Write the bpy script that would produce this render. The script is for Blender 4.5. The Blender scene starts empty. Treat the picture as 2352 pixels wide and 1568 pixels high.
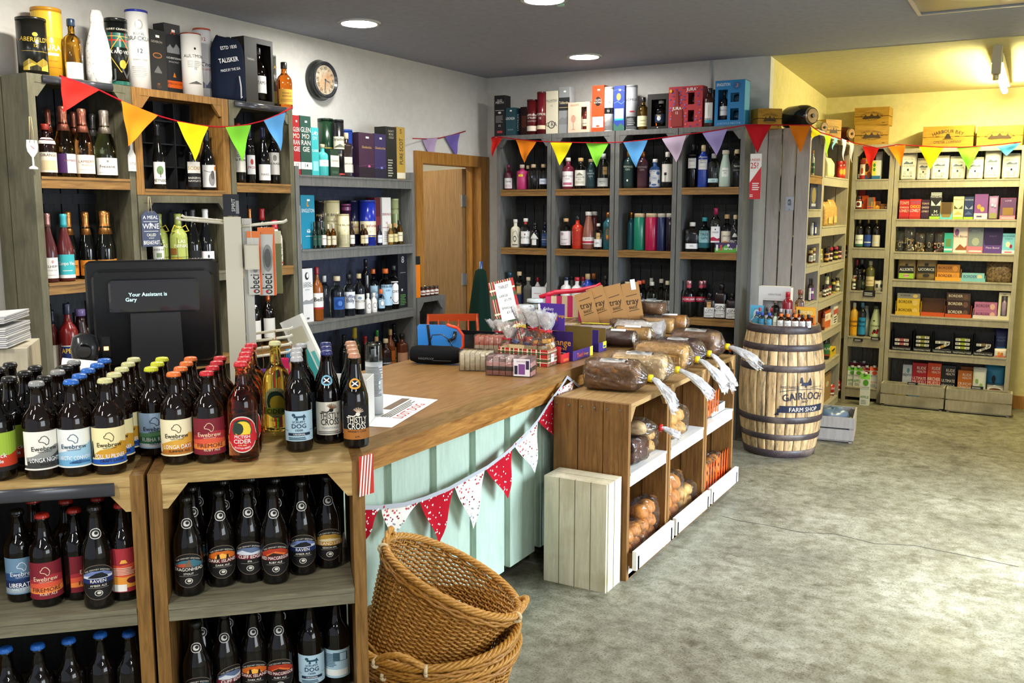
import bpy, math, random
from mathutils import Vector, Matrix
R = math.radians
sc = bpy.context.scene
COL = sc.collection
random.seed(11)

# ------------------------------------------------------------------ camera
F = 2128.0                                   # focal length in pixels of the 2352x1568 frame
TH = math.atan(304 / 2128.0)                 # pitch below the horizon
YAW = R(29.66)
CAM = Vector((0, 0, 1.7))
cd = bpy.data.cameras.new('camera')
cd.sensor_width = 36; cd.lens = 36 * F / 2352; cd.clip_start = .05; cd.clip_end = 60
camo = bpy.data.objects.new('camera', cd); COL.objects.link(camo)
camo.location = CAM; camo.rotation_euler = (R(90) - TH, 0, YAW)
sc.camera = camo
FH = Vector((-math.sin(YAW), math.cos(YAW), 0)); RT = Vector((math.cos(YAW), math.sin(YAW), 0))
FW = FH * math.cos(TH) - Vector((0, 0, 1)) * math.sin(TH)
UP = FH * math.sin(TH) + Vector((0, 0, 1)) * math.cos(TH)

def ray(px, py): return FW * F + RT * (px - 1176) + UP * (784 - py)
def at(px, py, ax, v):
    """the point where the photograph's line of sight meets the real plane ax = v"""
    d = ray(px, py); i = 'xyz'.index(ax)
    return CAM + d * ((v - CAM[i]) / d[i])
def dist(p): return (Vector(p) - CAM).dot(FW)

# ------------------------------------------------------------------ world, light, exposure
w = bpy.data.worlds.new('world'); sc.world = w; w.use_nodes = True
w.node_tree.nodes['Background'].inputs[0].default_value = (.72, .80, .95, 1)
w.node_tree.nodes['Background'].inputs[1].default_value = .55
sc.view_settings.view_transform = 'Standard'; sc.view_settings.look = 'None'
sc.view_settings.gamma = 1; sc.view_settings.use_curve_mapping = False
sc.view_settings.exposure = .48
sc.cycles.max_bounces = 8; sc.cycles.diffuse_bounces = 3; sc.cycles.glossy_bounces = 3
sc.cycles.transmission_bounces = 6; sc.cycles.transparent_max_bounces = 12
sc.cycles.caustics_reflective = False; sc.cycles.caustics_refractive = False
sc.cycles.sample_clamp_indirect = 4.0
sc.cycles.use_denoising = True

def area(name, loc, rot, sx, sy, watt, color):
    l = bpy.data.lights.new(name, 'AREA'); l.shape = 'RECTANGLE'; l.size = sx; l.size_y = sy
    l.energy = watt; l.color = color
    o = bpy.data.objects.new(name, l); COL.objects.link(o); o.location = loc; o.rotation_euler = rot
    return o
# daylight through the glazed shop door in the right-hand wall
dl = area('daylight', (1.72, 4.75, 1.12), (R(56), 0, R(90)), 2.0, 2.1, 132, (.76, .87, 1)); dl.data.spread = R(95)
# daylight through the shop window in the right-hand wall, nearer
area('daylight_window', (1.72, .6, 1.5), (R(90), 0, R(90)), 1.8, 1.2, 34, (.86, .93, 1))

# ------------------------------------------------------------------ colours and materials
def lin(h):
    h = h.lstrip('#')
    if len(h) == 3: h = ''.join(c * 2 for c in h)
    f = lambda c: c / 12.92 if c <= .04045 else ((c + .055) / 1.055) ** 2.4
    return tuple(f(int(h[i:i + 2], 16) / 255) for i in (0, 2, 4)) + (1,)
MATS = {}
def nm(name):
    m = bpy.data.materials.new(name); m.use_nodes = True
    nt = m.node_tree
    return m, nt, nt.nodes['Principled BSDF']
KIND = dict(paper=(.62, .3, 0), card=(.5, .4, 0), gloss=(.06, .5, 0), plastic=(.3, .5, 0), matte=(.9, .15, 0),
            metal=(.32, .5, 1), foil=(.28, .5, .75), ink=(.55, .3, 0), satin=(.22, .5, 0), cloth=(.95, .1, 0))
def M(hexc, kind='paper'):
    k = (hexc, kind)
    if k in MATS: return MATS[k]
    m, nt, b = nm(kind + '_' + hexc)
    c = lin(hexc); b.inputs['Base Color'].default_value = c
    if kind == 'glass':
        b.inputs['Transmission Weight'].default_value = 1; b.inputs['Roughness'].default_value = .015; b.inputs['IOR'].default_value = 1.42
    elif kind == 'lamp':
        b.inputs['Emission Color'].default_value = c; b.inputs['Emission Strength'].default_value = 1
    else:
        r, s, mt = KIND[kind]
        b.inputs['Roughness'].default_value = r; b.inputs['Specular IOR Level'].default_value = s; b.inputs['Metallic'].default_value = mt
        if kind in ('card', 'matte', 'cloth', 'foil'):     # a slightly uneven surface
            n = nt.nodes.new('ShaderNodeTexNoise'); n.inputs['Scale'].default_value = 90 if kind != 'cloth' else 400
            bp = nt.nodes.new('ShaderNodeBump'); bp.inputs['Strength'].default_value = .12; bp.inputs['Distance'].default_value = .002
            tc = nt.nodes.new('ShaderNodeTexCoord'); nt.links.new(tc.outputs['Object'], n.inputs['Vector'])
            nt.links.new(n.outputs['Fac'], bp.inputs['Height']); nt.links.new(bp.outputs['Normal'], b.inputs['Normal'])
    MATS[k] = m
    return m
def emit(name, color, strength):
    m, nt, b = nm(name)
    b.inputs['Base Color'].default_value = (.8, .8, .8, 1)
    b.inputs['Emission Color'].default_value = color; b.inputs['Emission Strength'].default_value = strength
    return m
def tex(hexa, hexb, scale=(8, 8, 1), rough=.6, kind='wood', bump=.25, detail=6, mixpos=(.35, .68), hexc=None, spec=.3):
    """a two or three colour grain: noise stretched along one axis of the object"""
    k = ('tex', hexa, hexb, scale, rough, kind, bump, mixpos, hexc)
    if k in MATS: return MATS[k]
    m, nt, b = nm(kind + '_' + hexa); L = nt.links.new
    tc = nt.nodes.new('ShaderNodeTexCoord'); mp = nt.nodes.new('ShaderNodeMapping'); mp.inputs['Scale'].default_value = scale
    L(tc.outputs['Object'], mp.inputs['Vector'])
    n = nt.nodes.new('ShaderNodeTexNoise'); n.inputs['Scale'].default_value = 6; n.inputs['Detail'].default_value = detail
    n.inputs['Roughness'].default_value = .65; n.inputs['Distortion'].default_value = .6 if kind == 'wood' else 0
    L(mp.outputs['Vector'], n.inputs['Vector'])
    cr = nt.nodes.new('ShaderNodeValToRGB'); e = cr.color_ramp.elements
    e[0].position, e[1].position = mixpos; e[0].color = lin(hexa); e[1].color = lin(hexb)
    L(n.outputs['Fac'], cr.inputs['Fac'])
    out = cr.outputs['Color']
    if hexc:
        n2 = nt.nodes.new('ShaderNodeTexNoise'); n2.inputs['Scale'].default_value = 5; n2.inputs['Detail'].default_value = 5
        L(tc.outputs['Object'], n2.inputs['Vector'])
        c2 = nt.nodes.new('ShaderNodeValToRGB'); c2.color_ramp.elements[0].position = .52; c2.color_ramp.elements[1].position = .72
        L(n2.outputs['Fac'], c2.inputs['Fac'])
        mx = nt.nodes.new('ShaderNodeMix'); mx.data_type = 'RGBA'
        L(c2.outputs['Color'], mx.inputs['Factor']); L(out, mx.inputs['A']); mx.inputs['B'].default_value = lin(hexc)
        out = mx.outputs['Result']
    L(out, b.inputs['Base Color'])
    b.inputs['Roughness'].default_value = rough; b.inputs['Specular IOR Level'].default_value = spec
    bp = nt.nodes.new('ShaderNodeBump'); bp.inputs['Strength'].default_value = bump; bp.inputs['Distance'].default_value = .003
    L(n.outputs['Fac'], bp.inputs['Height']); L(bp.outputs['Normal'], b.inputs['Normal'])
    MATS[k] = m
    return m
def plastic_film(name, tint, haze, spec):
    """clear wrapping film: mostly see-through, with sharp crinkled reflections"""
    m = bpy.data.materials.new(name); m.use_nodes = True; nt = m.node_tree; L = nt.links.new
    nt.nodes.remove(nt.nodes['Principled BSDF']); o = nt.nodes['Material Output']
    tr = nt.nodes.new('ShaderNodeBsdfTransparent'); tr.inputs[0].default_value = tint
    gl = nt.nodes.new('ShaderNodeBsdfGlossy'); gl.inputs['Roughness'].default_value = .12
    df = nt.nodes.new('ShaderNodeBsdfDiffuse'); df.inputs[0].default_value = (.97, .97, .98, 1)
    n = nt.nodes.new('ShaderNodeTexNoise'); n.inputs['Scale'].default_value = 24; n.inputs['Detail'].default_value = 3
    n.inputs['Distortion'].default_value = 1.5
    tc = nt.nodes.new('ShaderNodeTexCoord'); L(tc.outputs['Object'], n.inputs['Vector'])
    bp = nt.nodes.new('ShaderNodeBump'); bp.inputs['Strength'].default_value = .8; bp.inputs['Distance'].default_value = .012
    L(n.outputs['Fac'], bp.inputs['Height']); L(bp.outputs['Normal'], gl.inputs['Normal']); L(bp.outputs['Normal'], df.inputs['Normal'])
    fr = nt.nodes.new('ShaderNodeFresnel'); fr.inputs['IOR'].default_value = 1.5; L(bp.outputs['Normal'], fr.inputs['Normal'])
    ma = nt.nodes.new('ShaderNodeMath'); ma.operation = 'MULTIPLY_ADD'; ma.inputs[1].default_value = spec; ma.inputs[2].default_value = .015; ma.use_clamp = True
    L(fr.outputs[0], ma.inputs[0])
    m1 = nt.nodes.new('ShaderNodeMixShader'); m1.inputs[0].default_value = haze; L(tr.outputs[0], m1.inputs[1]); L(df.outputs[0], m1.inputs[2])
    m2 = nt.nodes.new('ShaderNodeMixShader'); L(ma.outputs[0], m2.inputs[0]); L(m1.outputs[0], m2.inputs[1]); L(gl.outputs[0], m2.inputs[2])
    L(m2.outputs[0], o.inputs['Surface'])
    return m
FILM = plastic_film('clear_film', (.99, .99, .99, 1), .012, .8)
FILM2 = plastic_film('gathered_film', (.98, .98, .98, 1), .34, .9)

# ------------------------------------------------------------------ mesh builder
class MB:
    def __init__(s): s.v = []; s.f = []; s.m = []; s.s = []; s.mats = []
    def mi(s, m):
        if m not in s.mats: s.mats.append(m)
        return s.mats.index(m)
    def quad(s, pts, m, smooth=False):
        b = len(s.v); s.v += [tuple(p) for p in pts]; s.f.append(tuple(range(b, b + len(pts)))); s.m.append(s.mi(m)); s.s.append(smooth)
    def box(s, a, b, m, rot=None, piv=None):
        x0, y0, z0 = a; x1, y1, z1 = b
        P = [Vector(p) for p in ((x0, y0, z0), (x1, y0, z0), (x1, y1, z0), (x0, y1, z0), (x0, y0, z1), (x1, y0, z1), (x1, y1, z1), (x0, y1, z1))]
        if rot is not None:
            c = Vector(piv) if piv else (P[0] + P[6]) / 2
            P = [c + rot @ (p - c) for p in P]
        o = len(s.v); s.v += [tuple(p) for p in P]; i = s.mi(m)
        for q in ((0, 3, 2, 1), (4, 5, 6, 7), (0, 1, 5, 4), (1, 2, 6, 5), (2, 3, 7, 6), (3, 0, 4, 7)):
            s.f.append(tuple(o + k for k in q)); s.m.append(i); s.s.append(False)
        return s
    def prism(s, poly, m, depth, ax='y', off=0):
        """extrude a polygon (a, b) along an axis"""
        f = {'y': lambda p, d: (p[0], d, p[1]), 'x': lambda p, d: (d, p[0], p[1]), 'z': lambda p, d: (p[0], p[1], d)}[ax]
        n = len(poly); o = len(s.v); i = s.mi(m)
        s.v += [f(p, off) for p in poly] + [f(p, off + depth) for p in poly]
        s.f.append(tuple(o + k for k in range(n))); s.f.append(tuple(o + n + k for k in reversed(range(n)))); s.m += [i, i]; s.s += [False, False]
        for k in range(n):
            k2 = (k + 1) % n; s.f.append((o + k, o + n + k, o + n + k2, o + k2)); s.m.append(i); s.s.append(False)
        return s
    def rings(s, rs, m, closed=True, cap0=True, cap1=True, smooth=True):
        n = len(rs[0]); o = len(s.v); i = s.mi(m)
        for r in rs: s.v += [tuple(p) for p in r]
        for a in range(len(rs) - 1):
            for k in range(n if closed else n - 1):
                k2 = (k + 1) % n
                s.f.append((o + a * n + k, o + a * n + k2, o + (a + 1) * n + k2, o + (a + 1) * n + k)); s.m.append(i); s.s.append(smooth)
        if cap0: s.f.append(tuple(o + k for k in reversed(range(n)))); s.m.append(i); s.s.append(False)
        if cap1: s.f.append(tuple(o + (len(rs) - 1) * n + k for k in range(n))); s.m.append(i); s.s.append(False)
        return s
    def lathe(s, prof, m, seg=24, sq=None, cap0=True, cap1=True, c=(0, 0), smooth=True):
        rs = []
        for r, z in prof:
            rs.append([(c[0] + r * q * math.cos(t), c[1] + r * q * math.sin(t), z)
                       for k in range(seg) for t in (2 * math.pi * (k + .5) / seg,) for q in (sq(t, r) if sq else 1,)])
        return s.rings(rs, m, True, cap0, cap1, smooth)
    def tube(s, pts, r, m, seg=6, closed=False, taper=None):
        pts = [Vector(p) for p in pts]; n = len(pts); rs = []; side = None
        for i, p in enumerate(pts):
            t = (pts[(i + 1) % n] - pts[i - 1]) if closed else (pts[min(i + 1, n - 1)] - pts[max(i - 1, 0)])
            if t.length < 1e-9: t = Vector((0, 0, 1))
            t.normalize()
            if side is None: side = t.cross(Vector((0, 0, 1)) if abs(t.z) < .9 else Vector((1, 0, 0)))
            side = side - t * side.dot(t)
            if side.length < 1e-6: side = t.orthogonal()
            side.normalize(); u = t.cross(side); q = r if taper is None else r * taper(i / (n - 1))
            rs.append([p + side * (q * math.cos(2 * math.pi * k / seg)) + u * (q * math.sin(2 * math.pi * k / seg)) for k in range(seg)])
        if closed: rs.append(rs[0])
        return s.rings(rs, m, True, not closed, not closed)
    def grid(s, fn, nu, nv, m, smooth=True):
        o = len(s.v); i = s.mi(m)
        for b in range(nv + 1):
            for a in range(nu + 1): s.v.append(tuple(fn(a / nu, b / nv)))
        for b in range(nv):
            for a in range(nu):
                q = o + b * (nu + 1) + a
                s.f.append((q, q + 1, q + nu + 2, q + nu + 1)); s.m.append(i); s.s.append(smooth)
        return s
    def mesh(s, name):
        me = bpy.data.meshes.new(name); me.from_pydata(s.v, [], s.f)
        for m in s.mats: me.materials.append(m)
        me.polygons.foreach_set('material_index', s.m); me.polygons.foreach_set('use_smooth', s.s)
        me.update(); return me
    def build(s, name, parent=None, loc=None, rz=0, solid=0):
        o = bpy.data.objects.new(name, s.mesh(name)); COL.objects.link(o)
        if parent is not None: o.parent = parent
        if loc is not None: o.location = loc
        o.rotation_euler.z = rz
        if solid:
            md = o.modifiers.new('thick', 'SOLIDIFY'); md.thickness = solid; md.offset = 0
        return o
def link(name, me, parent, loc=None):
    o = bpy.data.objects.new(name, me); COL.objects.link(o); o.parent = parent
    if loc is not None: o.location = loc
    return o

THINGS = []
def tag(o, label, cat, group=None, px=0):
    o['label'] = label; o['category'] = cat
    if group: o['group'] = group
    THINGS.append((o, px)); return o
def thing(name, loc, rz, label, cat, group=None, px=0):
    o = bpy.data.objects.new(name, None); COL.objects.link(o); o.empty_display_size = .05
    o.location = loc; o.rotation_euler.z = rz
    return tag(o, label, cat, group, px)
def struct(o): o['kind'] = 'structure'; return o

# ------------------------------------------------------------------ lettering and printed patches
TXT = {}
def glyphs(t, bold=0):
    k = (t, bold)
    if k not in TXT:
        c = bpy.data.curves.new('t', 'FONT'); c.body = t; c.align_x = 'CENTER'; c.resolution_u = 2; c.offset = bold
        o = bpy.data.objects.new('t', c); COL.objects.link(o)
        me = o.to_mesh()
        v = [(q.co.x, q.co.y) for q in me.vertices]; f = [tuple(p.vertices) for p in me.polygons]
        o.to_mesh_clear(); bpy.data.objects.remove(o); bpy.data.curves.remove(c)
        x0 = min([a for a, _ in v] or [0]); x1 = max([a for a, _ in v] or [1])
        TXT[k] = ([(a - (x0 + x1) / 2, b) for a, b in v], f, max(x1 - x0, .01))
    return TXT[k]
class Flat:
    """a flat face: origin at its lower middle, u to the right, v up, n outwards"""
    r = 0
    def __init__(s, o, u, v, w, h): s.o = Vector(o); s.u = Vector(u).normalized(); s.v = Vector(v).normalized(); s.n = s.u.cross(s.v); s.w = w; s.h = h
    def pt(s, a, b, off): return s.o + s.u * a + s.v * b + s.n * off
class Round:
    """a patch of a turned body: front is -y, u along the arc"""
    def __init__(s, rad, z0, z1, half, turn=0, sq=None):
        s.rad = rad; s.z0 = z0; s.h = z1 - z0; s.r = rad((z0 + z1) / 2); s.w = 2 * half * s.r; s.turn = turn; s.sq = sq
    def pt(s, a, b, off):
        t = a / s.r - math.pi / 2 + s.turn; z = s.z0 + b; q = s.rad(z) * (s.sq(t, 1) if s.sq else 1) + off
        return Vector((q * math.cos(t), q * math.sin(t), z))
class Sub:
    def __init__(s, base, u0, v0, w, h): s.b = base; s.u0 = u0; s.v0 = v0; s.w = w; s.h = h; s.r = base.r
    def pt(s, a, b, off): return s.b.pt(s.u0 + a, s.v0 + b, off)
def decal(mb, sf, spec, off=.0004, kind='ink', bg=None):
    """paint printed shapes on a surface; u runs -1..1, v 0..1"""
    W = sf.w / 2; H = sf.h
    def strip(u0, u1, lo, hi, m, o):
        n = max(1, int((u1 - u0) * W / (sf.r * .16))) if sf.r else 1
        if callable(lo) or callable(hi): n = max(n, 14)
        vs = 4 if sf.r and abs(sf.rad(sf.z0) - sf.rad(sf.z0 + sf.h)) > .0004 else 1
        L = lo if callable(lo) else (lambda u: lo); Hh = hi if callable(hi) else (lambda u: hi)
        for i in range(n):
            a = u0 + (u1 - u0) * i / n; b = u0 + (u1 - u0) * (i + 1) / n
            for j in range(vs):
                P = [sf.pt(x * W, (L(x) + (Hh(x) - L(x)) * (j + e) / vs) * H, o) for x, e in ((a, 0), (b, 0), (b, 1), (a, 1))]
                mb.quad(P, m, bool(sf.r))
    if bg: strip(-1, 1, 0, 1, M(bg, kind), off)
    o = off
    for it in spec.split(';'):
        p = it.strip().split(',')
        if len(p) < 2: continue
        o += .00018 if sf.r else .00012; c = p[0]
        if c == 'r':
            u0, v0, u1, v1 = map(float, p[1:5]); strip(u0, u1, v0, v1, M(p[5], p[6] if len(p) > 6 else kind), o)
        elif c == 'e':
            u, v, ru, rv = map(float, p[1:5])
            g = lambda x, s: v + s * rv * math.sqrt(max(0, 1 - ((x - u) / ru) ** 2))
            strip(u - ru, u + ru, lambda x: g(x, -1), lambda x: g(x, 1), M(p[5], kind), o)
        elif c == 'h':                       # hills: area under a line of points
            q = list(map(float, p[2:])); P = list(zip(q[1::2], q[2::2])); base = q[0]
            def hi(x):
                for (a, b), (c2, d) in zip(P, P[1:]):
                    if a <= x <= c2: return b + (d - b) * (x - a) / max(c2 - a, 1e-6)
                return P[-1][1]
            for (a, b), (c2, d) in zip(P, P[1:]): strip(a, c2, base, hi, M(p[1], kind), o)
        elif c == 'l':                       # drawn line of points
            wd = float(p[2]) * H / 2; q = list(map(float, p[3:])); P = [Vector((a * W, b * H)) for a, b in zip(q[0::2], q[1::2])]
            for a, b in zip(P, P[1:]):
                d = b - a
                if d.length < 1e-7: continue
                nn = Vector((-d.y, d.x)).normalized() * wd; n = max(1, int(d.length / (sf.r * .15))) if sf.r else 1
                for i in range(n):
                    e, g = a + d * (i / n), a + d * ((i + 1) / n)
                    mb.quad([sf.pt(*(e - nn), o), sf.pt(*(g - nn), o), sf.pt(*(g + nn), o), sf.pt(*(e + nn), o)], M(p[1], kind))
        elif c in 'tvc':                     # lettering: t level, v running upwards, c curved over an arc
            t = p[1]; v0 = float(p[2]); size = float(p[3]) * H; m = M(p[4], kind); u0 = float(p[5]) * W if len(p) > 5 else 0
            mx = float(p[6]) if len(p) > 6 else .92
            gv, gf, gw = glyphs(t, 0 if 'M' in t or 'N' in t or 'W' in t else .008)
            k = size / .72
            room = (H * mx) if c == 'v' else (2 * W * mx)
            k2 = k * min(1, room / (gw * k))
            if k2 < .55 * k: k *= .55 + 0 * k2; k = max(k2, k) if k2 > k else k
            oo = o + ((k2 * .8) ** 2 / (8 * sf.r) if sf.r else 0)
            b0 = len(mb.v); ky = min(k, k2 * 1.6)
            for x, y in gv:
                if c == 'v': q = sf.pt(u0 - y * ky + size / 2, H * v0 + x * k2, oo)
                elif c == 't': q = sf.pt(u0 + x * k2, H * v0 + y * ky, oo)
                else:
                    rr = float(p[7]) * H; an = x * k2 / abs(rr)
                    q = sf.pt(u0 + math.sin(an) * (abs(rr) + (y * ky if rr > 0 else -y * ky)), H * v0 + (math.cos(an) - 1) * rr + y * ky * math.cos(an), oo)
                mb.v.append(tuple(q))
            i = mb.mi(m)
            for f in gf: mb.f.append(tuple(b0 + a for a in f)); mb.m.append(i); mb.s.append(False)
    return mb
def lines(u0, u1, v0, v1, n, hexc):
    """small print: rows of thin bars"""
    rr = random.Random(n * 7 + int(v0 * 100)); s = ''
    for i in range(n):
        v = v0 + (v1 - v0) * i / n; s += 'r,%.2f,%.3f,%.2f,%.3f,%s;' % (u0, v, u1 - rr.random() * .3 * (u1 - u0), v + (v1 - v0) / n * .5, hexc)
    return s

# ------------------------------------------------------------------ building blocks for goods
PROF = dict(
 beer=[(.86,0),(.97,.012),(1,.035),(1,.545),(.975,.60),(.88,.65),(.70,.695),(.53,.735),(.44,.78),(.395,.85),(.37,.925),(.43,.932),(.43,.952),(.37,.957),(.36,.985)],
 long=[(.86,0),(.97,.012),(1,.035),(1,.50),(.96,.56),(.84,.62),(.66,.68),(.53,.74),(.46,.81),(.41,.88),(.37,.93),(.43,.935),(.43,.955),(.36,.985)],
 bord=[(.9,0),(1,.02),(1,.60),(.96,.65),(.8,.70),(.55,.745),(.42,.78),(.37,.84),(.36,.985)],
 burg=[(.9,0),(1,.02),(1,.42),(.93,.5),(.72,.6),(.5,.7),(.39,.78),(.36,.84),(.36,.985)],
 champ=[(.9,0),(1,.02),(1,.42),(.94,.5),(.74,.61),(.54,.71),(.42,.8),(.36,.9),(.38,.97)],
 gin=[(.93,0),(1,.02),(1,.60),(.97,.65),(.85,.70),(.58,.735),(.40,.755),(.36,.78),(.36,.90)],
 flat=[(.95,0),(1,.02),(1,.70),(.95,.74),(.5,.77),(.36,.79),(.34,.9)],
 whis=[(.92,0),(1,.02),(1,.56),(.96,.63),(.8,.69),(.5,.74),(.36,.78),(.33,.86),(.33,.95)],
 tall=[(.95,0),(1,.015),(1,.68),(.92,.73),(.6,.78),(.42,.81),(.38,.85),(.37,.96)],
 drum=[(.96,0),(1,.015),(1,.86),(.93,.89),(.9,.91)],
 mini=[(.95,0),(1,.03),(1,.58),(.82,.67),(.48,.74),(.42,.8),(.42,.9)],
 flow=[(.9,0),(1,.03),(1,.36),(.9,.52),(.7,.68),(.52,.8),(.46,.9)],
 cone=[(.95,0),(1,.03),(.97,.3),(.78,.52),(.5,.68),(.36,.78),(.34,.95)])
def capshape(kind, cap):
    if kind in ('bord', 'burg', 'champ'):
        if kind == 'champ': return [(.66,.655),(.47,.76),(.405,.83),(.43,.885),(.42,.91),(.45,.93),(.44,.985),(.3,1)]
        return [(.425,.80),(.40,.85),(.39,.93),(.42,.955),(.41,.995),(.3,1)]
    return dict(gin=[(.43,.885),(.45,.89),(.45,.985),(.40,1)], flat=[(.40,.86),(.43,.865),(.43,.985),(.38,1)], whis=[(.40,.86),(.41,.87),(.41,.985),(.36,1)],
                tall=[(.43,.85),(.43,.99),(.38,1)], drum=[(.9,.895),(.94,.9),(.94,.985),(.9,1)], mini=[(.50,.80),(.52,.81),(.52,.98),(.46,1)],
                flow=[(.54,.895),(.56,.9),(.56,.985),(.5,1)], cone=[(.42,.84),(.42,.985),(.36,1)])[kind]
def rad_of(prof, r, h):
    P = [(a * r, b * h) for a, b in prof]
    def f(z):
        for (r0, z0), (r1, z1) in zip(P, P[1:]):
            if z0 <= z <= z1: return r0 + (r1 - r0) * (z - z0) / max(z1 - z0, 1e-6)
        return P[-1][0]
    return f
def sqf(r0):
    return lambda t, rr=1: 1 + (.93 / (abs(math.cos(t)) ** 7 + abs(math.sin(t)) ** 7) ** (1 / 7) - 1) * (1 if rr > .6 * r0 else max(0, (rr / r0 - .4) / .2) if rr / r0 > .4 else 0)
def flute(t, r=1): return 1 + .045 * math.cos(21 * t)
MC = {}
def body_mesh(kind, h, r, m, sq):
    k = ('b', kind, round(h, 3), round(r, 4), m.name, sq)
    if k not in MC:
        mb = MB(); mb.lathe([(a * r, b * h) for a, b in PROF[kind]], m, 36 if sq else (28 if r > .03 else 18), sqf(r) if sq else None)
        MC[k] = mb.mesh('bottle_glass')
    return MC[k]
def cap_mesh(kind, h, r, m):
    k = ('c', kind, round(h, 3), round(r, 4), m.name)
    if k not in MC:
        mb = MB()
        if kind in ('beer', 'long'):
            mb.lathe([(.455 * r, .953 * h), (.46 * r, .962 * h)], m, 63, flute, True, False)
            mb.lathe([(.46 * r, .962 * h), (.435 * r, .985 * h)], m, 63, flute, False, False)
            mb.lathe([(.435 * r, .985 * h), (.39 * r, .997 * h), (.25 * r, 1.002 * h)], m, 63, None, False, True)
        else: mb.lathe([(a * r, b * h) for a, b in capshape(kind, 0)], m, 20)
        MC[k] = mb.mesh('cap')
    return MC[k]
CAPNAME = dict(beer='crown_cap', long='crown_cap', bord='capsule', burg='capsule', champ='foil_capsule', mini='cap', drum='lid')
def gm(c, kind='gloss'):
    return M(c[1:], 'glass') if c[0] == '~' else M(c[1:], 'satin') if c[0] == '!' else M(c[1:], 'foil') if c[0] == '$' else M(c, kind)
LM = {}
def label_mesh(kind, h, r, sq, z, half, bg, spec, turn, lk='paper'):
    k = (kind, round(h, 3), round(r, 4), sq, z, half, bg, spec, turn)
    if k not in LM:
        mb = MB(); f = rad_of(PROF[kind], r, h)
        sfc = Round(f, z[0] * h, z[1] * h, R(half), R(turn), (lambda t, q: sqf(1)(t, 1)) if sq else None)
        decal(mb, sfc, spec, .0003, lk, bg)
        LM[k] = mb.mesh('label')
    return LM[k]
def bottle(name, loc, rz, kind, h, r, body, cap, labels, d, cat='bottle', g=None, px=0, sq=0):
    t = thing(name, loc, rz, d, cat, g, px)
    link('bottle_glass', body_mesh(kind, h, r, gm(body), sq), t)
    if cap: link(CAPNAME.get(kind, 'stopper'), cap_mesh(kind, h, r, gm(cap, 'plastic')), t)
    for i, L in enumerate(labels):
        z, half, bg, spec = L[:4]
        link('label' if i == 0 else 'neck_label', label_mesh(kind, h, r, sq, z, half, bg, spec, L[4] if len(L) > 4 else 0), t)
    return t
def tube(name, loc, rz, h, r, c, lid, spec, d, cat, g, px, bg=None, lidh=.05):
    t = thing(name, loc, rz, d, cat, g, px); m = gm(c, 'satin')
    mb = MB(); mb.lathe([(r, 0), (r, h * (1 - lidh))], m, 32)
    if spec or bg: decal(mb, Round(lambda z: r, h * .03, h * (1 - lidh) - .004, R(88)), spec, .0004, 'satin', bg)
    mb.build('tube_body', t)
    ml = gm(lid, 'satin')
    MB().lathe([(r * 1.012, h * (1 - lidh)), (r * 1.015, h * .994), (r * .99, h), (r * .9, h), (r * .88, h * .985)], ml, 32).build('lid', t)
    MB().lathe([(r * 1.012, 0), (r * 1.012, h * .018)], ml, 32).build('base_rim', t)
    return t
def sticker(t, w, h, d, u=.55, v=.93):
    mb = MB(); a = w * .1 if w > .06 else .008; x = (u - .5) * w; z = v * h - .008
    mb.box((x - a, -d / 2 - .0012, z - .006), (x + a, -d / 2 - .0006, z + .006), M('f4f4f2')); return mb.build('price_sticker', t)
def carton(name, loc, rz, w, dp, h, c, spec, d, cat, g, px, side=None, bg=None, stick=0, sspec='', tilt=0):
    """a folded board box, printed front at -y and printed sides; sspec is the print on its right side"""
    t = thing(name, loc, rz, d, cat, g, px)
    m = gm(c, 'card'); ms = gm(side, 'card') if side else m; mb = MB()
    x, y = w / 2, dp / 2; e = .0012
    P = lambda a, b, z: (a, b, z)
    mb.rings([[P(-x, -y + e, z), P(-x + e, -y, z), P(x - e, -y, z), P(x, -y + e, z), P(x, y - e, z), P(x - e, y, z), P(-x + e, y, z), P(-x, y - e, z)] for z in (0, h)], ms, smooth=False)
    mb.quad([(-x + e, -y - .0002, 0), (x - e, -y - .0002, 0), (x - e, -y - .0002, h), (-x + e, -y - .0002, h)], m)
    if spec: decal(mb, Flat((0, -y - .0004, 0), (1, 0, 0), (0, 0, 1), w, h), spec, .0003, 'card', bg)
    if sspec: decal(mb, Flat((x + .0004, 0, 0), (0, 1, 0), (0, 0, 1), dp, h), sspec, .0003, 'card')
    mb.build('carton_board', t)
    fl = MB(); k = gm(side or c, 'card')                      # tucked top flap with its two slots
    fl.box((-x + .001, -y + .001, h), (x - .001, y - .001, h + .0012), k); fl.build('top_flap', t)
    if stick: sticker(t, w, h, dp)
    return t
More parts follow.
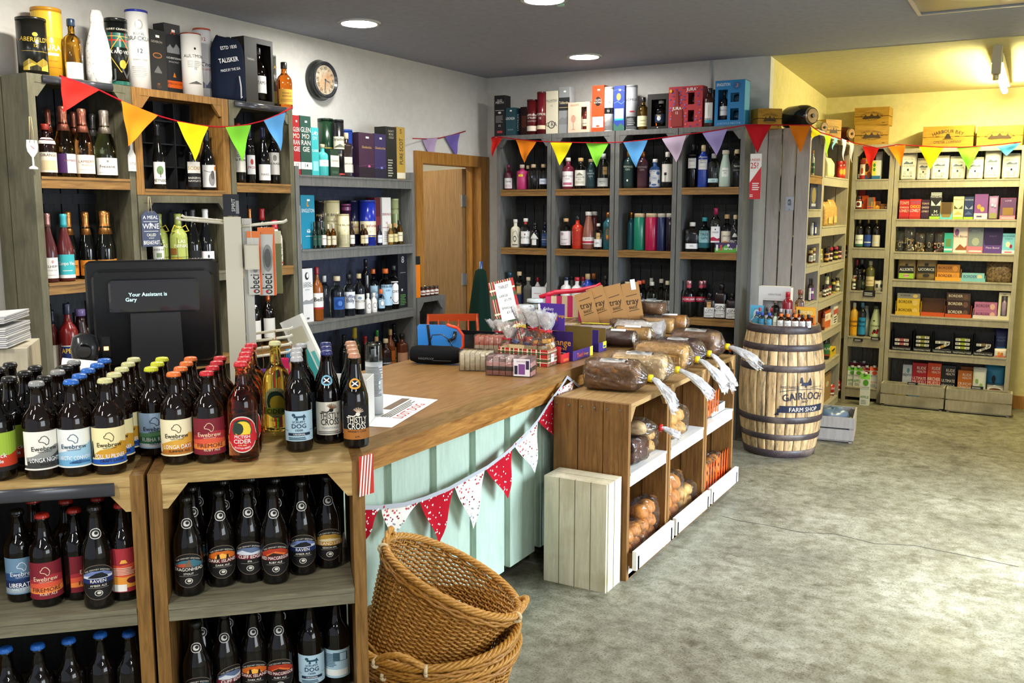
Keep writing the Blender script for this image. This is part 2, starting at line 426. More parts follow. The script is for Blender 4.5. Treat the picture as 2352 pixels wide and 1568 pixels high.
def pouch(name, loc, rz, w, dp, h, c, spec, d, cat, g, px, bg=None, pin=.18, m=None, pw=1.0, fold=0, part='bag'):
    """a soft bag standing on its base, pinched at the top; the print lies on its face"""
    t = thing(name, loc, rz, d, cat, g, px); m = m or gm(c, 'card'); mb = MB(); rs = []; rr = random.Random(int(px * 7) + int(h * 1e4))
    n = 28
    for k in range(11):
        v = k / 10; s = 1 if v < 1 - pin else 1 - (v - 1 + pin) / pin
        hd = dp / 2 * (.10 + .90 * (s ** .7)) * (1 + (.10 * math.sin(math.pi * min(1, v * 1.3))) - (.12 if k == 0 else 0)); hw = w / 2 * (1 - (.06 if k == 0 else 0) - (1 - pw) * (1 - s))
        ring = []
        for i in range(n):
            a = 2 * math.pi * i / n; ca, sa = math.cos(a), math.sin(a); q = (abs(ca) ** 5 + abs(sa) ** 5) ** -.2
            ring.append((hw * ca * q * (1 + rr.uniform(-.012, .012)), hd * sa * q * (1 + rr.uniform(-.05, .05)) , h * v + (rr.uniform(-.006, .006) if k == 10 else 0)))
        rs.append(ring)
    mb.rings(rs, m)
    def fpt(y, v): return -dp / 2 * (1 + .10 * math.sin(math.pi * min(1, v * 1.3))) - .004
    if spec or bg:
        fs = Flat((0, -dp / 2 * 1.1 - .004, .04 * h), (1, 0, 0), (0, 0, 1), w * .84, h * (1 - pin - .06)); decal(mb, fs, spec, .0004, 'card', bg)
    mb.build(part, t)
    if fold: MB().box((-w * .47 * pw, -dp * .12, h * .965), (w * .47 * pw, dp * .10, h + .004), m).build('folded_top', t)
    return t
def jar(name, loc, rz, h, r, c, lid, bg, spec, d, cat, g, px, z=(.15, .62)):
    t = thing(name, loc, rz, d, cat, g, px)
    pf = [(.9, 0), (1, .04), (1, .68), (.93, .76), (.84, .80), (.84, .86)]
    MB().lathe([(a * r, b * h) for a, b in pf], gm(c), 22).build('jar_glass', t)
    MB().lathe([(.95 * r, .80 * h), (.97 * r, .81 * h), (.97 * r, .985 * h), (.93 * r, h), (.5 * r, h * .995)], gm(lid, 'plastic'), 22).build('lid', t)
    if bg:
        mb = MB(); decal(mb, Round(lambda q: r, z[0] * h, z[1] * h, R(75)), spec, .0003, 'paper', bg); mb.build('label', t)
    return t
def can(name, loc, rz, h, r, c, spec, d, cat, g, px, bg=None, end='c8c8c4'):
    t = thing(name, loc, rz, d, cat, g, px); mb = MB(); mb.lathe([(r, .03 * h), (r, .97 * h)], gm(c, 'satin'), 24)
    if spec or bg: decal(mb, Round(lambda z: r, .05 * h, .95 * h, R(85)), spec, .0003, 'satin', bg)
    mb.build('can_body', t)
    for z0, z1, q in ((0, .03, 'base_rim'), (.97, 1, 'lid')): MB().lathe([(r * 1.02, z0 * h), (r * 1.02, z1 * h)], M(end, 'metal'), 24).build(q, t)
    return t

# ------------------------------------------------------------------ shelves for placing goods
SH = {}
def S(ph, g, ax, f, s, z, rz, ox, oy, k, dep=.07, rd=.088):
    """a real shelf: axis and value of its front plane, depth direction, height, facing; ox, oy, k read a close-up"""
    SH.clear(); SH.update(ph=ph, g=g, ax=ax, f=f, s=s, z=z, rz=R(rz), ox=ox, oy=oy, k=k, dep=dep, rd=rd)
def spot(cx, top, w, row=0, dep=None):
    px, py = SH['ox'] + cx / SH['k'], SH['oy'] + top / SH['k']; wp = w / SH['k']
    pl = SH['f'] + SH['s'] * ((SH['dep'] if dep is None else dep) + SH.get('rd', .088) * row)
    p = at(px, py, SH['ax'], pl); h = p.z - SH['z']
    lo = at(px, py + .6 * h * F / dist(p), SH['ax'], pl)
    base = Vector((lo.x, lo.y, SH['z'] + .001))
    a = at(px - wp / 2, py, SH['ax'], pl); b = at(px + wp / 2, py, SH['ax'], pl)
    return base, h, wp * dist(base) / F / 2, (b - a).length, px
NAME = dict(beer='beer_bottle', long='beer_bottle', bord='wine_bottle', burg='wine_bottle', champ='sparkling_wine_bottle', mini='miniature_bottle')
def face(p, k=.6):
    """goods are set out turned a little towards the shop floor"""
    a = math.atan2(CAM.x - p.x, p.y - CAM.y); return SH['rz'] + (a - SH['rz']) * k
def full(d, ph=None):
    return d + ' ' + (ph or SH['ph'])
def B(kind, cx, top, w, d, c='~e8eef0', k='c9a878', l=None, s='', z=(.14, .50), row=0, half=66, dep=None, n=None, sq=0, x=(), h=None, hmax=.36, jit=7, turn=0):
    base, hh, r, _, px = spot(cx, top, w, row, dep); hh = max(.05, min(h or hh, hmax)); r = min(r, hh * .36)
    L = ([(z, half, l, s, turn)] if l else []) + list(x)
    return bottle(n or NAME.get(kind, 'spirit_bottle'), base, face(base) + R(random.uniform(-jit, jit)), kind, hh, r, c, k, L, full(d), 'bottle', SH['g'], px, sq)
def T(cx, top, w, d, c, s='', lid=None, bg=None, row=0, lidh=.05, dep=None, n='whisky_tube', cat='tube'):
    base, h, r, _, px = spot(cx, top, w, row, dep)
    return tube(n, base, face(base) + R(random.uniform(-7, 7)), h, r, c, lid or c, s, full(d), cat, SH['g'], px, bg, lidh)
def X(cx, top, w, d, c, s='', side=None, dp=None, row=0, bg=None, stick=0, dep=None, n='carton', cat='box', jit=3, ss='', hh=None, zo=0, rot=0):
    base, h, _, wd, px = spot(cx, top, w, row, dep); h = hh or h; dp = dp or min(.085, wd); q = dp / 2
    base = base + (Vector((SH['s'] * q, 0, 0)) if SH['ax'] == 'x' else Vector((0, SH['s'] * q, 0))); base.z += zo
    return carton(n, base, SH['rz'] + R(random.uniform(-jit, jit) + rot), wd, dp, h - zo, c, s, full(d), cat, SH['g'], px, side, bg, stick, ss)
def PO(cx, top, w, d, c, s='', dp=.07, row=0, bg=None, dep=None, n='bag', cat='bag', **k):
    base, h, _, wd, px = spot(cx, top, w, row, dep)
    return pouch(n, base, SH['rz'] + R(random.uniform(-5, 5)), wd, dp, h, c, s, full(d), cat, SH['g'], px, bg, **k)
def J(cx, top, w, d, c, lid, bg=None, s='', row=0, dep=None, n='jar', h=None, zo=0, **k):
    base, hh, r, _, px = spot(cx, top, w, row, dep); base.z += zo; hh = h or (hh - zo)
    return jar(n, base, face(base) + R(random.uniform(-10, 10)), max(.04, hh), min(r, hh * .6), c, lid, bg, s, full(d), 'jar', SH['g'], px, **k)

# ------------------------------------------------------------------ shelving
def planks(mb, m, a0, a1, n, gap, fn):
    """n boards side by side between a0 and a1"""
    wd = (a1 - a0 + gap) / n
    for i in range(n): fn(a0 + i * wd, a0 + (i + 1) * wd - gap)
RACKS = []
def rack(name, label, loc, rz, W, D, H, shelves, pm, bm, cat='shelf unit', g=None, px=0, lip=.052, tops=True, z0=0, sides=(1, 1), post=.034, gus=True, lipm=None, nback=5, sidegap=.006, topm=None, inset=.0, rail=.036):
    """an upright unit of planked sides, a planked back and lipped shelves; shelves = [(height, material)]"""
    t = thing(name, loc, rz, label, cat, g, px)
    if abs(rz) < .01: RACKS.append(('y', loc[1], loc[1] + D - .03, loc[0] + post, loc[0] + W - post, [z for z, _ in shelves], H))
    elif abs(rz - R(90)) < .01: RACKS.append(('x', -loc[0], -loc[0] + D - .03, loc[1] + post, loc[1] + W - post, [z for z, _ in shelves], H))
    for s, x0 in zip(sides, (0, W - post)):
        if not s: continue
        mb = MB(); planks(mb, pm, .0, D, 3, sidegap, lambda a, b: mb.box((x0 + (.004 if a > .01 else 0), a, z0), (x0 + post - (.004 if a > .01 else 0), b, H), pm)); mb.build('side_panel', t)
    mb = MB(); planks(mb, bm, post, W - post, nback, .008, lambda a, b: mb.box((a, D - .014, z0), (b, D - .002, H - .01), bm))
    for zz in [z for z, _ in shelves]: mb.box((post, D - .028, zz - .12), (W - post, D - .014, zz - .07), bm)
    mb.build('back_panel', t)
    if tops:
        mb = MB(); planks(mb, pm, .022, D, 3, .005, lambda a, b: mb.box((post, a, H - .02), (W - post, b, H - .001), topm or pm)); mb.box((post, 0, H - rail), (W - post, .02, H), topm or pm); mb.build('top_board', t)
        if gus:
            for x, e in ((post, 1), (W - post, -1)):
                MB().prism([(x, H - rail), (x + e * .06, H - rail), (x + e * .012, H - rail - .06), (x, H - rail - .06)], topm or pm, .018, 'y', .002).build('corner_bracket', t)
    for z, m in shelves:
        mb = MB(); planks(mb, m, .02, D - .03, 3, .004, lambda a, b: mb.box((post + .001, a, z - .019), (W - post - .001, b, z), m)); s = mb.build('shelf', t)
        if lip:
            MB().box((post + .001, .0, z - lip), (W - post - .001, .018, z - .012), lipm or m).build('lip', s)
            MB().box((post + .001, -.004, z - .0115), (W - post - .001, .0195, z), lipm or m).build('shelf_edge', s)
    return t

# ------------------------------------------------------------------ surface materials
GREYP = tex('57543f', '716d59', (9, 9, 1.0), .55, 'wood', .3, 5, (.3, .7), '4f4c3c')
GREYG = tex('5d5e5c', '757571', (9, 9, 1.0), .55, 'wood', .25, 5, (.3, .7))
BACKP = tex('1f2022', '303133', (9, 9, 1.0), .6, 'wood', .2)
SLATE = tex('2f3342', '3f4456', (5, 5, 2), .6, 'wood', .1)
PINE = tex('6c4b26', 'a07a45', (1.2, 14, 14), .5, 'wood', .3, 6, (.3, .7), '8c6433')
PINEV = tex('6e4a20', 'a87c40', (14, 14, 1.0), .5, 'wood', .3, 6, (.3, .7))
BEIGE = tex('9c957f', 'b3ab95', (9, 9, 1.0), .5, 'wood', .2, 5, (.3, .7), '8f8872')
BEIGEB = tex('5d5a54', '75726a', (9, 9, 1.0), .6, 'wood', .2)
PALE = tex('a39d98', 'b7b1ab', (9, 9, 1.0), .5, 'wood', .2, 5, (.3, .7))
OLIVE = tex('5f5b49', '7b7660', (1.2, 12, 12), .5, 'wood', .4, 6, (.35, .65))
BEERW = tex('583d1b', '8f6935', (14, 14, 1.1), .5, 'wood', .35, 6, (.3, .7))
BEERT = tex('7d6238', 'c4a86f', (1.4, 12, 12), .42, 'wood', .3, 6, (.28, .66), 'a58450')
BREADW = tex('5e3d1b', '8d6534', (13, 13, 1.0), .6, 'wood', .4, 6, (.3, .7), '6d4a22')
BREADT = tex('8a6a40', 'b4925f', (1.2, 13, 13), .55, 'wood', .4, 6, (.3, .7))
CREAM = tex('c7bda0', 'ddd5bb', (10, 10, .9), .55, 'wood', .25, 5, (.3, .7), 'b8ac8c')
WHITEW = tex('dddad2', 'efece4', (1.2, 12, 12), .5, 'wood', .2)
OAKT = tex('6a4b25', '997446', (12, 1.0, 12), .36, 'wood', .2, 8, (.30, .68), '7d5e36')
OAKF = tex('7a4b19', 'bb8641', (16, .9, 9), .4, 'wood', .2, 8, (.32, .66))
GREENP = tex('a6bbaa', 'b6cab8', (8, 8, 1.2), .5, 'wood', .12)
CRATEW = tex('8a6416', 'b48a2c', (1.4, 10, 12), .5, 'wood', .3, 6, (.3, .7))
DOORW = tex('7c5c34', '97744a', (10, 10, .8), .45, 'wood', .1)
FRAMEW = tex('8a5a22', 'c08a42', (14, 14, .8), .4, 'wood', .25, 6, (.3, .7))
WALLW = tex('d6d4cc', 'dedcd5', (3, 3, 3), .85, 'plaster', .06, 3)
WALLY = tex('d6c988', 'e0d394', (3, 3, 3), .85, 'plaster', .06, 3)
CEIL = tex('9a9da9', 'a3a6b1', (4, 4, 4), .9, 'plaster', .08, 3)
CEILY = tex('d0c792', 'dad19c', (4, 4, 4), .9, 'plaster', .06, 3)
def concrete():
    m, nt, b = nm('concrete_floor'); L = nt.links.new
    tc = nt.nodes.new('ShaderNodeTexCoord')
    def noise(sc_, det, rough=.6):
        n = nt.nodes.new('ShaderNodeTexNoise'); n.inputs['Scale'].default_value = sc_; n.inputs['Detail'].default_value = det; n.inputs['Roughness'].default_value = rough
        L(tc.outputs['Object'], n.inputs['Vector']); return n.outputs['Fac']
    def ramp(f, *st):
        r = nt.nodes.new('ShaderNodeValToRGB'); e = r.color_ramp.elements
        e[0].position, e[0].color = st[0][0], lin(st[0][1]); e[1].position, e[1].color = st[1][0], lin(st[1][1])
        for p, c in st[2:]: q = e.new(p); q.color = lin(c)
        L(f, r.inputs['Fac']); return r.outputs['Color']
    def mul(a, c, f=1):
        x = nt.nodes.new('ShaderNodeMix'); x.data_type = 'RGBA'; x.blend_type = 'MULTIPLY'; x.inputs['Factor'].default_value = f
        L(a, x.inputs['A']); L(c, x.inputs['B']); return x.outputs['Result']
    base = ramp(noise(1.6, 6, .62), (.30, '737060'), (.70, 'a19e8c'), (.5, '898673'))
    mott = ramp(noise(14, 8, .7), (.36, 'a5a294'), (.60, 'ffffff'))
    spk = ramp(noise(120, 3, .6), (.34, '7d796c'), (.48, 'ffffff'))
    scuff = ramp(noise(4.3, 7, .75), (.32, '9c988b'), (.46, 'ffffff'))
    L(mul(mul(mul(base, mott, .8), spk, .7), scuff, .8), b.inputs['Base Color'])
    rr = nt.nodes.new('ShaderNodeMapRange'); rr.inputs['To Min'].default_value = .30; rr.inputs['To Max'].default_value = .62
    L(noise(3, 6), rr.inputs['Value']); L(rr.outputs['Result'], b.inputs['Roughness']); b.inputs['Specular IOR Level'].default_value = .35
    bp = nt.nodes.new('ShaderNodeBump'); bp.inputs['Strength'].default_value = .18; bp.inputs['Distance'].default_value = .004
    L(noise(40, 6), bp.inputs['Height']); L(bp.outputs['Normal'], b.inputs['Normal'])
    return m

# ------------------------------------------------------------------ the room
XL, YB, XA, YF, XR = -4.2, 6.95, -1.80, 8.96, 1.8
mb = MB(); mb.box((-6.4, -2.5, -.1), (XR + .1, YF + .1, 0), concrete()); fl = struct(mb.build('floor'))
ck = MB(); ckp = [(1660, 1185), (1700, 1196), (1760, 1205), (1840, 1222), (1920, 1226), (2010, 1248), (2100, 1252), (2200, 1272), (2340, 1301)]
ckm = M('4a473f', 'matte')
P = [at(x, y, 'z', .0012) for x, y in ckp]
for a, b in zip(P, P[1:]):
    d = (b - a).normalized(); q = Vector((-d.y, d.x, 0)) * .0024; ck.quad([a - q, b - q, b + q, a + q], ckm)
ck.build('crack', fl)
def wall(name, boxes, m):
    mb = MB()
    for a, b in boxes: mb.box(a, b, m)
    return struct(mb.build(name))
wall('wall_left', [((XL - .12, -2.5, 0), (XL, 5.93, 2.9)), ((XL - .12, 6.84, 0), (XL, YB + .1, 2.9)), ((XL - .12, 5.93, 2.08), (XL, 6.84, 2.9))], WALLW)
wall('wall_back', [((XL, YB, 0), (XA, YB + .1, 2.9))], WALLW)
wall('wall_alcove', [((XA - .1, YB + .1, 0), (XA, YF + .1, 2.9))], WALLY)
wall('wall_far', [((XA, YF, 0), (XR + .1, YF + .1, 2.9))], WALLY)
wall('wall_right', [((XR, 5.78, 0), (XR + .1, YF, 2.9)), ((XR, 1.5, 0), (XR + .1, 3.72, 2.9)), ((XR, 3.72, 2.2), (XR + .1, 5.78, 2.9)),
                    ((XR, -.3, 0), (XR + .1, 1.5, .9)), ((XR, -.3, 2.1), (XR + .1, 1.5, 2.9)), ((XR, -2.5, 0), (XR + .1, -.3, 2.9))], WALLW)
mb = MB(); mb.box((XL - .12, -2.5, 2.8), (XR + .1, YB, 2.9), CEIL)
struct(mb.build('ceiling'))
mb = MB(); mb.quad([(XA - .05, YB, 2.8), (XA - .05, YF + .05, 2.705), (XR + .1, YF + .05, 2.705), (XR + .1, YB, 2.8)], CEILY); struct(mb.build('ceiling_alcove', solid=.01))
mb = MB(); mb.box((at(1633, 200, 'y', YB).x - .006, YB - .014, 2.28), (at(1633, 200, 'y', YB).x + .006, YB, 2.8), M('b9bcc0', 'plastic')); struct(mb.build('trim_1'))
mb = MB(); mb.box((-.175, YF - .02, 0), (XR, YF, .11), FRAMEW); struct(mb.build('baseboard_far'))
# doorway in the left wall: frame, open door, the room beyond
mb = MB()
mb.box((XL - .13, 5.86, 0), (XL + .025, 5.95, 2.05), FRAMEW); mb.box((XL - .13, 6.80, 0), (XL + .025, 6.93, 2.05), FRAMEW); mb.box((XL - .13, 5.86, 2.05), (XL + .025, 6.93, 2.14), FRAMEW)
mb.box((XL - .11, 6.775, 0), (XL - .05, 6.80, 2.05), FRAMEW)
struct(mb.build('trim_2'))
dr = bpy.data.objects.new('door_1', None); COL.objects.link(dr); dr.location = (XL - .125, 6.765, 0); dr.rotation_euler.z = math.atan2(.29, -.60); struct(dr)
MB().box((0, -.02, .01), (.74, .02, 2.04), DOORW).build('door_panel', dr)
hg = MB()
for z in (.28, 1.05, 1.72): hg.box((-.012, -.03, z), (.012, .026, z + .1), M('9a9a98', 'metal'))
hg.build('hinge', dr)
hd = MB(); hd.tube([(.68, .02, 1.0), (.68, .06, 1.0), (.57, .065, 1.0)], .009, M('b8b8b4', 'metal')); hd.tube([(.68, -.02, 1.0), (.68, -.06, 1.0), (.57, -.065, 1.0)], .009, M('b8b8b4', 'metal')); hd.build('door_handle', dr)
wall('wall_backroom', [((-6.5, 5.0, 0), (-6.4, 9, 2.9)), ((-6.4, 8.2, 0), (XL - .12, 8.3, 2.9)), ((-6.4, 4.9, 0), (XL - .12, 5.0, 2.9)), ((-6.4, 4.9, 2.8), (XL - .12, 8.3, 2.9))], M('e6e1cf', 'matte'))
area('backroom_lamp', (-5.3, 6.2, 2.72), (0, 0, 0), .5, .9, 26, (1, .96, .88))

# ------------------------------------------------------------------ lamps
LAMPW = emit('downlight_glow', (1, .97, .92, 1), 95)
for i, (px, py, lb) in enumerate([(825, 51, 'round recessed ceiling downlight over the tall left shelving'), (1342, 128, 'round recessed ceiling downlight nearest the back wall shelves'), (1250, -4, 'round recessed ceiling downlight cut by the top picture edge')]):
    p = at(px, py, 'z', 2.8); t = thing('ceiling_downlight', (p.x, p.y, 2.8), 0, lb, 'ceiling light', 'recessed ceiling downlights', px)
    MB().lathe([(.125, -.012), (.13, -.001), (.11, -.001), (.105, -.012)], M('d8d8d4', 'plastic'), 40, cap0=False, cap1=False).build('trim_ring', t)
    MB().lathe([(.105, -.008), (.06, -.006)], LAMPW, 32).build('diffuser', t)
mb = MB(); p = at(1288, 8, 'z', 2.8)
tag(mb.lathe([(.02, -.012), (.022, -.001)], M('9fd8c8', 'plastic'), 16).build('ceiling_sensor', loc=(p.x, p.y, 2.8)), 'tiny round ceiling sensor beside the cut-off downlight', 'sensor')
# fluorescent batten in the alcove
t = thing('fluorescent_batten', (-.35, 6.55, 0), 0, 'glowing fluorescent tube light under the alcove ceiling', 'ceiling light')
TUBEY = emit('tube_glow', (1, .90, .50, 1), 85)
MB().box((-.035, .7, 2.68), (.035, 2.15, 2.74), M('e8e4d0', 'plastic')).build('housing', t)
MB().tube([(0, .72 + .1 * i, 2.645) for i in range(15)], .022, TUBEY, 12).build('tube', t)
mb = MB(); mb.box((-.028, .62, 2.60), (.028, .70, 2.79), M('c9c3ae', 'plastic')); mb.tube([(0, .66, 2.62), (0, .66, 2.56)], .02, M('d8c9a0', 'metal'), 10); mb.build('end_bracket', t)
area('batten_light', (-.35, 7.95, 2.62), (0, 0, 0), .05, 1.3, 32, (1, .87, .45))
# two fluorescent battens behind the viewer, over the shop floor
for i, (x, y, rz) in enumerate(((-1.35, -.75, 20), (.55, .35, 20), (-2.9, .2, 20))):
    area('batten_light', (x, y, 2.66), (0, 0, R(rz)), .09, 1.35, (44, 36, 30)[i], (1, .96, .88))
# more recessed downlights of the same row, above the picture
for x, y in ((-3.35, 2.75), (-2.3, 2.9)):
    l = area('downlight_lamp', (x, y, 2.79), (0, 0, 0), .2, .2, 20, (1, .95, .86)); l.data.shape = 'DISK'
# recessed square ceiling unit with a round grille
t = thing('ceiling_speaker_panel', (-.30, 5.40, 2.8), 0, 'square grey recessed ceiling panel with a round grille', 'ceiling panel')
MB().box((-.38, -.45, -.012), (.38, .45, 0), M('6d6e70', 'plastic')).build('panel', t)
mb = MB()
for a, b in (((-.40, -.47), (.40, -.45)), ((-.40, .45), (.40, .47)), ((-.40, -.45), (-.38, .45)), ((.38, -.45), (.40, .45))): mb.box((a[0], a[1], -.02), (b[0], b[1], 0), M('b9babc', 'plastic'))
mb.build('frame', t)
MB().lathe([(.25, -.016), (.25, -.012)], M('8e8f90', 'plastic'), 40).build('grille', t)
# wall clock
p = at(731, 185, 'x', XL)
t = thing('wall_clock', (XL, p.y, p.z), R(90), 'round dark wall clock with a worn roman numeral face', 'clock')
rx = Matrix.Rotation(R(90), 4, 'X')
def disc(mb, prof, m, seg=40):
    o = len(mb.v); mb.lathe(prof, m, seg)
    for i in range(o, len(mb.v)): mb.v[i] = tuple(rx @ Vector(mb.v[i]))
    return mb
disc(MB(), [(.125, 0), (.13, .02), (.118, .035), (.112, .05), (.112, .058)], M('2c2d2c', 'satin')).build('case', t)
mb = MB()
for k in range(40):
    for r0, y0, r1, y1 in ((.112, .058, .116, .068), (.116, .068, .106, .072), (.106, .072, .092, .06)):
        a, b = 2 * math.pi * k / 40, 2 * math.pi * (k + 1) / 40
        mb.quad([(r0 * math.cos(a), -y0, r0 * math.sin(a)), (r0 * math.cos(b), -y0, r0 * math.sin(b)), (r1 * math.cos(b), -y1, r1 * math.sin(b)), (r1 * math.cos(a), -y1, r1 * math.sin(a))], M('34363a', 'satin'), True)
mb.build('bezel', t)
mb = MB(); fc = tex('b9a486', 'd9cfb8', (9, 9, 9), .7, 'paper', .05, 5, (.38, .6), 'c58a4e'); disc(mb, [(.1, .0585), (.1, .059)], fc)
ff = Flat((0, -.0595, -.09), (1, 0, 0), (0, 0, 1), .18, .18)
for k, s in enumerate(['XII', 'I', 'II', 'III', 'IIII', 'V', 'VI', 'VII', 'VIII', 'IX', 'X', 'XI']):
    a = R(90 - 30 * k); b0 = len(mb.v); decal(mb, ff, 't,%s,0,.13,3a3128' % s)
    q = Matrix.Rotation(R(30 * k), 4, Vector((0, 1, 0)))
    for i in range(b0, len(mb.v)):
        v = Vector(mb.v[i]); v.z += .09 + .064; v.x *= .8; mb.v[i] = tuple(q @ v)
mb.build('dial', t)
for nme, an, L_, wd in (('hour_hand', 105, .045, .0035), ('minute_hand', 186, .066, .0028)):
    mb = MB(); mb.box((-wd, -.0635, -.008), (wd, -.0625, L_), M('101010', 'satin')); q = Matrix.Rotation(R(an), 4, Vector((0, 1, 0))); mb.v = [tuple(q @ Vector(v)) for v in mb.v]; mb.build(nme, t)

# ------------------------------------------------------------------ shelving on the left wall
XF = -3.9
rack('crate_rack', 'tall grey planked shelf rack at far left with sparkling wine', (XF, 2.57, 0), R(90), .535, .29, 2.29, [(1.845, PINE), (1.365, PINE), (.90, PINE), (.44, PINE)], GREYP, BACKP, g='racks on the left wall', px=180)
t = rack('crate_rack', 'lower grey rack under the wooden crate behind the till', (XF, 3.112, 0), R(90), .615, .29, 1.768, [(1.365, GREYP), (.90, PINE), (.44, PINE)], GREYP, BACKP, g='racks on the left wall', px=420)
t = rack('wooden_crate', 'varnished wooden crate with bottle dividers atop the grey rack', (XF - .002, 3.112, 0), R(90), .615, .285, 2.29, [(1.80, PINE)], PINEV, BACKP, 'crate', None, 420, z0=1.77, post=.045, nback=1, lip=.03)
mb = MB()
for x in (.16, .29, .42, .53): mb.box((x - .004, .20, 1.81), (x + .004, .27, 2.26), BACKP)
for z in (1.92, 2.04, 2.16): mb.box((.05, .21, z), (.565, .27, z + .007), BACKP)
mb.build('divider_grid', t)
rack('crate_rack', 'narrow grey rack with red wines right of the crate', (XF, 3.733, 0), R(90), .495, .29, 2.29, [(1.845, PINE), (1.365, PINE), (.90, PINE), (.44, PINE)], GREYP, BACKP, g='racks on the left wall', px=600)
t = rack('whisky_shelf_unit', 'wide grey shelf unit of whisky beside the doorway', (XF, 4.235, 0), R(90), 1.215, .29, 1.955, [(1.905, GREYG), (1.455, GREYG), (1.0, GREYG), (.54, GREYG)], GREYG, SLATE, px=815, tops=False, lip=.065, nback=1, sidegap=.002)
# shelving on the back wall
xs = [-3.93, -3.425, -2.88, -2.378, -1.875]
for i in range(4):
    rack('crate_rack', ['grey gin rack nearest the doorway corner', 'grey gin rack second from the doorway', 'grey gin rack second from the barrel', 'grey gin rack nearest the barrel and red poster'][i], (xs[i], 6.65, 0), 0, xs[i + 1] - xs[i] - .006, .285, 2.29,
         [(1.857, PINE), (1.385, PINE), (.895, PINE), (.42, PINE)], GREYG, BACKP, g='racks on the back wall', px=1200 + 150 * i)
# alcove shelving
XE = -1.49
def zE(py, px=1920): return at(px, py, 'x', XE).z
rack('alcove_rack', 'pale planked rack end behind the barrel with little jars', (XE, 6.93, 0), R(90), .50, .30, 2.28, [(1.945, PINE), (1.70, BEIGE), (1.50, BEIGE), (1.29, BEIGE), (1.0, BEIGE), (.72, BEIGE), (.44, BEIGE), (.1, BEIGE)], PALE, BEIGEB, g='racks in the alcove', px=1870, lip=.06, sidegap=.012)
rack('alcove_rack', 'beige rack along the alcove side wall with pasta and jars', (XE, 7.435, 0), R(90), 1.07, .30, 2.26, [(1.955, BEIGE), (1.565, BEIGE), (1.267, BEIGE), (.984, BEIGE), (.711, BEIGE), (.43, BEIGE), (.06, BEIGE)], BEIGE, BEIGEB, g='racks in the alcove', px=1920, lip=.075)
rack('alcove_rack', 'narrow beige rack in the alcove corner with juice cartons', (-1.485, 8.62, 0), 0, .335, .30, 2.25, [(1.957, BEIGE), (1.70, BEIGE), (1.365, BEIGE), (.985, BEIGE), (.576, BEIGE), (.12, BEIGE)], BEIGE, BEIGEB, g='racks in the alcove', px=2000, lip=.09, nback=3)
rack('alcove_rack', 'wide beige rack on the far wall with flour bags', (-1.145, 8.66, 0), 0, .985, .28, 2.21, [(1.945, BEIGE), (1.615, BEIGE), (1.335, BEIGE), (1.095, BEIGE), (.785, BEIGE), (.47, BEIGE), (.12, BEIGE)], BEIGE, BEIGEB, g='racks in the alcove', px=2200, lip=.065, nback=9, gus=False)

# ------------------------------------------------------------------ counter
t = thing('shop_counter', (-2.0, 3.8, 0), 0, 'long oak topped counter with pale green boarded front', 'counter')
def C(x, y, z): return (x + 2.0, y - 3.8, z)
mb = MB(); mb.prism([(.05, -1.925), (.05, 1.96), (-.80, 1.96), (-.80, -2.75), (-.44, -2.35)], OAKT, .048, 'z', .882); mb.build('worktop', t)
mb = MB(); mb.box((-.01, -1.9, .80), (.03, 1.93, .882), OAKF); mb.box((-.74, 1.90, .80), (.03, 1.93, .882), OAKF); mb.build('fascia', t)
mb = MB(); mb.box((-.06, -1.7, .09), (-.03, 1.9, .80), GREENP); mb.box((-.74, 1.87, .09), (-.06, 1.9, .80), GREENP)
y = -1.75
while y < 1.85:
    mb.box((-.03, y, .085), (-.003, min(y + .235, 1.9), .80), GREENP); y += .29
mb.build('front_boards', t)
MB().box((-.16, -1.7, 0), (-.12, 1.85, .09), M('5d6a62', 'matte')).build('kick_board', t)
MB().box((-.75, -2.0, .06), (-.72, 1.88, .882), GREENP).build('back_board', t)

# ------------------------------------------------------------------ beer crates at the front left
ANG = R(46.8); EV = Vector((math.sin(ANG), math.cos(ANG), 0)); NV = Vector((math.cos(ANG), -math.sin(ANG), 0)); BP = at(369, 1087, 'z', 1.09); BP.z = 0
BRZ = math.atan2(NV.x, -NV.y)
def beer(u, dpt, z=0): return BP + EV * u - NV * dpt + Vector((0, 0, z))
rack('beer_rack', 'wooden bottle rack at front with dark long-neck beers', beer(-.030, 0), BRZ, .50, .44, 1.09, [(.768, OLIVE), (.44, OLIVE), (.11, OLIVE)], BEERW, BACKP, 'rack', 'beer racks in the foreground', 590, nback=1, lip=.042, post=.03, topm=BEERT, rail=.026)
rack('beer_rack', 'wooden bottle rack at lower left corner with red-capped beers', beer(-.60, -.004), BRZ, .562, .44, 1.09, [(.768, OLIVE), (.44, OLIVE), (.11, OLIVE)], BEERW, BACKP, 'rack', 'beer racks in the foreground', 150, nback=1, lip=.042, post=.03, topm=BEERT, rail=.026)
for y0, ln, lb in ((2.64, .36, 'dark plastic ticket strip along the top of the far-left rack'), (3.77, .40, 'dark plastic ticket strip along the top of the narrow rack')):
    o = MB(); o.tube([(0, 0, 0), (ln, 0, 0)], .016, M('3a3b40', 'satin'), 12); o.v = [(a, b * .3, c) for a, b, c in o.v]; tag(o.build('ticket_strip', loc=(XF + .006, y0, 2.272), rz=R(90)), lb, 'ticket holder')
o = MB(); o.tube([(-.36, 0, 0), (.12, 0, 0)], .016, M('3a3b40', 'satin'), 12); o.v = [(a, b * .35, c) for a, b, c in o.v]
tag(o.build('ticket_strip', loc=beer(-.22, -.012, 1.062), rz=BRZ), 'dark plastic ticket strip along the left beer rack edge', 'ticket holder')

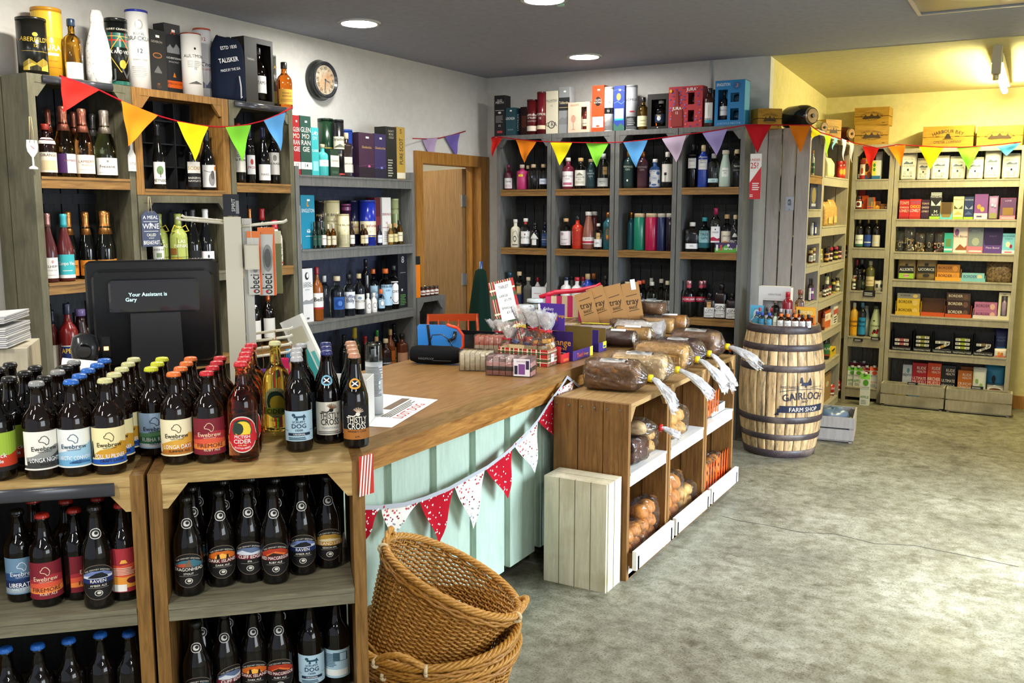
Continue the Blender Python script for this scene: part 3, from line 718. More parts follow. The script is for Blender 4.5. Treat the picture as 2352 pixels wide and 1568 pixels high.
# ------------------------------------------------------------------ whisky on top of the left racks
K1=(0,0,3.3357)
S('on top of the left racks','whiskies on top of the left racks','x',XF,-1,2.29,90,*K1,dep=.11)
T(250,148,212,'black and gold whisky tube with a landscape','14140f','c,ABERFELDY,.60,.085,c9a437,0,.7,-2;t,12,.50,.055,c9a437;e,0,.74,.12,.04,c9a437;h,8a7420,.06,-.6,.2,-.3,.28,0,.2,.3,.3,.6,.24;h,c2a338,.06,-.6,.1,-.2,.2,.2,.12,.6,.2;h,2a2610,.06,-.3,.12,0,.17,.2,.12;r,-.62,.42,.62,.425,c9a437',n='whisky_tube')
T(372,75,215,'yellow and orange whisky tube','e8a82c','r,-1,.62,1,1,efc23c;t,JURA,.42,.085,fdf6e4;r,-.3,.34,.3,.38,f6e9cf;t,SINGLE MALT,.25,.02,b46a1a;r,-.5,.16,.5,.165,b46a1a',lid='c98c22',row=1)
B('gin',555,143,132,'amber whisky bottle with dark blue stopper','~f2b13a','1d3550','f2f0ea','t,HIGHLAND,.4,.12,8a8478;r,-.7,.3,.7,.32,b0a898',(.04,.30),n='whisky_bottle',h=.285)
PO(640,300,120,'crumpled silver wrapped bottle behind the yellow whisky','c9c9c4',row=1,m=M('d2d2cc','foil'),n='wrapped_bottle',cat='bottle',dp=.09,pin=.4,pw=.4)
t=B('burg',757,116,165,'bottle wrapped in white printed tissue paper','!eceae4','!e4e2dc',None,n='wrapped_bottle')
mb=MB();hh=.34
rr=random.Random(5)
mb.lathe([(.05,.0),(.056,.05),(.054,.16),(.042,.22),(.03,.27),(.03,.31),(.022,.345)],tex('a9a8a2','f0eee8',(16,16,16),.6,'print',.5,9,(.34,.46)),23,lambda q,r: 1+.07*math.sin(5*q+r*90)+.03*math.sin(11*q));mb.build('tissue_wrap',t)
T(888,150,163,'black tartan whisky tube with a gold emblem','121413','r,-1,.60,1,.83,1d5a4c;r,-1,.70,1,.72,c22a25;r,-.5,.60,-.44,.83,c22a25;r,.3,.60,.36,.83,c22a25;r,-1,.77,1,.78,c9b25a;t,HARRY CRAWFORD,.87,.035,e8e0c8;t,JACK AND VICTOR,.50,.055,f2ede0;l,c9a437,.012,-.7,.5,0,.78,.7,.5,0,.2,-.7,.5;e,.1,.33,.2,.07,c9a437;t,J V,.10,.16,4a4c4e;r,-1,0,1,.06,1d5a4c',lid='1a1a18')
T(1060,90,165,'tall white whisky tube with royal blue lid','f3f2ec','t,ROYAL,.70,.035,6b6a62;t,BRACKLA,.63,.055,55544e;e,0,.84,.24,.07,b9b7ae;e,0,.84,.15,.045,f3f2ec;t,12,.46,.06,3a3934;t,SHERRY CASK,.36,.022,8b8a82;'+lines(-.5,.5,.14,.3,6,'c2c0b8'),lid='22309a',lidh=.03)
X(1210,235,140,'black whisky carton with a bird and copper print','1b1a1a','t,DEVERON,.80,.035,b9b2a6;e,0,.60,.5,.045,b06a2a;e,0,.60,.4,.03,2a2018;h,6a6a6a,.32,-.4,.34,0,.44,.4,.34;t,12,.12,.04,d88a3a;e,0,.10,.3,.03,3a2a1c',stick=1)
X(1335,190,120,'charcoal whisky carton with an orange band','2a2b2e','t,A,.86,.08,d3501e;r,-.8,.6,.8,.68,6d6e70;h,8d8f91,.6,-.8,.66,-.4,.72,0,.66,.4,.74,.8,.68;t,AUCHENTOSHAN,.52,.05,f0efec;t,SINGLE MALT,.47,.022,c9c8c4;r,-1,.12,1,.22,e2641f;t,AMERICAN OAK,.165,.03,3a1a08;h,d6801e,.27,-.2,.27,0,.34,.2,.27',side='1c1d20',stick=1,row=.6)
T(1470,265,150,'white whisky tube with a small black bird','f1efe8','t,AULTMORE,.62,.055,3c3a36;e,0,.77,.07,.02,22211f;t,12,.42,.035,55534e;'+lines(-.5,.5,.46,.58,4,'c4c2ba')+'h,55544f,.18,-.5,.18,0,.23,.5,.18',lid='8b3a2a',lidh=.02)
T(1580,228,130,'white whisky tube with red trim and blue lettering','eeeef0','t,12,.85,.05,b3352a;t,anCnoc,.48,.06,27306a;t,HIGHLAND,.42,.03,b3352a;h,6a6f86,.16,-.6,.18,-.2,.26,.1,.2,.4,.28,.6,.18',lid='b5482f',lidh=.025,row=1)
T(1652,322,82,'pale green whisky tube behind the navy bag','c9cfbd','t,DEANSTON,.72,.04,5b6a58;r,-.8,.4,.8,.41,6b7a68;r,-.8,.1,.8,.3,b9c0ac',row=1)
t=PO(1752,296,195,'navy drawstring whisky bag with bold white lettering','1a2133',dp=.08,pin=.16,n='gift_bag',cat='bag',pw=.75,m=M('1a2133','cloth'),part='bag_cloth')
mb=MB();q=Matrix.Rotation(R(-13),3,'Y');fs=Flat((0,-.052,.055),q @ Vector((1,0,0)),q @ Vector((0,0,1)),.15,.26);decal(mb,fs,'t,ESTD 1830,.86,.07,e8e8ea,.25;t,TALISKER,.60,.17,f4f4f4;t,MADE BY THE SEA,.42,.10,e2e2e6',.001);mb.build('print',t)
MB().tube([(.035,-.05,.14),(.04,-.055,.08),(.038,-.055,.02),(.045,-.055,.03)],.004,M('c9c9cc','satin')).build('cord',t)
# black gift box with a cut-out window and the bottle in it
def window_box(cx,top,w,d,c,wins,spec,bot=None,dp=.09,row=0,bg=None,dep=None,side=None):
    base,h,_,wd,px=spot(cx,top,w,row,dep)
    q=dp/2-.03;base=base+(Vector((SH['s']*q,0,0)) if SH['ax']=='x' else Vector((0,SH['s']*q,0)))
    t=thing('gift_box',base,SH['rz'],full(d),'gift box',SH['g'],px);m=gm(c,'card');mb=MB()
    x,y=wd/2,dp/2
    us=sorted(set([-1,1]+[u for a in wins for u in (a[0],a[2])]));vs=sorted(set([0,1]+[v for a in wins for v in (a[1],a[3])]))
    for u0,u1 in zip(us,us[1:]):
        for v0,v1 in zip(vs,vs[1:]):
            uc,vc=(u0+u1)/2,(v0+v1)/2
            if any(a[0]<uc<a[2] and a[1]<vc<a[3] for a in wins): continue
            mb.box((u0*x,-y,v0*h),(u1*x,-y+.002,v1*h),m)
    k=gm(side or c,'card')
    mb.box((-x,-y+.002,0),(-x+.003,y,h),k);mb.box((x-.003,-y+.002,0),(x,y,h),k);mb.box((-x,y-.003,0),(x,y,h),k)
    mb.box((-x,-y+.002,0),(x,y,.003),k);mb.box((-x,-y+.002,h-.003),(x,y,h),k)
    decal(mb,Flat((0,-y-.0004,0),(1,0,0),(0,0,1),wd,h),spec,.0003,'card');mb.build('carton_board',t)
    for a in wins:
        hh=(a[3]-a[1])*h*.96;wr=(a[2]-a[0])*x/2*.9;cxx=(a[0]+a[2])/2*x
        it=a[4]
        if it[0]=='glass':
            g=MB();g.lathe([(.8*wr,a[1]*h),(wr,a[1]*h+.35*hh),(.85*wr,a[1]*h+.9*hh),(.78*wr,a[1]*h+.9*hh),(.9*wr,a[1]*h+.35*hh),(.7*wr,a[1]*h+.06*hh)],M('eef2f4','glass'),20,c=(cxx,.0));g.build('tumbler',t)
        else:
            r=min(wr,y*.85);b=link('bottle',body_mesh(it[0],hh,r,gm(it[1]),0),t,(cxx,-y+r+.006,a[1]*h+.003))
            link('stopper',cap_mesh(it[0],hh,r,gm(it[2],'plastic')),b)
            if len(it)>3: link('label',label_mesh(it[0],hh,r,0,(.14,.46),62,it[3],it[4],0),b)
    return t
window_box(1945,300,215,'tall black gift box showing a bottle through its window','15130f',[(-.15,.08,.85,.92,('whis','~b0601c','1a1a1a','e6e4de','t,TAMDHU,.5,.2,222222'))],'t,TAMDHU,.66,.03,c9c6be,-.6,.25',dp=.10)
T(2090,430,62,'slim grey whisky tube with yellow lettering','55564f','t,ISLAY,.8,.06,c9a52f;t,EARLE,.62,.06,c9c9c2;t,2013,.52,.05,c9a52f;r,-.6,.1,.6,.35,c9b04a',row=1)
B('whis',2180,480,116,'amber whisky bottle with black stopper at rack end','~d9701a','17120e','d9a53e','t,MONKEY,.68,.12,3a2410;t,SHOULDER,.5,.1,3a2410;r,-.8,.2,.8,.23,7a4a18;r,-.8,.3,.8,.33,7a4a18',(.10,.42),n='whisky_bottle')

# ------------------------------------------------------------------ far left rack
S('on the upper far-left rack shelf','sparkling wines in the far-left rack','x',XF,-1,1.845,90,*K1)
PK='$c47a63'
for cx,tp,w,d,rw in ((290,835,96,'pink-foiled bottle nearest the rack side',1.4),(380,824,100,'pink-foiled bottle behind the dark liqueur',1),(575,840,100,'pink-foiled bottle behind two rosé bottles',1.2)):
    B('champ',cx,tp,w,d,'241214',PK,'e8d8cc','',row=rw,h=.315)
B('champ',480,818,150,'golden sparkling bottle with pink foil, purple label','~d79a4a',PK,'ded2d8','r,-1,0,-.1,1,4a2a5a;t,LAMBERTI,.6,.12,7a5a4a,.3',(.06,.33),row=.3,h=.325)
B('champ',637,826,150,'golden sparkling bottle with pink foil, cream label','~d79a5a',PK,'efdccb','t,LAMBERTI,.58,.14,7a5448;t,PROSECCO,.42,.08,a88472;r,-.6,.2,.6,.22,c9a898',(.06,.33),row=.1,h=.322)
B('champ',720,836,110,'dark sparkling bottle with silver foil at the back','10120f','$8a8a88','dddacc','',row=1.2,h=.315)
B('champ',811,824,160,'pale green diamond-cut sparkling bottle with silver foil','~c9d9a0','$b5a898','f0ede6','t,Freixenet,.42,.17,4a4640;e,0,.8,.1,.07,8a8478;r,-.7,.14,.7,.16,b0aaa0',(.05,.30),h=.325)
B('gin',362,990,140,'dark orange liqueur bottle with red cap','1d0d0c','8f2a20','e6dcc8','t,DRANGE,.8,.14,5a3a22;r,-.7,.1,.7,.6,d9c69a',(.08,.46),dep=.06,x=[((.62,.74),60,'e6e2da','t,TEA,.4,.3,8a3a3a')],n='liqueur_bottle',h=.235)
S('on the second shelf of the far-left rack','wines in the far-left rack','x',XF,-1,1.365,90,0,400,3.3357)
B('burg',376,285,118,'rosé bottle with pink cap and white label','!4a1f22','$b98580','f0eee8','e,.2,.8,.14,.08,d09a98;t,DELHEIM,.52,.12,6a6662;t,PINOTAGE ROSE,.36,.06,9a9692;r,-.6,.15,.6,.17,b8b4ae',(.06,.36),h=.315)
B('burg',500,290,125,'rosé bottle with turquoise cap and label','!5a2224','3aa8b4','3fb0b6','t,Campo Viejo,.55,.16,f4f4f0;r,-.5,.3,.5,.33,d8ecec;r,-1,0,1,.14,e8e8e6',(.05,.40),h=.312)
for cx,tp,rw,d in ((578,265,.9,'gold-foiled black prosecco nearest the turquoise rosé'),(655,262,.6,'gold-foiled black prosecco with a half seen label'),(828,262,.8,'gold-foiled black prosecco at the right rear')):
    B('champ',cx,tp,118,d,'0c0d0b','$c98a4a','d98a2c','t,CANTI,.5,.2,2a1a0c',(.05,.28),row=rw,h=.322)
B('champ',772,262,128,'gold-foiled black prosecco with full orange label','0c0d0b','$c98a4a','dc9236','t,CANTI,.62,.22,1f140a;t,PROSECCO,.35,.1,5a3a1a;r,-.7,.16,.7,.18,8a5a22',(.04,.28),row=.1,h=.326)
S('on the third shelf of the far-left rack','aperitifs in the far-left rack','x',XF,-1,.90,90,0,400,3.3357)
B('bord',378,1030,62,'red aperitif with white collar','!4a1414','1c1c22','ded8ce','',x=[((.70,.80),60,'e6e2dc','r,-1,.2,1,.4,b03a3a')],row=.4)
B('bord',428,1038,82,'red aperitif with navy cap','!5a1416','22243a','ded8ce','',row=.5)
B('whis',525,1045,140,'orange-red aperitif with navy cap and yellow lettering','!6a1414','20223c','1b2a5c','t,APEROL,.50,.32,f0c040;r,-1,.94,1,1,d9d4c8;r,-1,0,1,.08,d9d4c8',(.26,.46),h=.36,x=[((.05,.25),70,'ece8e0','r,-1,0,-.3,1,c0392b')])
B('flow',628,1030,135,'dark liqueur with long purple neck seal','!240d10','6a5a8a','1c2140','',row=.2)
B('bord',588,1058,70,'dark bottle behind the aperitifs','14100f','1a1a18',None,row=1.2)
B('bord',685,1065,75,'dark bottle with small white neck tag','14100f','15161c','d8d4cc','',row=.8,x=[((.64,.76),50,'e4e2de','')])

# ------------------------------------------------------------------ crate and rack right of it
S('in the wooden crate','wines in the wooden crate','x',XF,-1,1.80,90,*K1)
B('burg',1215,950,92,'red wine with a tree on its white label','0f1110','141414','eae8e2','e,0,.62,.5,.2,6a8a5a;r,-.06,.3,.06,.6,6a4a34;t,REYNEKE,.1,.14,3a3834',(.08,.42),h=.33,dep=.09)
B('bord',1475,985,108,'red wine with half white half black label','0c0c0e','141418','131316','r,-1,.55,1,1,ece6da;t,SCOUT,.68,.14,c9a040;t,BASKERVILLE,.32,.08,d8d4cc;t,NAVIGATOR,.2,.08,d8d4cc',(.05,.46),h=.32)
B('burg',1590,985,115,'red wine with a dog picture on its label','101012','1a1a1a','e9e7e2','e,.1,.35,.4,.3,8a8886;e,.2,.55,.25,.2,5a5856;e,.6,.85,.2,.11,e08a2a;l,3a3836,.02,-.8,.75,-.2,.68,.3,.72',(.05,.42),h=.32)
S('on the top shelf of the narrow rack','wines in the narrow rack','x',XF,-1,1.845,90,*K1)
B('bord',1830,945,96,'red wine with a tall ivory label','0e0f0e','8a2a2a','e4dfd2','t,Cotes,.6,.1,4a463e;t,du Rhone,.45,.1,4a463e',(.18,.60))
B('bord',1918,975,70,'red wine with a small red crest','0e0e10','1c2036','eceae6','t,PICO,.3,.13,b0383a;e,0,.65,.3,.15,c0484a',(.16,.50))
B('burg',2020,975,95,'red wine with a low plain white label','0f0f11','20264a','ebe9e4','t,MAREL,.3,.14,5a5852',(.06,.34))
B('bord',2097,1010,88,'red wine with a grey crest, rightmost','0e0e0f','161616','dedad0','e,0,.75,.3,.14,8a867c;t,LA RADE,.45,.1,55524a',(.18,.60),row=.3)
S('on the second shelf of the crate rack','wines behind the till','x',XF,-1,1.365,90,0,400,3.3357)
B('burg',1212,450,88,'white-labelled wine under the hanging sign','101110','202020','e6e4de','t,HAUVRE,.3,.16,3a3836;r,-.4,.5,.4,.7,8a9a70',(.10,.48),h=.30)
def wrapped(cx,top,w,d,c,inks,**k):
    t=B('bord',cx,top,w,d,'!'+c,'!'+k.pop('cap',c),c,inks,(.0,.60),half=100,n='wrapped_wine_bottle',**k)
    return t
YG='r,-1,.1,0,.45,b9a43a;l,2a2a18,.012,-1,.45,1,.45;l,2a2a18,.012,-.3,0,-.3,1;l,2a2a18,.012,.3,.1,.3,.8;l,2a2a18,.012,-1,.2,1,.2;t,21,.25,.14,2a2a18;t,LAS,.85,.09,eef0d8;t,NINAS,.72,.1,eef0d8;r,-.9,.52,-.35,.7,8a5a2a'
for cx,tp,d,rw in ((1265,382,'wine in green patterned paper behind another',.6),(1356,366,'wine in green patterned paper with raffia bow',0)):
    t=wrapped(cx,tp,128,d,'a9b45c',YG,row=rw,h=.31)
    mb=MB();mb.tube([(.018*math.cos(a),.018*math.sin(a),.23) for a in [k*.6 for k in range(11)]],.004,M('d8c43a','matte'))
    for s in (-1,1): mb.tube([(0,-.02,.23),(s*.03,-.03,.25),(s*.045,-.03,.22),(s*.02,-.025,.215),(0,-.02,.23)],.003,M('d8c43a','matte'))
    mb.build('raffia_bow',t)
B('burg',1432,330,90,'dark wine half hidden by the raffia bow','0d0e0d','1a1a1a',None,row=1,h=.33)
B('burg',1483,315,118,'black wine with a black label','0b0b0c','2a2a2c','101014','t,CLOUD ISLAND,.45,.14,c9c6c0',(.06,.34),h=.335)
B('burg',1582,314,112,'dark wine with white cap and white label','101214','e6e6e4','ebe9e6','e,0,.7,.12,.1,2a2a2a;'+lines(-.6,.6,.2,.5,4,'aaa8a2'),(.04,.32),h=.335)
S('on the second shelf of the narrow rack','wines in the narrow rack','x',XF,-1,1.365,90,0,400,3.3357)
B('bord',1822,268,75,'black-capped dark wine at the back','0c0c0d','1a1a1a',None,row=1)
B('bord',1922,264,80,'copper-capped dark wine','0f0d0c','$a86a3a',None,row=.6)
B('bord',2012,264,100,'red-capped wine with a white label','0f0f14','8f1d24','ecebe8','r,-1,0,1,.12,8a4a6a;e,0,.6,.15,.1,8a8886',(.20,.58))
wrapped(2110,345,108,'wine wrapped in cream paper with red lettering','e0d8c4','t,LAS,.86,.09,b03030;t,NINAS,.74,.10,b03030;t,MAPUCHE,.63,.07,22201c;r,-1,.55,1,.56,b06a4a;l,22201c,.012,-1,.40,1,.40;t,24 29,.30,.12,22201c;r,-1,.08,1,.14,b03038',cap='c23038',h=.27)
S('on the lower shelf of the narrow rack','wines in the narrow rack','x',XF,-1,.90,90,0,400,3.3357)
B('bord',1950,915,96,'black-capped dark wine','0c0c0d','15151a','d8d4cc','',x=[((.755,.79),60,'dcd8d0','')])
B('bord',2058,893,96,'orange-capped dark wine','100d0c','$b4623a','d8d4cc','')

# ------------------------------------------------------------------ whisky unit beside the doorway
K5=(640,240,2.53)
S('on the top shelf by the doorway','whiskies on the top shelf by the doorway','x',XF,-1,1.905,90,*K5,dep=.05)
GL='t,GLEN,.73,.085,f2eee6;t,MO,.62,.085,f2eee6;t,RAN,.51,.085,f2eee6;t,GIE,.40,.085,f2eee6;e,.1,.66,.1,.015,e0a030;r,-1,.10,1,.22,f0ece4;'
X(110,66,42,'red malt carton with stacked white lettering','a3151f',GL+'t,12,.13,.07,a3151f',side='7a0f18',dp=.085,stick=1)
X(165,70,62,'dark green malt carton with stacked white lettering','1f4a3f',GL+'t,14,.13,.07,1f4a3f',side='163830',dp=.085,stick=1)
X(218,137,40,'turquoise whisky carton','36b0b4','t,LAD,.85,.07,d8f0ee;t,DY,.75,.07,d8f0ee;r,-.7,.1,.7,.3,8ad4d2;t,CLASSIC,.5,.05,e8f4f2',dp=.085,stick=1)
B('gin',266,232,66,'turquoise opaque whisky bottle','!4cc0bc','c9b898','f0f6f4','t,Classic,.5,.2,2a8a88',(.30,.50),n='whisky_bottle')
T(284,84,90,'large dark green whisky tube','17341f','r,-1,.5,1,.52,b09a4a;t,12,.4,.08,c9b060',row=1,lid='0f2416')
X(307,262,48,'small green carton with a cream label','1e3a28','r,-1,.35,1,.78,e6e0d0;t,Clynelish,.55,.08,3a3a30;r,-.7,.1,.7,.2,3a5a44',dp=.07,dep=.03)
T(357,90,62,'black whisky tube with a cream label','18181a','r,-1,.50,1,.74,e9e2c6;t,Strathisla,.66,.06,3a342a;h,6a6a58,.53,-.8,.53,0,.6,.8,.53;t,18,.36,.05,c9c2b0;r,-1,0,1,.03,b02a2a')
B('flat',412,165,60,'square dark whisky bottle with a white sticker','!2a1a14','d9cba8','ded6c4','t,SMOKE,.5,.12,3a2a20',(.1,.45),n='whisky_bottle',sq=1,dep=.03)
T(456,156,92,'royal blue whisky tube with a cream label','1f3a86','c,ABERLOUR,.66,.06,dfe6f2,0,.7,.5;t,DISTILLERY,.58,.03,dfe6f2;r,-.9,.08,.9,.26,eae4d2;'+lines(-.6,.6,.11,.24,4,'8a8678')+'t,SINGLE MALT,.42,.03,c9d2e8',lid='2a4a9a',row=.8)
X(556,172,90,'dark purple whisky carton with pink print','3f1f3c','t,Glenkinchie,.66,.055,c9a060;e,.3,.26,.16,.03,d06a9a;r,-1,0,1,.24,1f1222;l,8a3a6a,.006,-1,.25,1,.32',side='2a1628',stick=1)
X(636,178,62,'indigo whisky carton with gold print','33265a','t,Glenkinchie,.66,.055,c9a060;e,.2,.24,.2,.03,7a8ad0;r,-1,0,1,.22,191530;l,5a4a8a,.006,-1,.22,1,.3',side='1f1838',stick=1)
X(697,137,58,'black carton side with pale slogan beside gold','14170f',"t,DON'T,.90,.04,c9c6b4;t,BE SO,.84,.04,c9c6b4;t,COLD,.78,.04,c9c6b4;"+lines(-.7,.3,.05,.4,7,'a8a596'),dp=.10)
X(745,138,46,'gold carton with vertical black lettering','b8963c','t,S,.88,.09,2a2412;v,PURE SCOT,.54,.12,2a2412,0,.5;r,-1,.02,1,.13,e6ddc4',side='8a6e2a',dp=.10)
S('on the second shelf by the doorway','whiskies on the second shelf by the doorway','x',XF,-1,1.455,90,*K5,dep=.05)
X(117,588,34,'narrow white carton with vertical black lettering','eceae6','v,RAASAY,.5,.09,2a2a2c,0,.6;r,-1,.02,1,.12,a8343a',dp=.08)
X(175,527,84,'teal blue whisky carton','1787a8','t,SINGLETON,.68,.07,eef6f8;e,0,.83,.2,.05,c98a3a;e,.1,.84,.12,.03,1787a8;t,12,.30,.07,eef6f8;r,-.4,.23,.8,.24,eef6f8;t,YEARS,.31,.03,eef6f8,.02,.3',side='102a4a',stick=1)
T(240,560,58,'black whisky tube beside teal carton','1c1a1a','r,-1,.3,1,.6,3a342c;t,MALT,.7,.06,c9b070',row=1)
T(268,560,50,'khaki whisky tube at the back','6a6648','r,-1,.3,1,.32,3a3828',row=1.2)
T(320,558,92,'large cream whisky tube','d9cfa2','t,THE BALVENIE,.70,.06,3c3828;t,DOUBLEWOOD,.56,.035,6a6248;r,-.8,.5,.8,.505,6a6248;r,-.8,.2,.8,.35,c9bd8c',row=.9,lid='b9ad7c')
T(384,637,68,'small cream whisky tube','e6dcae','t,THE BALVENIE,.68,.06,3c3828;t,12,.5,.05,6a6248;'+lines(-.6,.6,.1,.4,7,'b0a67c'),lid='c9bd8c')
T(394,578,58,'dark tube with plum lid','3a1a34','r,-1,.9,1,.99,7a3a62',row=1.2,lid='7a3a62')
T(452,558,66,'navy whisky tube with gold label','161a36','r,-1,.25,1,.56,c9b47a;t,Glenfarclas,.4,.06,8a2a2a',row=1)
T(530,556,94,'bright blue whisky tube with cream label','1c2f9c','r,-1,.22,1,.56,e9dfbc;t,Glenfarclas,.42,.07,9a2a30;t,15,.28,.05,3a3428;r,-1,.18,1,.2,c9a83a',lid='24368c')
X(590,542,30,'maroon carton edge','5a1a26','r,-1,.4,1,.6,7a2a36',dp=.08,row=.3)
X(627,541,52,'white carton with red lettering','e9e6e0','t,BENROMACH,.62,.055,a8303a;t,10,.44,.05,a8303a;r,-1,.36,1,.37,a8303a;'+lines(-.6,.6,.06,.3,6,'b0aca4'),side='cfcbc4')
T(676,548,46,'pale green whisky tube with leaf print','b9c48a','r,-1,.3,1,.7,93a066;t,KILCHOMAN,.8,.04,55603a',row=.8)
for cx,tp,w,c,k,l,d in ((210,682,26,'12201a','1a2a1e','24463a','miniature dark green bottle'),(236,684,28,'14241c','1a2a1e','2c5242','miniature green bottle with green label'),(264,682,32,'14241c','22342a','ece8dc','miniature green bottle with white label'),
    (291,696,28,'~c9862a','c9c0a8','d8cfae','miniature amber bottle'),(322,693,34,'~b8701e','b9b09a','d8cfae','miniature whisky bottle with buff label'),(430,690,30,'2a1812','1a1a1a','e6e2d6','miniature dark bottle with white label'),
    (490,696,26,'~a8601c','141414','c9b88a','miniature brown bottle'),(508,694,34,'3a2214','c9b48a','e2dac6','miniature cork-topped bottle'),(590,700,30,'1a1c28','1a1a2a','d8dcea','miniature navy-capped bottle'),
    (655,694,32,'~d9a042','c9b48a','d9cf9a','miniature pale gold bottle'),(681,690,32,'~c98a30','b07a3a','d9c88a','miniature gold bottle with gold label'),(709,672,38,'~c27a28','1a1814','e0d8b4','miniature square whisky at the shelf end')):
    B('mini',cx,tp,w,d,c,k,l,'r,-.7,.6,.7,.66,6a6458',(.12,.5),dep=.035)
S('on the third shelf by the doorway','spirits on the third shelf by the doorway','x',XF,-1,1.0,90,*K5,dep=.05)
X(169,953,66,'white carton with a grey mountain print','eceae8','t,LOCH,.70,.05,2c2c2e;t,LOMOND,.65,.05,2c2c2e;e,0,.86,.35,.07,2c2c2e;e,.1,.87,.2,.045,eceae8;r,-.4,.6,.4,.61,8a8a8c;h,9a9c9e,.34,-1,.38,-.3,.42,.3,.40,1,.44;e,0,.07,.25,.02,6a6a6c',side='4a2f30')
B('whis',231,944,66,'amber blended whisky with maroon cap','!8a4a14','8a1d24','efece4',"t,Bell's,.5,.25,1a1a1a;r,-1,0,1,.12,b02a30",(.22,.52),n='whisky_bottle')
B('tall',290,994,56,'slim clear ribbed bottle','~e6ecee','d8d8d4',None,row=.8)
B('gin',350,998,88,'round clear bottle with a blue swirl','~dfe9f2','d8c8a8','2456a0','e,0,.5,.8,.4,1b3f86;e,.1,.5,.4,.2,4a7ac0',(.2,.5),half=45)
B('gin',418,985,68,'clear gin with black stopper and blue lettering','~e6ecee','1e2024','e6eaee','t,Puffling,.62,.22,2a3a6a;t,Billy,.38,.22,2a3a6a',(.18,.58))
B('gin',474,983,64,'clear gin with a cork and white label','~e6ecee','c9b48c','ecebe6','t,WESTON,.45,.15,4a4a4a;e,-.1,.75,.3,.1,7a9ab0',(.14,.50))
B('tall',508,868,52,'tall black bottle with a red neck band','101014','15151a',None,row=.9)
B('gin',560,955,58,'clear gin with orange stopper at the back','~cfe0ea','d2641e','b4d4e6','t,DANCING,.5,.15,2a4a6a',(.2,.6),row=.9)
B('gin',641,953,78,'clear gin with orange stopper and a puffin','~dbe7ee','d2641e','a9cfe6','t,DANCING PUFFIN,.84,.10,24466a;t,GIN,.68,.1,24466a;e,.45,.30,.12,.12,20242a;e,.45,.26,.07,.08,f0f0f0;e,.55,.38,.06,.03,e0782a',(.12,.62),half=60)
B('gin',699,933,64,'clear gin with black cap and round white label','~d6dde0','1c1c20','f0efec','e,0,.5,.75,.46,2a2a2c;e,0,.5,.7,.43,f0efec;t,NORTH,.5,.12,2a2a2c;r,.5,0,1,1,1c1c22',(.12,.64))
X(752,852,50,'tall black carton at the shelf end','1a1b24','t,8,.8,.12,b9bac2;r,-.6,.62,.6,.63,8a8a92;r,-.4,.3,-.1,.34,d0d0d4;'+lines(-.7,.7,.05,.25,7,'5a8a4a'),dp=.1)
for cx,tp,w,c,l,k,d in ((528,1098,36,'!ecebe4','f2f0ea','e6e4de','miniature white stoneware bottle'),(563,1094,36,'!ecebe4','f2f0ea','dcd8d0','miniature white bottle with a ring print'),(607,1074,42,'~b0d0e4','a4c8de','d2641e','miniature gin with orange stopper')):
    B('mini',cx,tp,w,d,c,k,l,'e,0,.5,.5,.3,6a6a68;e,0,.5,.4,.24,f2f0ea',(.14,.6),dep=.03)
S('on the lowest shelf by the doorway','spirits on the lowest shelf by the doorway','x',XF,-1,.54,90,*K5,dep=.07)
for cx,tp,w,c,k,l,d,rw,kd in ((395,1336,56,'14100e','1a1a1a',None,'dark bottle beside the aerosol',.8,'bord'),(432,1296,70,'24301a','c2a82e',None,'green bottle with a big yellow capsule',.5,'bord'),(461,1396,66,'!5a2a10','c9a878','e9e5da','brown rum with cork and white label',-.3,'gin'),
    (505,1344,56,'1c1210','b02a2a',None,'dark bottle with red cap',.8,'bord'),(577,1310,44,'16301c','3aa040',None,'dark bottle with bright green cap',.7,'tall'),(571,1348,50,'!6a3014','c9a070','d9cfae','rum bottle with a cork',.2,'gin'),
    (622,1360,66,'!2a1410','d6c69a','1c1d22','dark rum with buff cap and black label',0,'gin'),(651,1305,52,'!7a3a14','d8b070','c26a24','tiger striped rum bottle',.6,'whis'),(675,1274,52,'101010','141414','b9a878','tall black bottle with tan label',.9,'bord'),(722,1330,66,'!5a2a14','16120f','b98a6a','brown square bottle with black stopper',.1,'flat')):
    B(kd,cx,tp,w,d,c,k,l,('t,BEAT,.5,.2,2a2a2a' if cx==461 else 't,CARIBBEAN,.5,.13,e8e8e8' if cx==622 else 'r,-.8,.3,.8,.35,3a3428'),(.14,.5),row=rw,n='rum_bottle' if l else None,hmax=.40)

# ------------------------------------------------------------------ whisky along the top of the back wall racks
YG0=6.65
K6=(1100,160,3.459);K7=(1100,450,3.459)
S('on top of the back racks','whiskies on top of the back racks','y',YG0,1,2.29,0,*K6,dep=.06)
X(172,206,84,'black whisky carton with white lettering','17171a','t,OLD,.86,.05,e0deda;t,PERTH,.80,.055,e0deda;r,-.8,.63,.8,.64,c9c6c0;e,0,.58,.3,.025,d8d6d0;t,12,.24,.05,e0deda;r,-.5,.08,.5,.14,a83a3a;'+lines(-.7,.7,.34,.52,6,'8a8884'),dp=.10)
X(245,304,74,'teal whisky carton with white sideways lettering','1f4650','t,LOCHLEA,.58,.09,e6ecec;t,SINGLE,.2,.05,9ab0b4',ss='v,LOCHLEA,.5,.16,e6ecec,0,.6',dp=.10,stick=1)
X(352,298,60,'dark red whisky carton behind a tube','3a1414','r,-.6,.3,.6,.7,7a3a24',row=.9)
T(427,240,86,'maroon whisky tube with arched lettering','5a1418','c,ABERLOUR,.56,.06,e6ded2,0,.7,.6;t,DISTILLERY,.47,.05,e6ded2;r,-.9,.08,.9,.24,e6d8c4;t,SINGLE MALT,.37,.04,c9b8a8',lid='3c0e12')
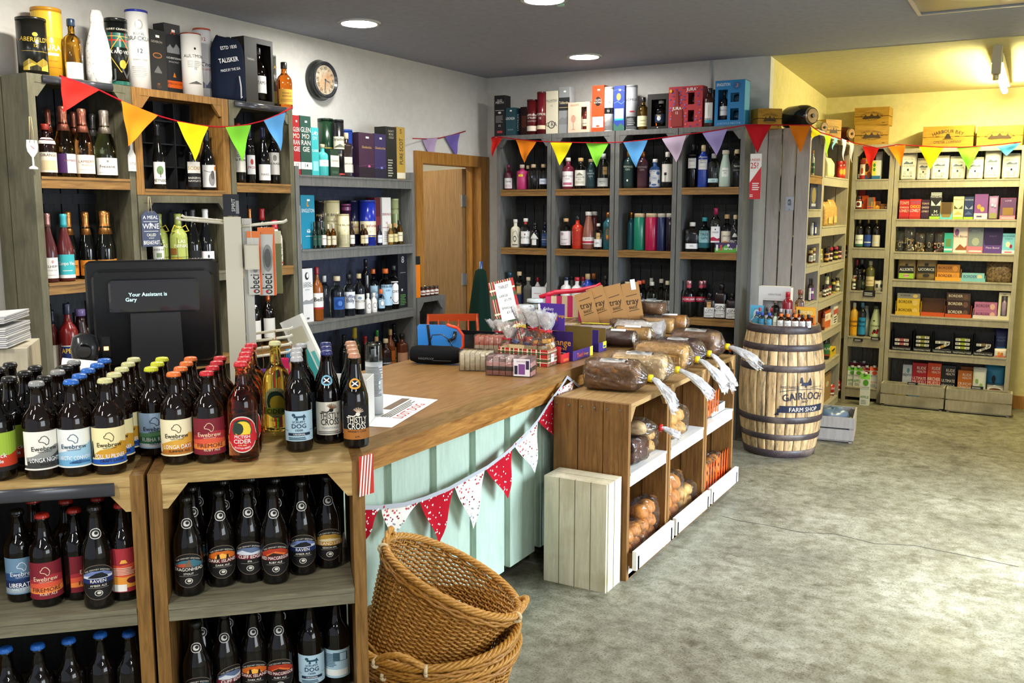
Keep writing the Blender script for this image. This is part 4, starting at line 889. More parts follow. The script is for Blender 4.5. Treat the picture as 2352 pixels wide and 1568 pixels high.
T(507,178,70,'tall burgundy whisky tube','6a1820','t,ARDMORE,.46,.06,e9dfd0;t,12,.36,.05,e9dfd0;r,-.9,.1,.9,.2,e2cfae',lid='4a1016')
X(588,171,94,'cream whisky carton with black monogram','e3dcc2','t,BALLANTRAE,.76,.05,2a2a2c;r,-.8,.745,.8,.75,2a2a2c;t,12,.64,.04,55534a;e,0,.22,.6,.09,2a2a2c;e,0,.22,.48,.07,e3dcc2;t,C RA,.18,.10,1c1c1e')
X(677,140,84,'grey whisky carton with a black band','8d8f90','r,-1,.5,1,.78,26282b;t,Tullibardine,.64,.06,d9c9a0;r,-.9,.56,.9,.57,c9b070;h,7a7c7d,.2,-1,.3,-.4,.36,.2,.33,1,.4',side='b9bbbc',dp=.11,stick=1)
window_box(805,262,172,'peach gift box with a glass picture and small bottle','d9b9a0',[(.22,.10,.72,.84,('whis','5a1c12','2a1010','c9d6b0','r,-1,.3,1,.4,8a2020'))],'t,DELICATE,.88,.06,8a6a55,-.4,.4;h,b0806a,.1,-.75,.1,-.5,.14,-.25,.1;r,-.53,.14,-.47,.36,a67860;e,-.5,.46,.22,.13,b98a74',bg=None)
X(936,128,98,'bright orange whisky carton','df4a1c','e,0,.66,.5,.10,1c1616;t,GLEN,.67,.045,e8dcd0;t,ROTHES,.62,.035,e8dcd0;r,-.9,.1,.9,.33,f0e8e0;r,-.9,.2,.9,.205,df4a1c;e,0,.13,.3,.02,df4a1c',side='b9380f',stick=1,dp=.09)
T(1027,141,72,'white and black whisky tube','eceae6','r,-1,.40,1,.55,1a1a1c;t,DEAL,.66,.05,3a3a3c;t,12,.45,.05,e8e6e0;h,8a8a88,.1,-.6,.14,0,.26,.6,.12',lid='c9c7c2')
X(1108,130,88,'blue seascape whisky carton','27429a','e,-.1,.76,.4,.08,c9a848;r,-.8,.28,.8,.5,e6ebf0;r,-.8,.24,.8,.28,2ab0a8;h,3a6a5a,0,-1,.2,-.3,.1,.3,.18,1,.1;l,7aa0e0,.01,-1,.62,-.3,.66,.4,.6,1,.66;l,5a80d0,.01,-1,.9,0,.94,1,.88',side='152258',stick=1,dp=.09)
T(1213,126,90,'silver whisky tube with dark label','b9bcc0','t,ARDMORE,.68,.06,4a4c50;e,.1,.42,.3,.02,b03a3a;r,-.7,.06,.7,.30,3a3c40;'+lines(-.5,.5,.09,.27,4,'9a9ca0'),lid='a0a3a8')
B('whis',1308,221,92,'pale gold whisky bottle with black cap','~e8b54a','1a1612','e9e0b0','t,Dalwhin,.5,.14,5a5030;r,-.7,.2,.7,.24,8a7a3a',(.10,.42),n='whisky_bottle')
window_box(1436,196,164,'black framed gift box with decanter inside','16130f',[(-.62,.08,.78,.84,('gin','~7a3a12','b0b0b0','1c2a44','e,0,.5,.3,.3,c9ccd4;t,Spirit,.75,.2,c9a860'))],'r,-.05,.03,.05,.06,c9c9c4',dp=.11)
window_box(1653,136,268,'red and blue patterned whisky gift set','b8323a',[(.16,.56,.52,.84,('glass',)),(.16,.14,.52,.42,('glass',))],''.join('r,%.2f,%.2f,%.2f,%.2f,%s;'%(u,v,u+.09,v+.03,c) for u,v,c in [((i*.37)%1.9-.98,(i*.23)%.95,('3a5ab0','2a3f8c','d97a6a','5a7ad0')[i%4]) for i in range(74)] if not (.08<u<.58 and .06<v<.9) and u<.9)+'t,JURA,.88,.08,f6f0ee,.35,.4;h,8a2420,.04,-.82,.04,-.80,.42,-.7,.5,-.6,.55,-.55,.9,-.42,.9,-.38,.55,-.28,.5,-.16,.42,-.14,.04;t,JURA,.44,.075,f6efe6,-.48,.3;t,12,.34,.06,f0d8c8,-.48,.3;e,-.86,.9,.08,.04,e0b030',dp=.11,bg=None)
B('flat',1820,150,92,'dark whisky bottle with white oval label','!3a1812','1c1614','e9e8e6','e,0,.6,.2,.3,cfcac2;r,-1,0,1,.14,3aa0b4;t,SHERRY,.15,.08,4a3a30',(.10,.62),half=40,n='whisky_bottle')
B('whis',1868,160,60,'dark whisky bottle behind the oval-labelled one','!3a1812','1c1614',None,row=1,n='whisky_bottle')
window_box(2000,88,236,'large blue gift box with bottle and glass windows','1878b4',[(-.78,.14,-.14,.80,('whis','10161c','14181c','d9dee2','t,SINGLETON,.5,.14,2a3a5a')),(.06,.52,.62,.72,('glass',)),(.06,.12,.62,.38,('glass',))],'t,SINGLETON,.88,.07,f0f6fa,-.45,.45;e,.45,.87,.3,.085,14639a;l,e07a3a,.02,.4,.84,.5,.86,.52,.9,.44,.92;t,LUSCIOUS NECTAR,.035,.045,9ac6e0,0,.8',dp=.13,side='2f96c8')

# ------------------------------------------------------------------ gin on the back racks
CL='~e9eff0'
S('on the top shelf nearest the doorway','gins in the back racks','y',YG0,1,1.857,0,*K6,dep=.06)
B('gin',236,755,66,'dark pink gin with plum cap','!5a1c30','6a2a4a','f0eeee','t,Tarvie,.6,.16,3a3a3a;'+lines(-.6,.6,.1,.4,3,'c0a0a8'),(.05,.46))
B('flat',340,755,88,'bright pink gin with yellow sticker','!b8386e','d8c8b0','f0d830','t,GIN,.3,.4,3a3a20',(.52,.60),half=25)
B('flat',388,762,60,'clear bottle behind the pink gin',CL,'cdb48c',None,row=1)
B('flat',431,752,92,'clear fluted gin with cork',CL,'cdb48c',None)
B('flat',508,751,88,'clear gin beside the post',CL,'cdb48c','c9d2e6','t,GIN,.4,.3,3a4a8a',(.2,.42),half=40)
S('on the top shelf second from the doorway','gins in the back racks','y',YG0,1,1.857,0,*K6,dep=.06)
B('gin',705,700,92,'pink gin with white wax cap','!7a2a3c','e6dfd2','efe9ea','t,NAVY OLD,.62,.14,4a3a44;t,TOM,.45,.10,4a3a44;r,-.7,.1,.7,.26,c06a86',(.08,.56))
B('gin',805,702,94,'clear gin with cork and vintage label',CL,'c9a46a','e9e6da','t,GARDENER,.50,.10,4a463c;t,GIN,.36,.10,4a463c;h,8a8a78,.66,-.6,.66,0,.86,.6,.66;r,-.7,.14,.7,.30,c9c4b2',(.10,.60))
B('flow',890,712,80,'dark teal ridged gin','!1c3438','8a7a5a','1c3438','t,ISLE,.8,.10,a0b4b4;t,HARRIS,.65,.10,a0b4b4;t,GIN,.5,.10,a0b4b4',(.08,.70))
B('tall',985,668,92,'clear gin with paper tag and white label','~dbe8dc','c9cfc8','e0e6e2','t,HEBRIDES,.5,.14,5a6a62;t,GIN,.3,.12,5a6a62',(.06,.30),x=[((.40,.62),22,'c9a468','t,GIN,.4,.2,5a4420',30)])
S('on the top shelf second from the barrel','gins in the back racks','y',YG0,1,1.857,0,*K6,dep=.06)
B('tall',1190,648,86,'dark green scaled gin with gold cap','!16302e','$b48a3a','16302e','t,MERMAID,.82,.09,b9c2b4;t,GIN,.70,.09,b9c2b4;e,0,.25,.14,.05,e8e6e0',(.06,.66))
B('tall',1301,654,88,'plum pink scaled gin with gold cap','!4a2a34','$b4703a','4a2a34','t,MERMAID,.82,.09,c9b0b0;t,GIN,.70,.09,c9b0b0',(.06,.66))
B('gin',1397,711,88,'blue bottle with white floral print','!3f66a0','e6e4de','e6eaf0','e,-.6,.2,.2,.1,3f66a0;e,.5,.8,.25,.1,3f66a0;e,.6,.3,.15,.12,3f66a0;e,-.7,.7,.16,.14,3f66a0;e,0,.5,.42,.26,f2f3f4;e,0,.5,.36,.2,d8dfea;t,GIN,.46,.10,3f66a0;e,0,.1,.3,.06,3f66a0',(.05,.62),half=85)
B('flat',1496,655,86,'black and white torn-label gin','~dfe4e2','e0ddd4','e2dfd6','r,-.2,0,.02,.5,1a1a1c;r,-.3,.4,.1,.55,1a1a1c;r,-1,0,1,.05,2a2a2c',(.14,.66),half=70)
S('on the top shelf nearest the barrel','gins in the back racks','y',YG0,1,1.857,0,*K6,dep=.06)
B('tall',1697,590,76,'tall green gin with white square label','~3c5a3a','202422','eceae6','t,MOSS,.66,.12,4a4a48;t,SPIRITS,.5,.10,4a4a48;r,-.6,.2,.6,.22,8a8a88',(.44,.74),half=55)
B('tall',1730,605,50,'dark bottle at the back left','14181a','1c1c1e',None,row=1)
B('tall',1781,600,82,'tall royal blue gin with white square label','!2a44a0','c9b48c','eceae6','t,SEVEN,.66,.12,4a5a8a;t,CRAFTS,.5,.10,4a5a8a;r,-.6,.2,.6,.22,8a8a9a',(.42,.72),half=55)
B('tall',1832,605,50,'dark blue bottle behind','141a3a','1c1c1e','dcdad4','',row=1)
B('flat',1868,668,86,'clear gin with pale blue band',CL,'9a9a98','bfdbe2','t,LUSSA,.3,.3,4a6a74',(.14,.26))
B('flow',1970,640,98,'frosted pale green gin with small white label','!b9cdc0','e0d8c4','eef0ea','t,BATCH,.6,.14,4a544c;t,GIN,.4,.12,4a544c',(.28,.52),half=32)
B('gin',2065,634,86,'clear patterned gin with black label',CL,'d0bc94','1e2022','t,Tarvie,.6,.22,e6e4de;r,-.7,.2,.7,.24,b0aea8',(.40,.62),half=50)
B('gin',2035,650,60,'clear bottle at the back right',CL,'c9b48c',None,row=1)
S('on the second shelf nearest the doorway','gins in the back racks','y',YG0,1,1.385,0,*K7,dep=.06)
B('gin',290,186,76,'cream ceramic gin with black drawing','!d8d2bc','e2ded2','d8d2bc','e,0,.42,.3,.18,2a2a2a;e,0,.42,.2,.12,d8d2bc;l,2a2a2a,.02,-.6,.2,-.3,.8,.2,.9,.6,.5;r,-.5,.04,.5,.1,4a4a48',(.06,.66))
B('gin',370,178,82,'clear gin with round white island label','~aab4b6','e4e0d8','e9e9e6','r,-1,0,1,.12,1c2030;t,ISLE OF COLL,.50,.13,2a2a3a;e,0,.78,.1,.08,b0303a',(.08,.56),half=60,x=[((.80,.90),40,'c23a34','')])
B('gin',447,214,76,'black apothecary gin with diamond label','0d0e10','15161a','14151a','h,e2e2da,.5,-.9,.5,0,.98,.9,.5;l,e2e2da,.46,-.42,.27,.42,.27;t,HENDRICKS,.44,.12,2a2a2c',(.10,.62))
B('gin',527,208,64,'navy apothecary gin with hexagon label','0e1428','14182c','24406a','t,HENDRICKS,.46,.12,cfd8e6;r,-.8,.7,.8,.72,9ab0d0;r,-.8,.3,.8,.32,9ab0d0',(.10,.56),half=50)
S('on the second shelf second from the doorway','gins in the back racks','y',YG0,1,1.385,0,*K7,dep=.06)
B('gin',688,178,94,'clear gin with pink botanical label','~e4dfe0','c9a070','e6dede','t,EDINBRO,.36,.09,5a4a4c;e,-.4,.8,.3,.1,b9a0a6;r,-.7,.2,.7,.21,8a6a70;'+lines(-.6,.6,.06,.18,2,'a08a90'),(.12,.58))
B('gin',780,160,88,'opaque red bottle with black neck','!c23420','16161a','b02c1a','e,0,.9,.14,.04,c9a040;t,RUM,.3,.08,8a1c10',(.1,.62),half=50)
B('flow',868,125,96,'amber pink gin with white cap, red band','!8a5848','dcd8d0','e6e2de','r,-1,.1,1,.45,b03448;t,ELDER,.65,.2,8a5a5a',(.14,.32),half=75)
B('flow',912,124,80,'second white-capped bottle behind','!6a3434','d4cec6','e0dcd8','r,-1,.1,1,.45,a03040',(.14,.32),row=1)
B('gin',1004,219,70,'clear gin with hanging tan tag',CL,'d8d4ca','e4e6e4','t,GIN,.4,.2,4a4a4a',(.10,.40),x=[((.38,.64),24,'d0a868','t,GIN,.4,.2,5a4420',12)])
S('on the second shelf second from the barrel','gins in the back racks','y',YG0,1,1.385,0,*K7,dep=.06)
B('tall',1166,130,86,'teal gin with copper cap and orange emblem','!1d5a66','$c07a3a','2a4a4c','e,0,.5,.5,.36,8a5a2a;e,0,.6,.3,.2,3a6a5a;e,-.1,.35,.2,.12,c98a3a',(.2,.62),half=45)
B('tall',1210,130,60,'second copper-capped teal bottle behind','!1d5a66','$c07a3a',None,row=1)
B('drum',1282,139,92,'emerald studded gin bottle','!137a60','c9b08a',None,'t,,0,0,fff')
B('drum',1371,139,106,'crimson studded gin bottle','!a81a44','c9b08a',None)
B('drum',1466,139,70,'midnight blue studded gin bottle','!1a2450','b9b4a8',None)
B('drum',1526,139,64,'black studded gin bottle','18101c','b9b4a8',None)
S('on the second shelf nearest the barrel','gins in the back racks','y',YG0,1,1.385,0,*K7,dep=.06)
B('flat',1697,209,108,'square clear gin with low white label',CL,'e2e0da','eceeee','t,GIN,.4,.3,6a6a6a',(.10,.28),sq=1)
B('gin',1800,171,96,'teal tinted gin with turquoise cap','~6ab4c0','2a8a94','8ab6bc','t,TREE,.7,.16,24484e;t,GIN,.5,.16,24484e;r,-1,0,1,.3,1c5a64',(.12,.62),half=60)
B('tall',1898,95,82,'clear liqueur with magenta capsule',CL,'9a1c4c','efecec','t,CASSIS,.6,.1,6a3a4a;h,b02848,.1,-1,.3,-.3,.36,.4,.24,1,.3;e,0,.82,.12,.05,4a4a4a',(.22,.58),half=55)
B('gin',1992,147,92,'clear gin with cream landscape label',CL,'c9a878','e6dcc8','t,GINGER,.62,.12,5a4a3a;h,c98a5a,.05,-1,.2,-.2,.36,.5,.26,1,.3',(.16,.56))
B('gin',2076,151,72,'black gin with white emblem','121214','c9b48c','16161a','h,d8d8d8,.55,-.5,.55,-.1,.75,.3,.7,.5,.55;t,PENTYR,.25,.16,e6e6e6',(.12,.66))
X(1980,374,214,'purple and green miniature gift pack','3a2a54','h,5a9a3a,0,-1,.5,-.5,.4,-.2,.8,.2,.3,.5,.5,1,.5;r,-.9,.2,-.76,.8,e2e6e6;r,-.6,.2,-.46,.8,c24a3a;t,tarvie,.3,.28,f0f0f0;r,.6,.2,.74,.8,e2e6e6;r,.8,.2,.94,.8,e2e6e6;e,0,.75,.1,.14,d8d8d8',dep=.01,dp=.04,n='gift_pack',cat='gift pack')
S('on the third shelf nearest the doorway','gins in the back racks','y',YG0,1,.895,0,*K7,dep=.06)
B('gin',230,604,90,'dark teal gin with aqua label','!2a4448','22485a','2a7a80','t,GIN,.5,.2,d0e6e6',(.14,.46),hmax=.34)
B('gin',319,601,84,'clear gin with cork and hanging tan tag','~cfd6d8','c9b48c','1e2c4a','',(.06,.4),x=[((.36,.66),26,'c9a468','e,0,.1,.1,.06,4a3a20',8)],hmax=.34)
B('gin',393,645,78,'dark grey square gin','4c4a44','b9a88c',None,sq=1,hmax=.3)
X(467,728,112,'white double gin carton','e2e4e6','r,-.7,.7,.3,.72,b03a3a',dep=.01,n='carton')
B('tall',466,648,44,'red-capped white bottle behind the carton','!e8e8e6','b02430',None,row=.9)
B('tall',541,654,44,'navy-capped white bottle behind the carton','!e8e8e6','28324a',None,row=.9)
S('on the third shelf second from the doorway','gins in the back racks','y',YG0,1,.895,0,*K7,dep=.06)
B('gin',690,640,90,'white bottle with navy stopper','!e9e8e4','1c2238','e9e8e4','t,GIN,.5,.2,3a4a7a',(.1,.5),hmax=.34)
B('gin',735,638,70,'grey bottle behind with black stopper','!6a6a66','16161a',None,row=1)
B('gin',780,645,88,'white bottle with red stopper','!e9e6e4','c02430','e9e6e4','t,GIN,.5,.2,a03a4a',(.1,.5),hmax=.34)
B('gin',826,643,60,'red-stoppered bottle behind','!b0a8a4','b02430',None,row=1)
B('tall',858,618,92,'cobalt blue gin with cork','!1c3a96','c9a878','1c2f7a','e,0,.8,.5,.1,3a5ab0;t,GIN,.4,.1,5a7ad0',(.1,.6),hmax=.36)
B('tall',902,616,80,'dark blue bottle with amber cork behind','14204a','a8602c',None,row=.9)
B('gin',1005,630,66,'slim clear gin with large initials',CL,'2a2c30','cfd2d2','t,EG,.5,.34,1a1a1c;r,-.7,.2,.7,.24,4a4a4a',(.16,.5),hmax=.36)
S('on the third shelf second from the barrel','gins in the back racks','y',YG0,1,.895,0,*K7,dep=.06)
B('gin',1175,681,96,'clear gin with cream map label','~cdd4cc','d8c8a0','e6e2cc','v,TORSKAY,.5,.2,5a5a44,0,.8;e,-.3,.3,.3,.2,c9c6a8',(.06,.58))
B('gin',1217,678,60,'clear corked bottle behind','~b9c0bc','d8c8a0',None,row=1)
B('gin',1268,672,92,'clear gin with red and white neck','~c9d0d2','d05a3a','d9d9d4','t,ISLE,.5,.2,4a4a4a',(.1,.46))
B('gin',1307,668,60,'orange-necked bottle behind','~c9d0d2','c8502c',None,row=1)
B('gin',1366,652,64,'clear white-capped bottle at the back','~b9c0c0','d0ccc0',None,row=1.1)
B('gin',1382,682,82,'short clear gin with etched label','~c9d0d2','c9c4b8','8a9094','t,GIN,.4,.2,2a2a2c',(.2,.5))
B('gin',1432,659,76,'clear gin with silver stopper','~c0c8c8','c9c2b0',None,row=.5)
B('gin',1520,675,78,'clear gin with white label at the post','~c9d0d2','d8cdb0','e6e6e2','t,CAORUNN,.5,.2,3a3a3c',(.14,.44))
S('on the third shelf nearest the barrel','gins in the back racks','y',YG0,1,.895,0,*K7,dep=.06)
for cx,d,rw in ((1692,'clear gin with red band in front',0),(1735,'clear red-banded gin in the middle',.6),(1772,'clear red-banded gin at the back',1.2)):
    B('gin',cx,672,104 if rw==0 else 84,d,'~d3dadc','$c08a8c','a8203a','t,CAORUNN,.3,.45,f0e6e8',(.42,.56),row=rw,half=80,hmax=.36,x=[((.80,.885),80,'c04a5a','')])
for cx,tp,w,d in ((1852,800,92,'small black gin jar with tan tag'),(1966,703,100,'tall black gin bottle with white house label'),(2045,804,92,'small black gin jar by the post')):
    B('flat',cx,tp if tp<750 else 775,w,d,'!1c1414','17171a','e6e4e0','t,GIN,.62,.26,2a2a2c;t,BOTHY,.42,.16,2a2a2c;r,-.8,.34,.8,.36,6a6a68;'+lines(-.7,.7,.08,.3,2,'8a8a88'),(.04,.44),half=50,sq=1,hmax=.32,x=([((.40,.72),20,'c09458','t,GIN,.5,.2,4a3418',-4)] if cx==1852 else []))
S('on the lowest shelf behind the bread loaves','bottles behind the bread loaves','y',YG0,1,.42,0,920,640,2.94,dep=.07)
for cx,k in ((2130,'c8501c'),(2165,'d2581e'),(2200,'c84a1a'),(2232,'c8501c'),(2278,'8ab4cc'),(2285,'2a2a30')):
    B('bord',cx,440 if cx<2240 else 448 if cx==2278 else 380,62,'dark bottle with %s capsule'%('orange' if cx<2240 else 'pale blue' if cx==2278 else 'black'),'101210',k,'d9d6ce','',row=(cx%3)*.5,hmax=.40)

# ------------------------------------------------------------------ alcove: crates and flagons on top
def wine_crate(px,py,wpx,hpx,Y,d,spec,rz=0,dp=.22,z=2.27,ax='y',side_spec='',w=None):
    """stencilled wine crate of two boards a side"""
    p=at(px,py,ax,Y);h=hpx/F*dist(p);w=w or wpx/F*dist(p)
    t=thing('wine_crate',(p.x,p.y,z),rz,d,'crate','wooden wine crates atop the alcove racks',px)
    mb=MB();g=.0025
    for a,b in ((0,h/2-g),(h/2+g,h)):
        mb.box((-w/2,0,a),(w/2,.014,b),CRATEW);mb.box((-w/2,dp-.014,a),(w/2,dp,b),CRATEW)
        mb.box((-w/2,.014,a),(-w/2+.014,dp-.014,b),CRATEW);mb.box((w/2-.014,.014,a),(w/2,dp-.014,b),CRATEW)
    decal(mb,Flat((0,-.0006,0),(1,0,0),(0,0,1),w,h),spec,.0004)
    if side_spec: decal(mb,Flat((w/2+.0006,dp/2,0),(0,1,0),(0,0,1),dp,h),side_spec,.0004)
    mb.build('crate_side',t);MB().box((-w/2+.014,.014,0),(w/2-.014,dp-.014,.012),CRATEW).build('crate_floor',t)
    return t
CHAT='c,CHATEAU GRIGNOLS,.66,.10,3a2a14,0,.62,1.1;h,3a2a14,.36,-.5,.42,-.4,.52,-.34,.62,-.28,.5,-.1,.52,0,.66,.1,.52,.28,.5,.34,.62,.4,.52,.5,.42;r,-.66,.47,-.55,.5,3a2a14;r,.55,.47,.66,.5,3a2a14;c,GRAND VIN DE BORDEAUX,.26,.07,3a2a14,0,.62,-1.1;r,.62,.1,.78,.13,3a2a14'
wine_crate(1768,283,52,45,6.80,'dark wine crate beside the large blue gift box',CHAT,rz=R(38),dp=.13,w=.18)
wine_crate(1914,310,30,48,8.15,'wine crate standing behind the clear flagon',CHAT,rz=R(55),z=2.26,dp=.2,w=.17)
wine_crate(2001,329,74,45,8.70,'lower wine crate of the stacked pair in the corner',CHAT,rz=R(12),z=2.25)
wine_crate(2001,285,75,40,8.70,'upper wine crate of the stacked pair in the corner',CHAT,z=2.25+45/F*dist(at(2001,329,'y',8.70))+.001)
wine_crate(2176,329,106,49,8.70,'oyster company crate on the far rack','c,HARBOUR BAY,.68,.16,2a2010,0,.6,1.4;t,OYSTER COMPANY,.20,.13,2a2010,0,.55;h,2a2010,.42,-.14,.42,-.05,.64,.05,.64,.14,.42;r,-.2,.38,.2,.405,2a2010;r,.28,.5,.45,.53,2a2010;t,EST,.48,.08,2a2010,-.4,.1',z=2.21)
wine_crate(2295,326,94,46,8.70,'wine crate at the right end of the far rack',CHAT,z=2.21)
def flagon(px,py,rpx,Y,d,glass,z,L=.30):
    """a glass flagon lying on its side, corked end towards the shop"""
    p=at(px,py,'y',Y);r=rpx/F*dist(p)
    t=thing('glass_flagon',(p.x,p.y,z),R(58),d,'flagon','flagons lying atop the alcove racks',px)
    mb=MB();o=0;mb.lathe([(r*.62,0),(r*.72,.012),(r*.94,.05),(r,.10),(r,L*.7),(r*.85,L*.85),(r*.4,L)],gm(glass,'gloss'),32)
    mb.v=[(a,c,b+r) for a,b,c in mb.v];mb.build('flagon_glass',t)
    mb=MB();mb.lathe([(r*.60,-.004),(r*.62,.006)],PINE,28);mb.lathe([(r*.16,-.012),(r*.18,-.004)],M('1c1c1c','satin'),16);mb.v=[(a,c,b+r) for a,b,c in mb.v];mb.build('wooden_end',t)
    mb=MB();mb.lathe([(r*.66,-.003),(r*.72,.004),(r*.72,.012)],M('b8b4a8','metal'),28,cap0=False,cap1=False);mb.v=[(a,c,b+r) for a,b,c in mb.v];mb.build('metal_ring',t)
    return t
flagon(1866,268,27,7.02,'big black flagon on its side by the dark crate','16181b',2.282)
flagon(1894,279,17,7.48,'small clear flagon on its side','~d9dcd6',2.262)
flagon(1956,303,18,8.35,'small reddish flagon beside the stacked crates','4a1410',2.262)

# ------------------------------------------------------------------ alcove goods
E3=(1850,280,4.61);E4=(1850,600,4.356);K8=(1700,220,3.607);K9=(1840,580,3.408)
S('in the rack end behind the barrel','groceries in the rack end','x',XE,-1,1.945,90,*E3,dep=.036,rd=.02)
B('gin',78,300,34,'green-labelled sauce bottle','!c9cfb8','e0a040','3a6a44','t,OIL,.5,.2,e6e6d8',(.1,.5),n='sauce_bottle')
S('in the rack end behind the barrel','groceries in the rack end','x',XE,-1,1.70,90,*E3,dep=.036,rd=.02)
X(90,640,60,'dark blue patterned carton','2c3556','e,0,.5,.6,.3,8a7a4a;r,-.6,.1,.6,.2,b0b4c0',dp=.05)
B('gin',165,715,34,'small bottle with blue label','!2a2a20','2a2a2a','4a6a9a','',n='sauce_bottle')
S('in the rack end behind the barrel','groceries in the rack end','x',XE,-1,1.50,90,*E3,dep=.036,rd=.02)
for cx,tp,c,l in ((66,1070,'cfd0d2','eeeeee'),(96,1062,'2c3a6a','e6e6ea'),(124,1062,'2a3d7a','f0f0f2')):
    J(cx,tp,34,'small jar with a %s label'%('grey lid and white' if cx==66 else 'navy lid and pale' if cx==96 else 'white cap and blue'),'!'+c,'23283c' if cx>66 else 'aaaaaa',l,'r,-1,0,.2,1,3a4a8a' if cx>90 else '')
S('in the rack end behind the barrel','groceries in the rack end','x',XE,-1,1.29,90,*E3,dep=.036,rd=.02)
for cx,tp,c,l,d in ((56,1365,'5a2a14','e8e6dc','dark jam jar'),(112,1330,'!6a3a18','e9eee6','amber honey jar'),(152,1345,'!a8a04a','e0dcb0','yellow chutney jar')):
    J(cx,tp,50,d+' with pale label',c,'c9b06a',l,lines(-.6,.6,.2,.8,3,'6a6a5a'))
S('in the rack end behind the barrel','groceries in the rack end','x',XE,-1,1.0,90,*E4,dep=.036,rd=.02)
for cx,l,d in ((40,'d8d0d0','sauce bottle with pink foot'),(64,'6a4aa0','sauce bottle with violet label'),(88,'b04a8a','sauce bottle with magenta label'),(122,'e0562c','sauce bottle with orange label')):
    B('gin',cx,172,30,d,'!2a1614','1c1c1c',l,'r,-1,.5,1,.7,e8e6e2',(.05,.58),n='sauce_bottle')
S('on the top shelf along the alcove side','groceries along the alcove side','x',XE,-1,1.955,90,*E3,dep=.036,rd=.02)
PO(255,385,60,'clear bag of pasta with green header','d9cf9c',pin=.3,dep=.05)
X(306,312,48,'tall cream and teal carton','3f7a80','r,-.6,.3,.6,.9,d9d2b0;r,-.5,.5,.5,.6,3f7a80',side='b9a86a',dp=.12)
for cx,tp,d in ((358,415,'red sauce jar at the back'),(410,410,'red sauce jar with red lid')):
    J(cx,tp,66,d,'!a8281a','b8281e','c0341f','e,0,.5,.5,.35,e0a030',row=.6 if cx<400 else 0)
J(455,520,26,'tiny dark jar with a white label','2a2420','1c1c1c','e6e6e2')
S('on the second shelf along the alcove side','groceries along the alcove side','x',XE,-1,1.565,90,*E3,dep=.036,rd=.02)
for cx,tp,w,rw,d in ((246,850,66,0,'bag of golden pasta at the left'),(285,825,50,.8,'tall bag of pasta at the back'),(318,905,66,.2,'bag of pasta twists in the middle'),(380,890,86,0,'bag of pasta with a white label')):
    PO(cx,tp,w,d,'c99a48','r,-.7,.2,.7,.6,ece6d6' if cx==380 else 'r,-.6,.1,.6,.5,d9b468',dp=.08,row=rw,pin=.3,m=tex('a8742a','e0bd78',(12,12,12),.3,'pasta',.6))
S('on the third shelf along the alcove side','jars along the alcove side','x',XE,-1,1.267,90,*E3,dep=.036,rd=.02)
for i,(cx,l) in enumerate(((228,'d9a04a'),(268,'e8d8d0'),(326,'b8c04a'),(385,'e0a0b0'),(415,'d8d4c8'))):
    J(cx,1270,52,'dark chutney jar with %s label'%['orange','cream','lime','pink','pale'][i],'2c1210',['1c1c1c','b02a30','a83a5a','1c1c1c','2a2a2a'][i],l,'r,-1,.35,1,.8,3a1c24',h=.115)
for i,cx in enumerate((238,302,400)):
    J(cx,1165,54,['dark jar stacked at the left rear','dark jar stacked in the middle rear','dark jar stacked at the right rear'][i],'2a1412','23232a','b9b4ac','',row=1,h=.115,zo=0)
S('on the fourth shelf along the alcove side','jars along the alcove side','x',XE,-1,.984,90,*E4,dep=.036,rd=.02)
for i,(cx,tp,c,l) in enumerate(((190,200,'3a1a16','e8e4e0'),(214,195,'5a2420','e6dccf'),(240,215,'!a8302a','c9c4b8'),(282,150,'!c9b050','2a2a24'),(322,150,'!b9a860','e0dcc4'),(352,165,'3a4438','7aa89a'),(375,142,'4a3a20','d9e0d0'))):
    J(cx,tp,40,['plum chutney jar','brown relish jar','red relish jar','yellow mustard jar with black label','pale mustard jar','green pesto jar','small brown jar at the end'][i],c,'26241e' if i != 6 else 'c9b890',l,'r,-.7,.3,.7,.6,4a4438',h=.10 if i not in (3,4) else .125)
J(210,95,46,'pale jar stacked at the rear','!b8b48c','26241e','e0dcc8','',row=1,h=.20)
S('on the fifth shelf along the alcove side','groceries along the alcove side','x',XE,-1,.711,90,*E4,dep=.036,rd=.02)
X(215,490,60,'orange and white snack carton','c9602a','r,-1,.4,1,.8,e8e0d0;t,OAT,.5,.2,c0402a',dp=.06)
B('gin',182,450,40,'dark red sauce bottle','5a1a14','6a1a14','b06a3a','',n='sauce_bottle')
X(240,410,50,'black and green tea carton','26302a','r,-.6,.3,.6,.7,6a7a70;',row=1,dp=.05)
t=X(290,520,90,'open cardboard tray of packets','c9bfa8','r,-1,.7,1,1,8a6a3a',dp=.08,n='display_tray',cat='tray')
X(325,365,44,'white striped packet leaning in the tray','e4e0d6','r,-1,.4,1,.6,c0503a;'+lines(-.7,.7,.05,.35,3,'3a3a3a'),dp=.03,row=.5)
S('on the sixth shelf along the alcove side','groceries along the alcove side','x',XE,-1,.43,90,*E4,dep=.036,rd=.02)
J(225,735,96,'large dark jar with green label','1c2018','23241f','2f6a3c','t,OLIVES,.5,.2,d9e0c0;r,-1,0,1,.12,a03a2a')
PO(215,880,110,'bundle of pale noodles in film','d9cfa0',dp=.08,pin=.5,dep=.03)
X(318,840,60,'bright yellow carton','d9b81e','t,MUSTARD,.4,.14,3a3010;e,0,.8,.6,.14,3a3420',dp=.06)
X(370,770,84,'open white cardboard tray','dcd8cc','',dp=.12,row=.2,n='display_tray',cat='tray')
X(325,660,36,'white packet standing behind the tray','e8e6e0',lines(-.7,.7,.1,.8,6,'8a8a86'),dp=.03,row=1.2)
S('on the bottom shelf along the alcove side','tins along the alcove side','x',XE,-1,.06,90,*E4,dep=.036,rd=.02)
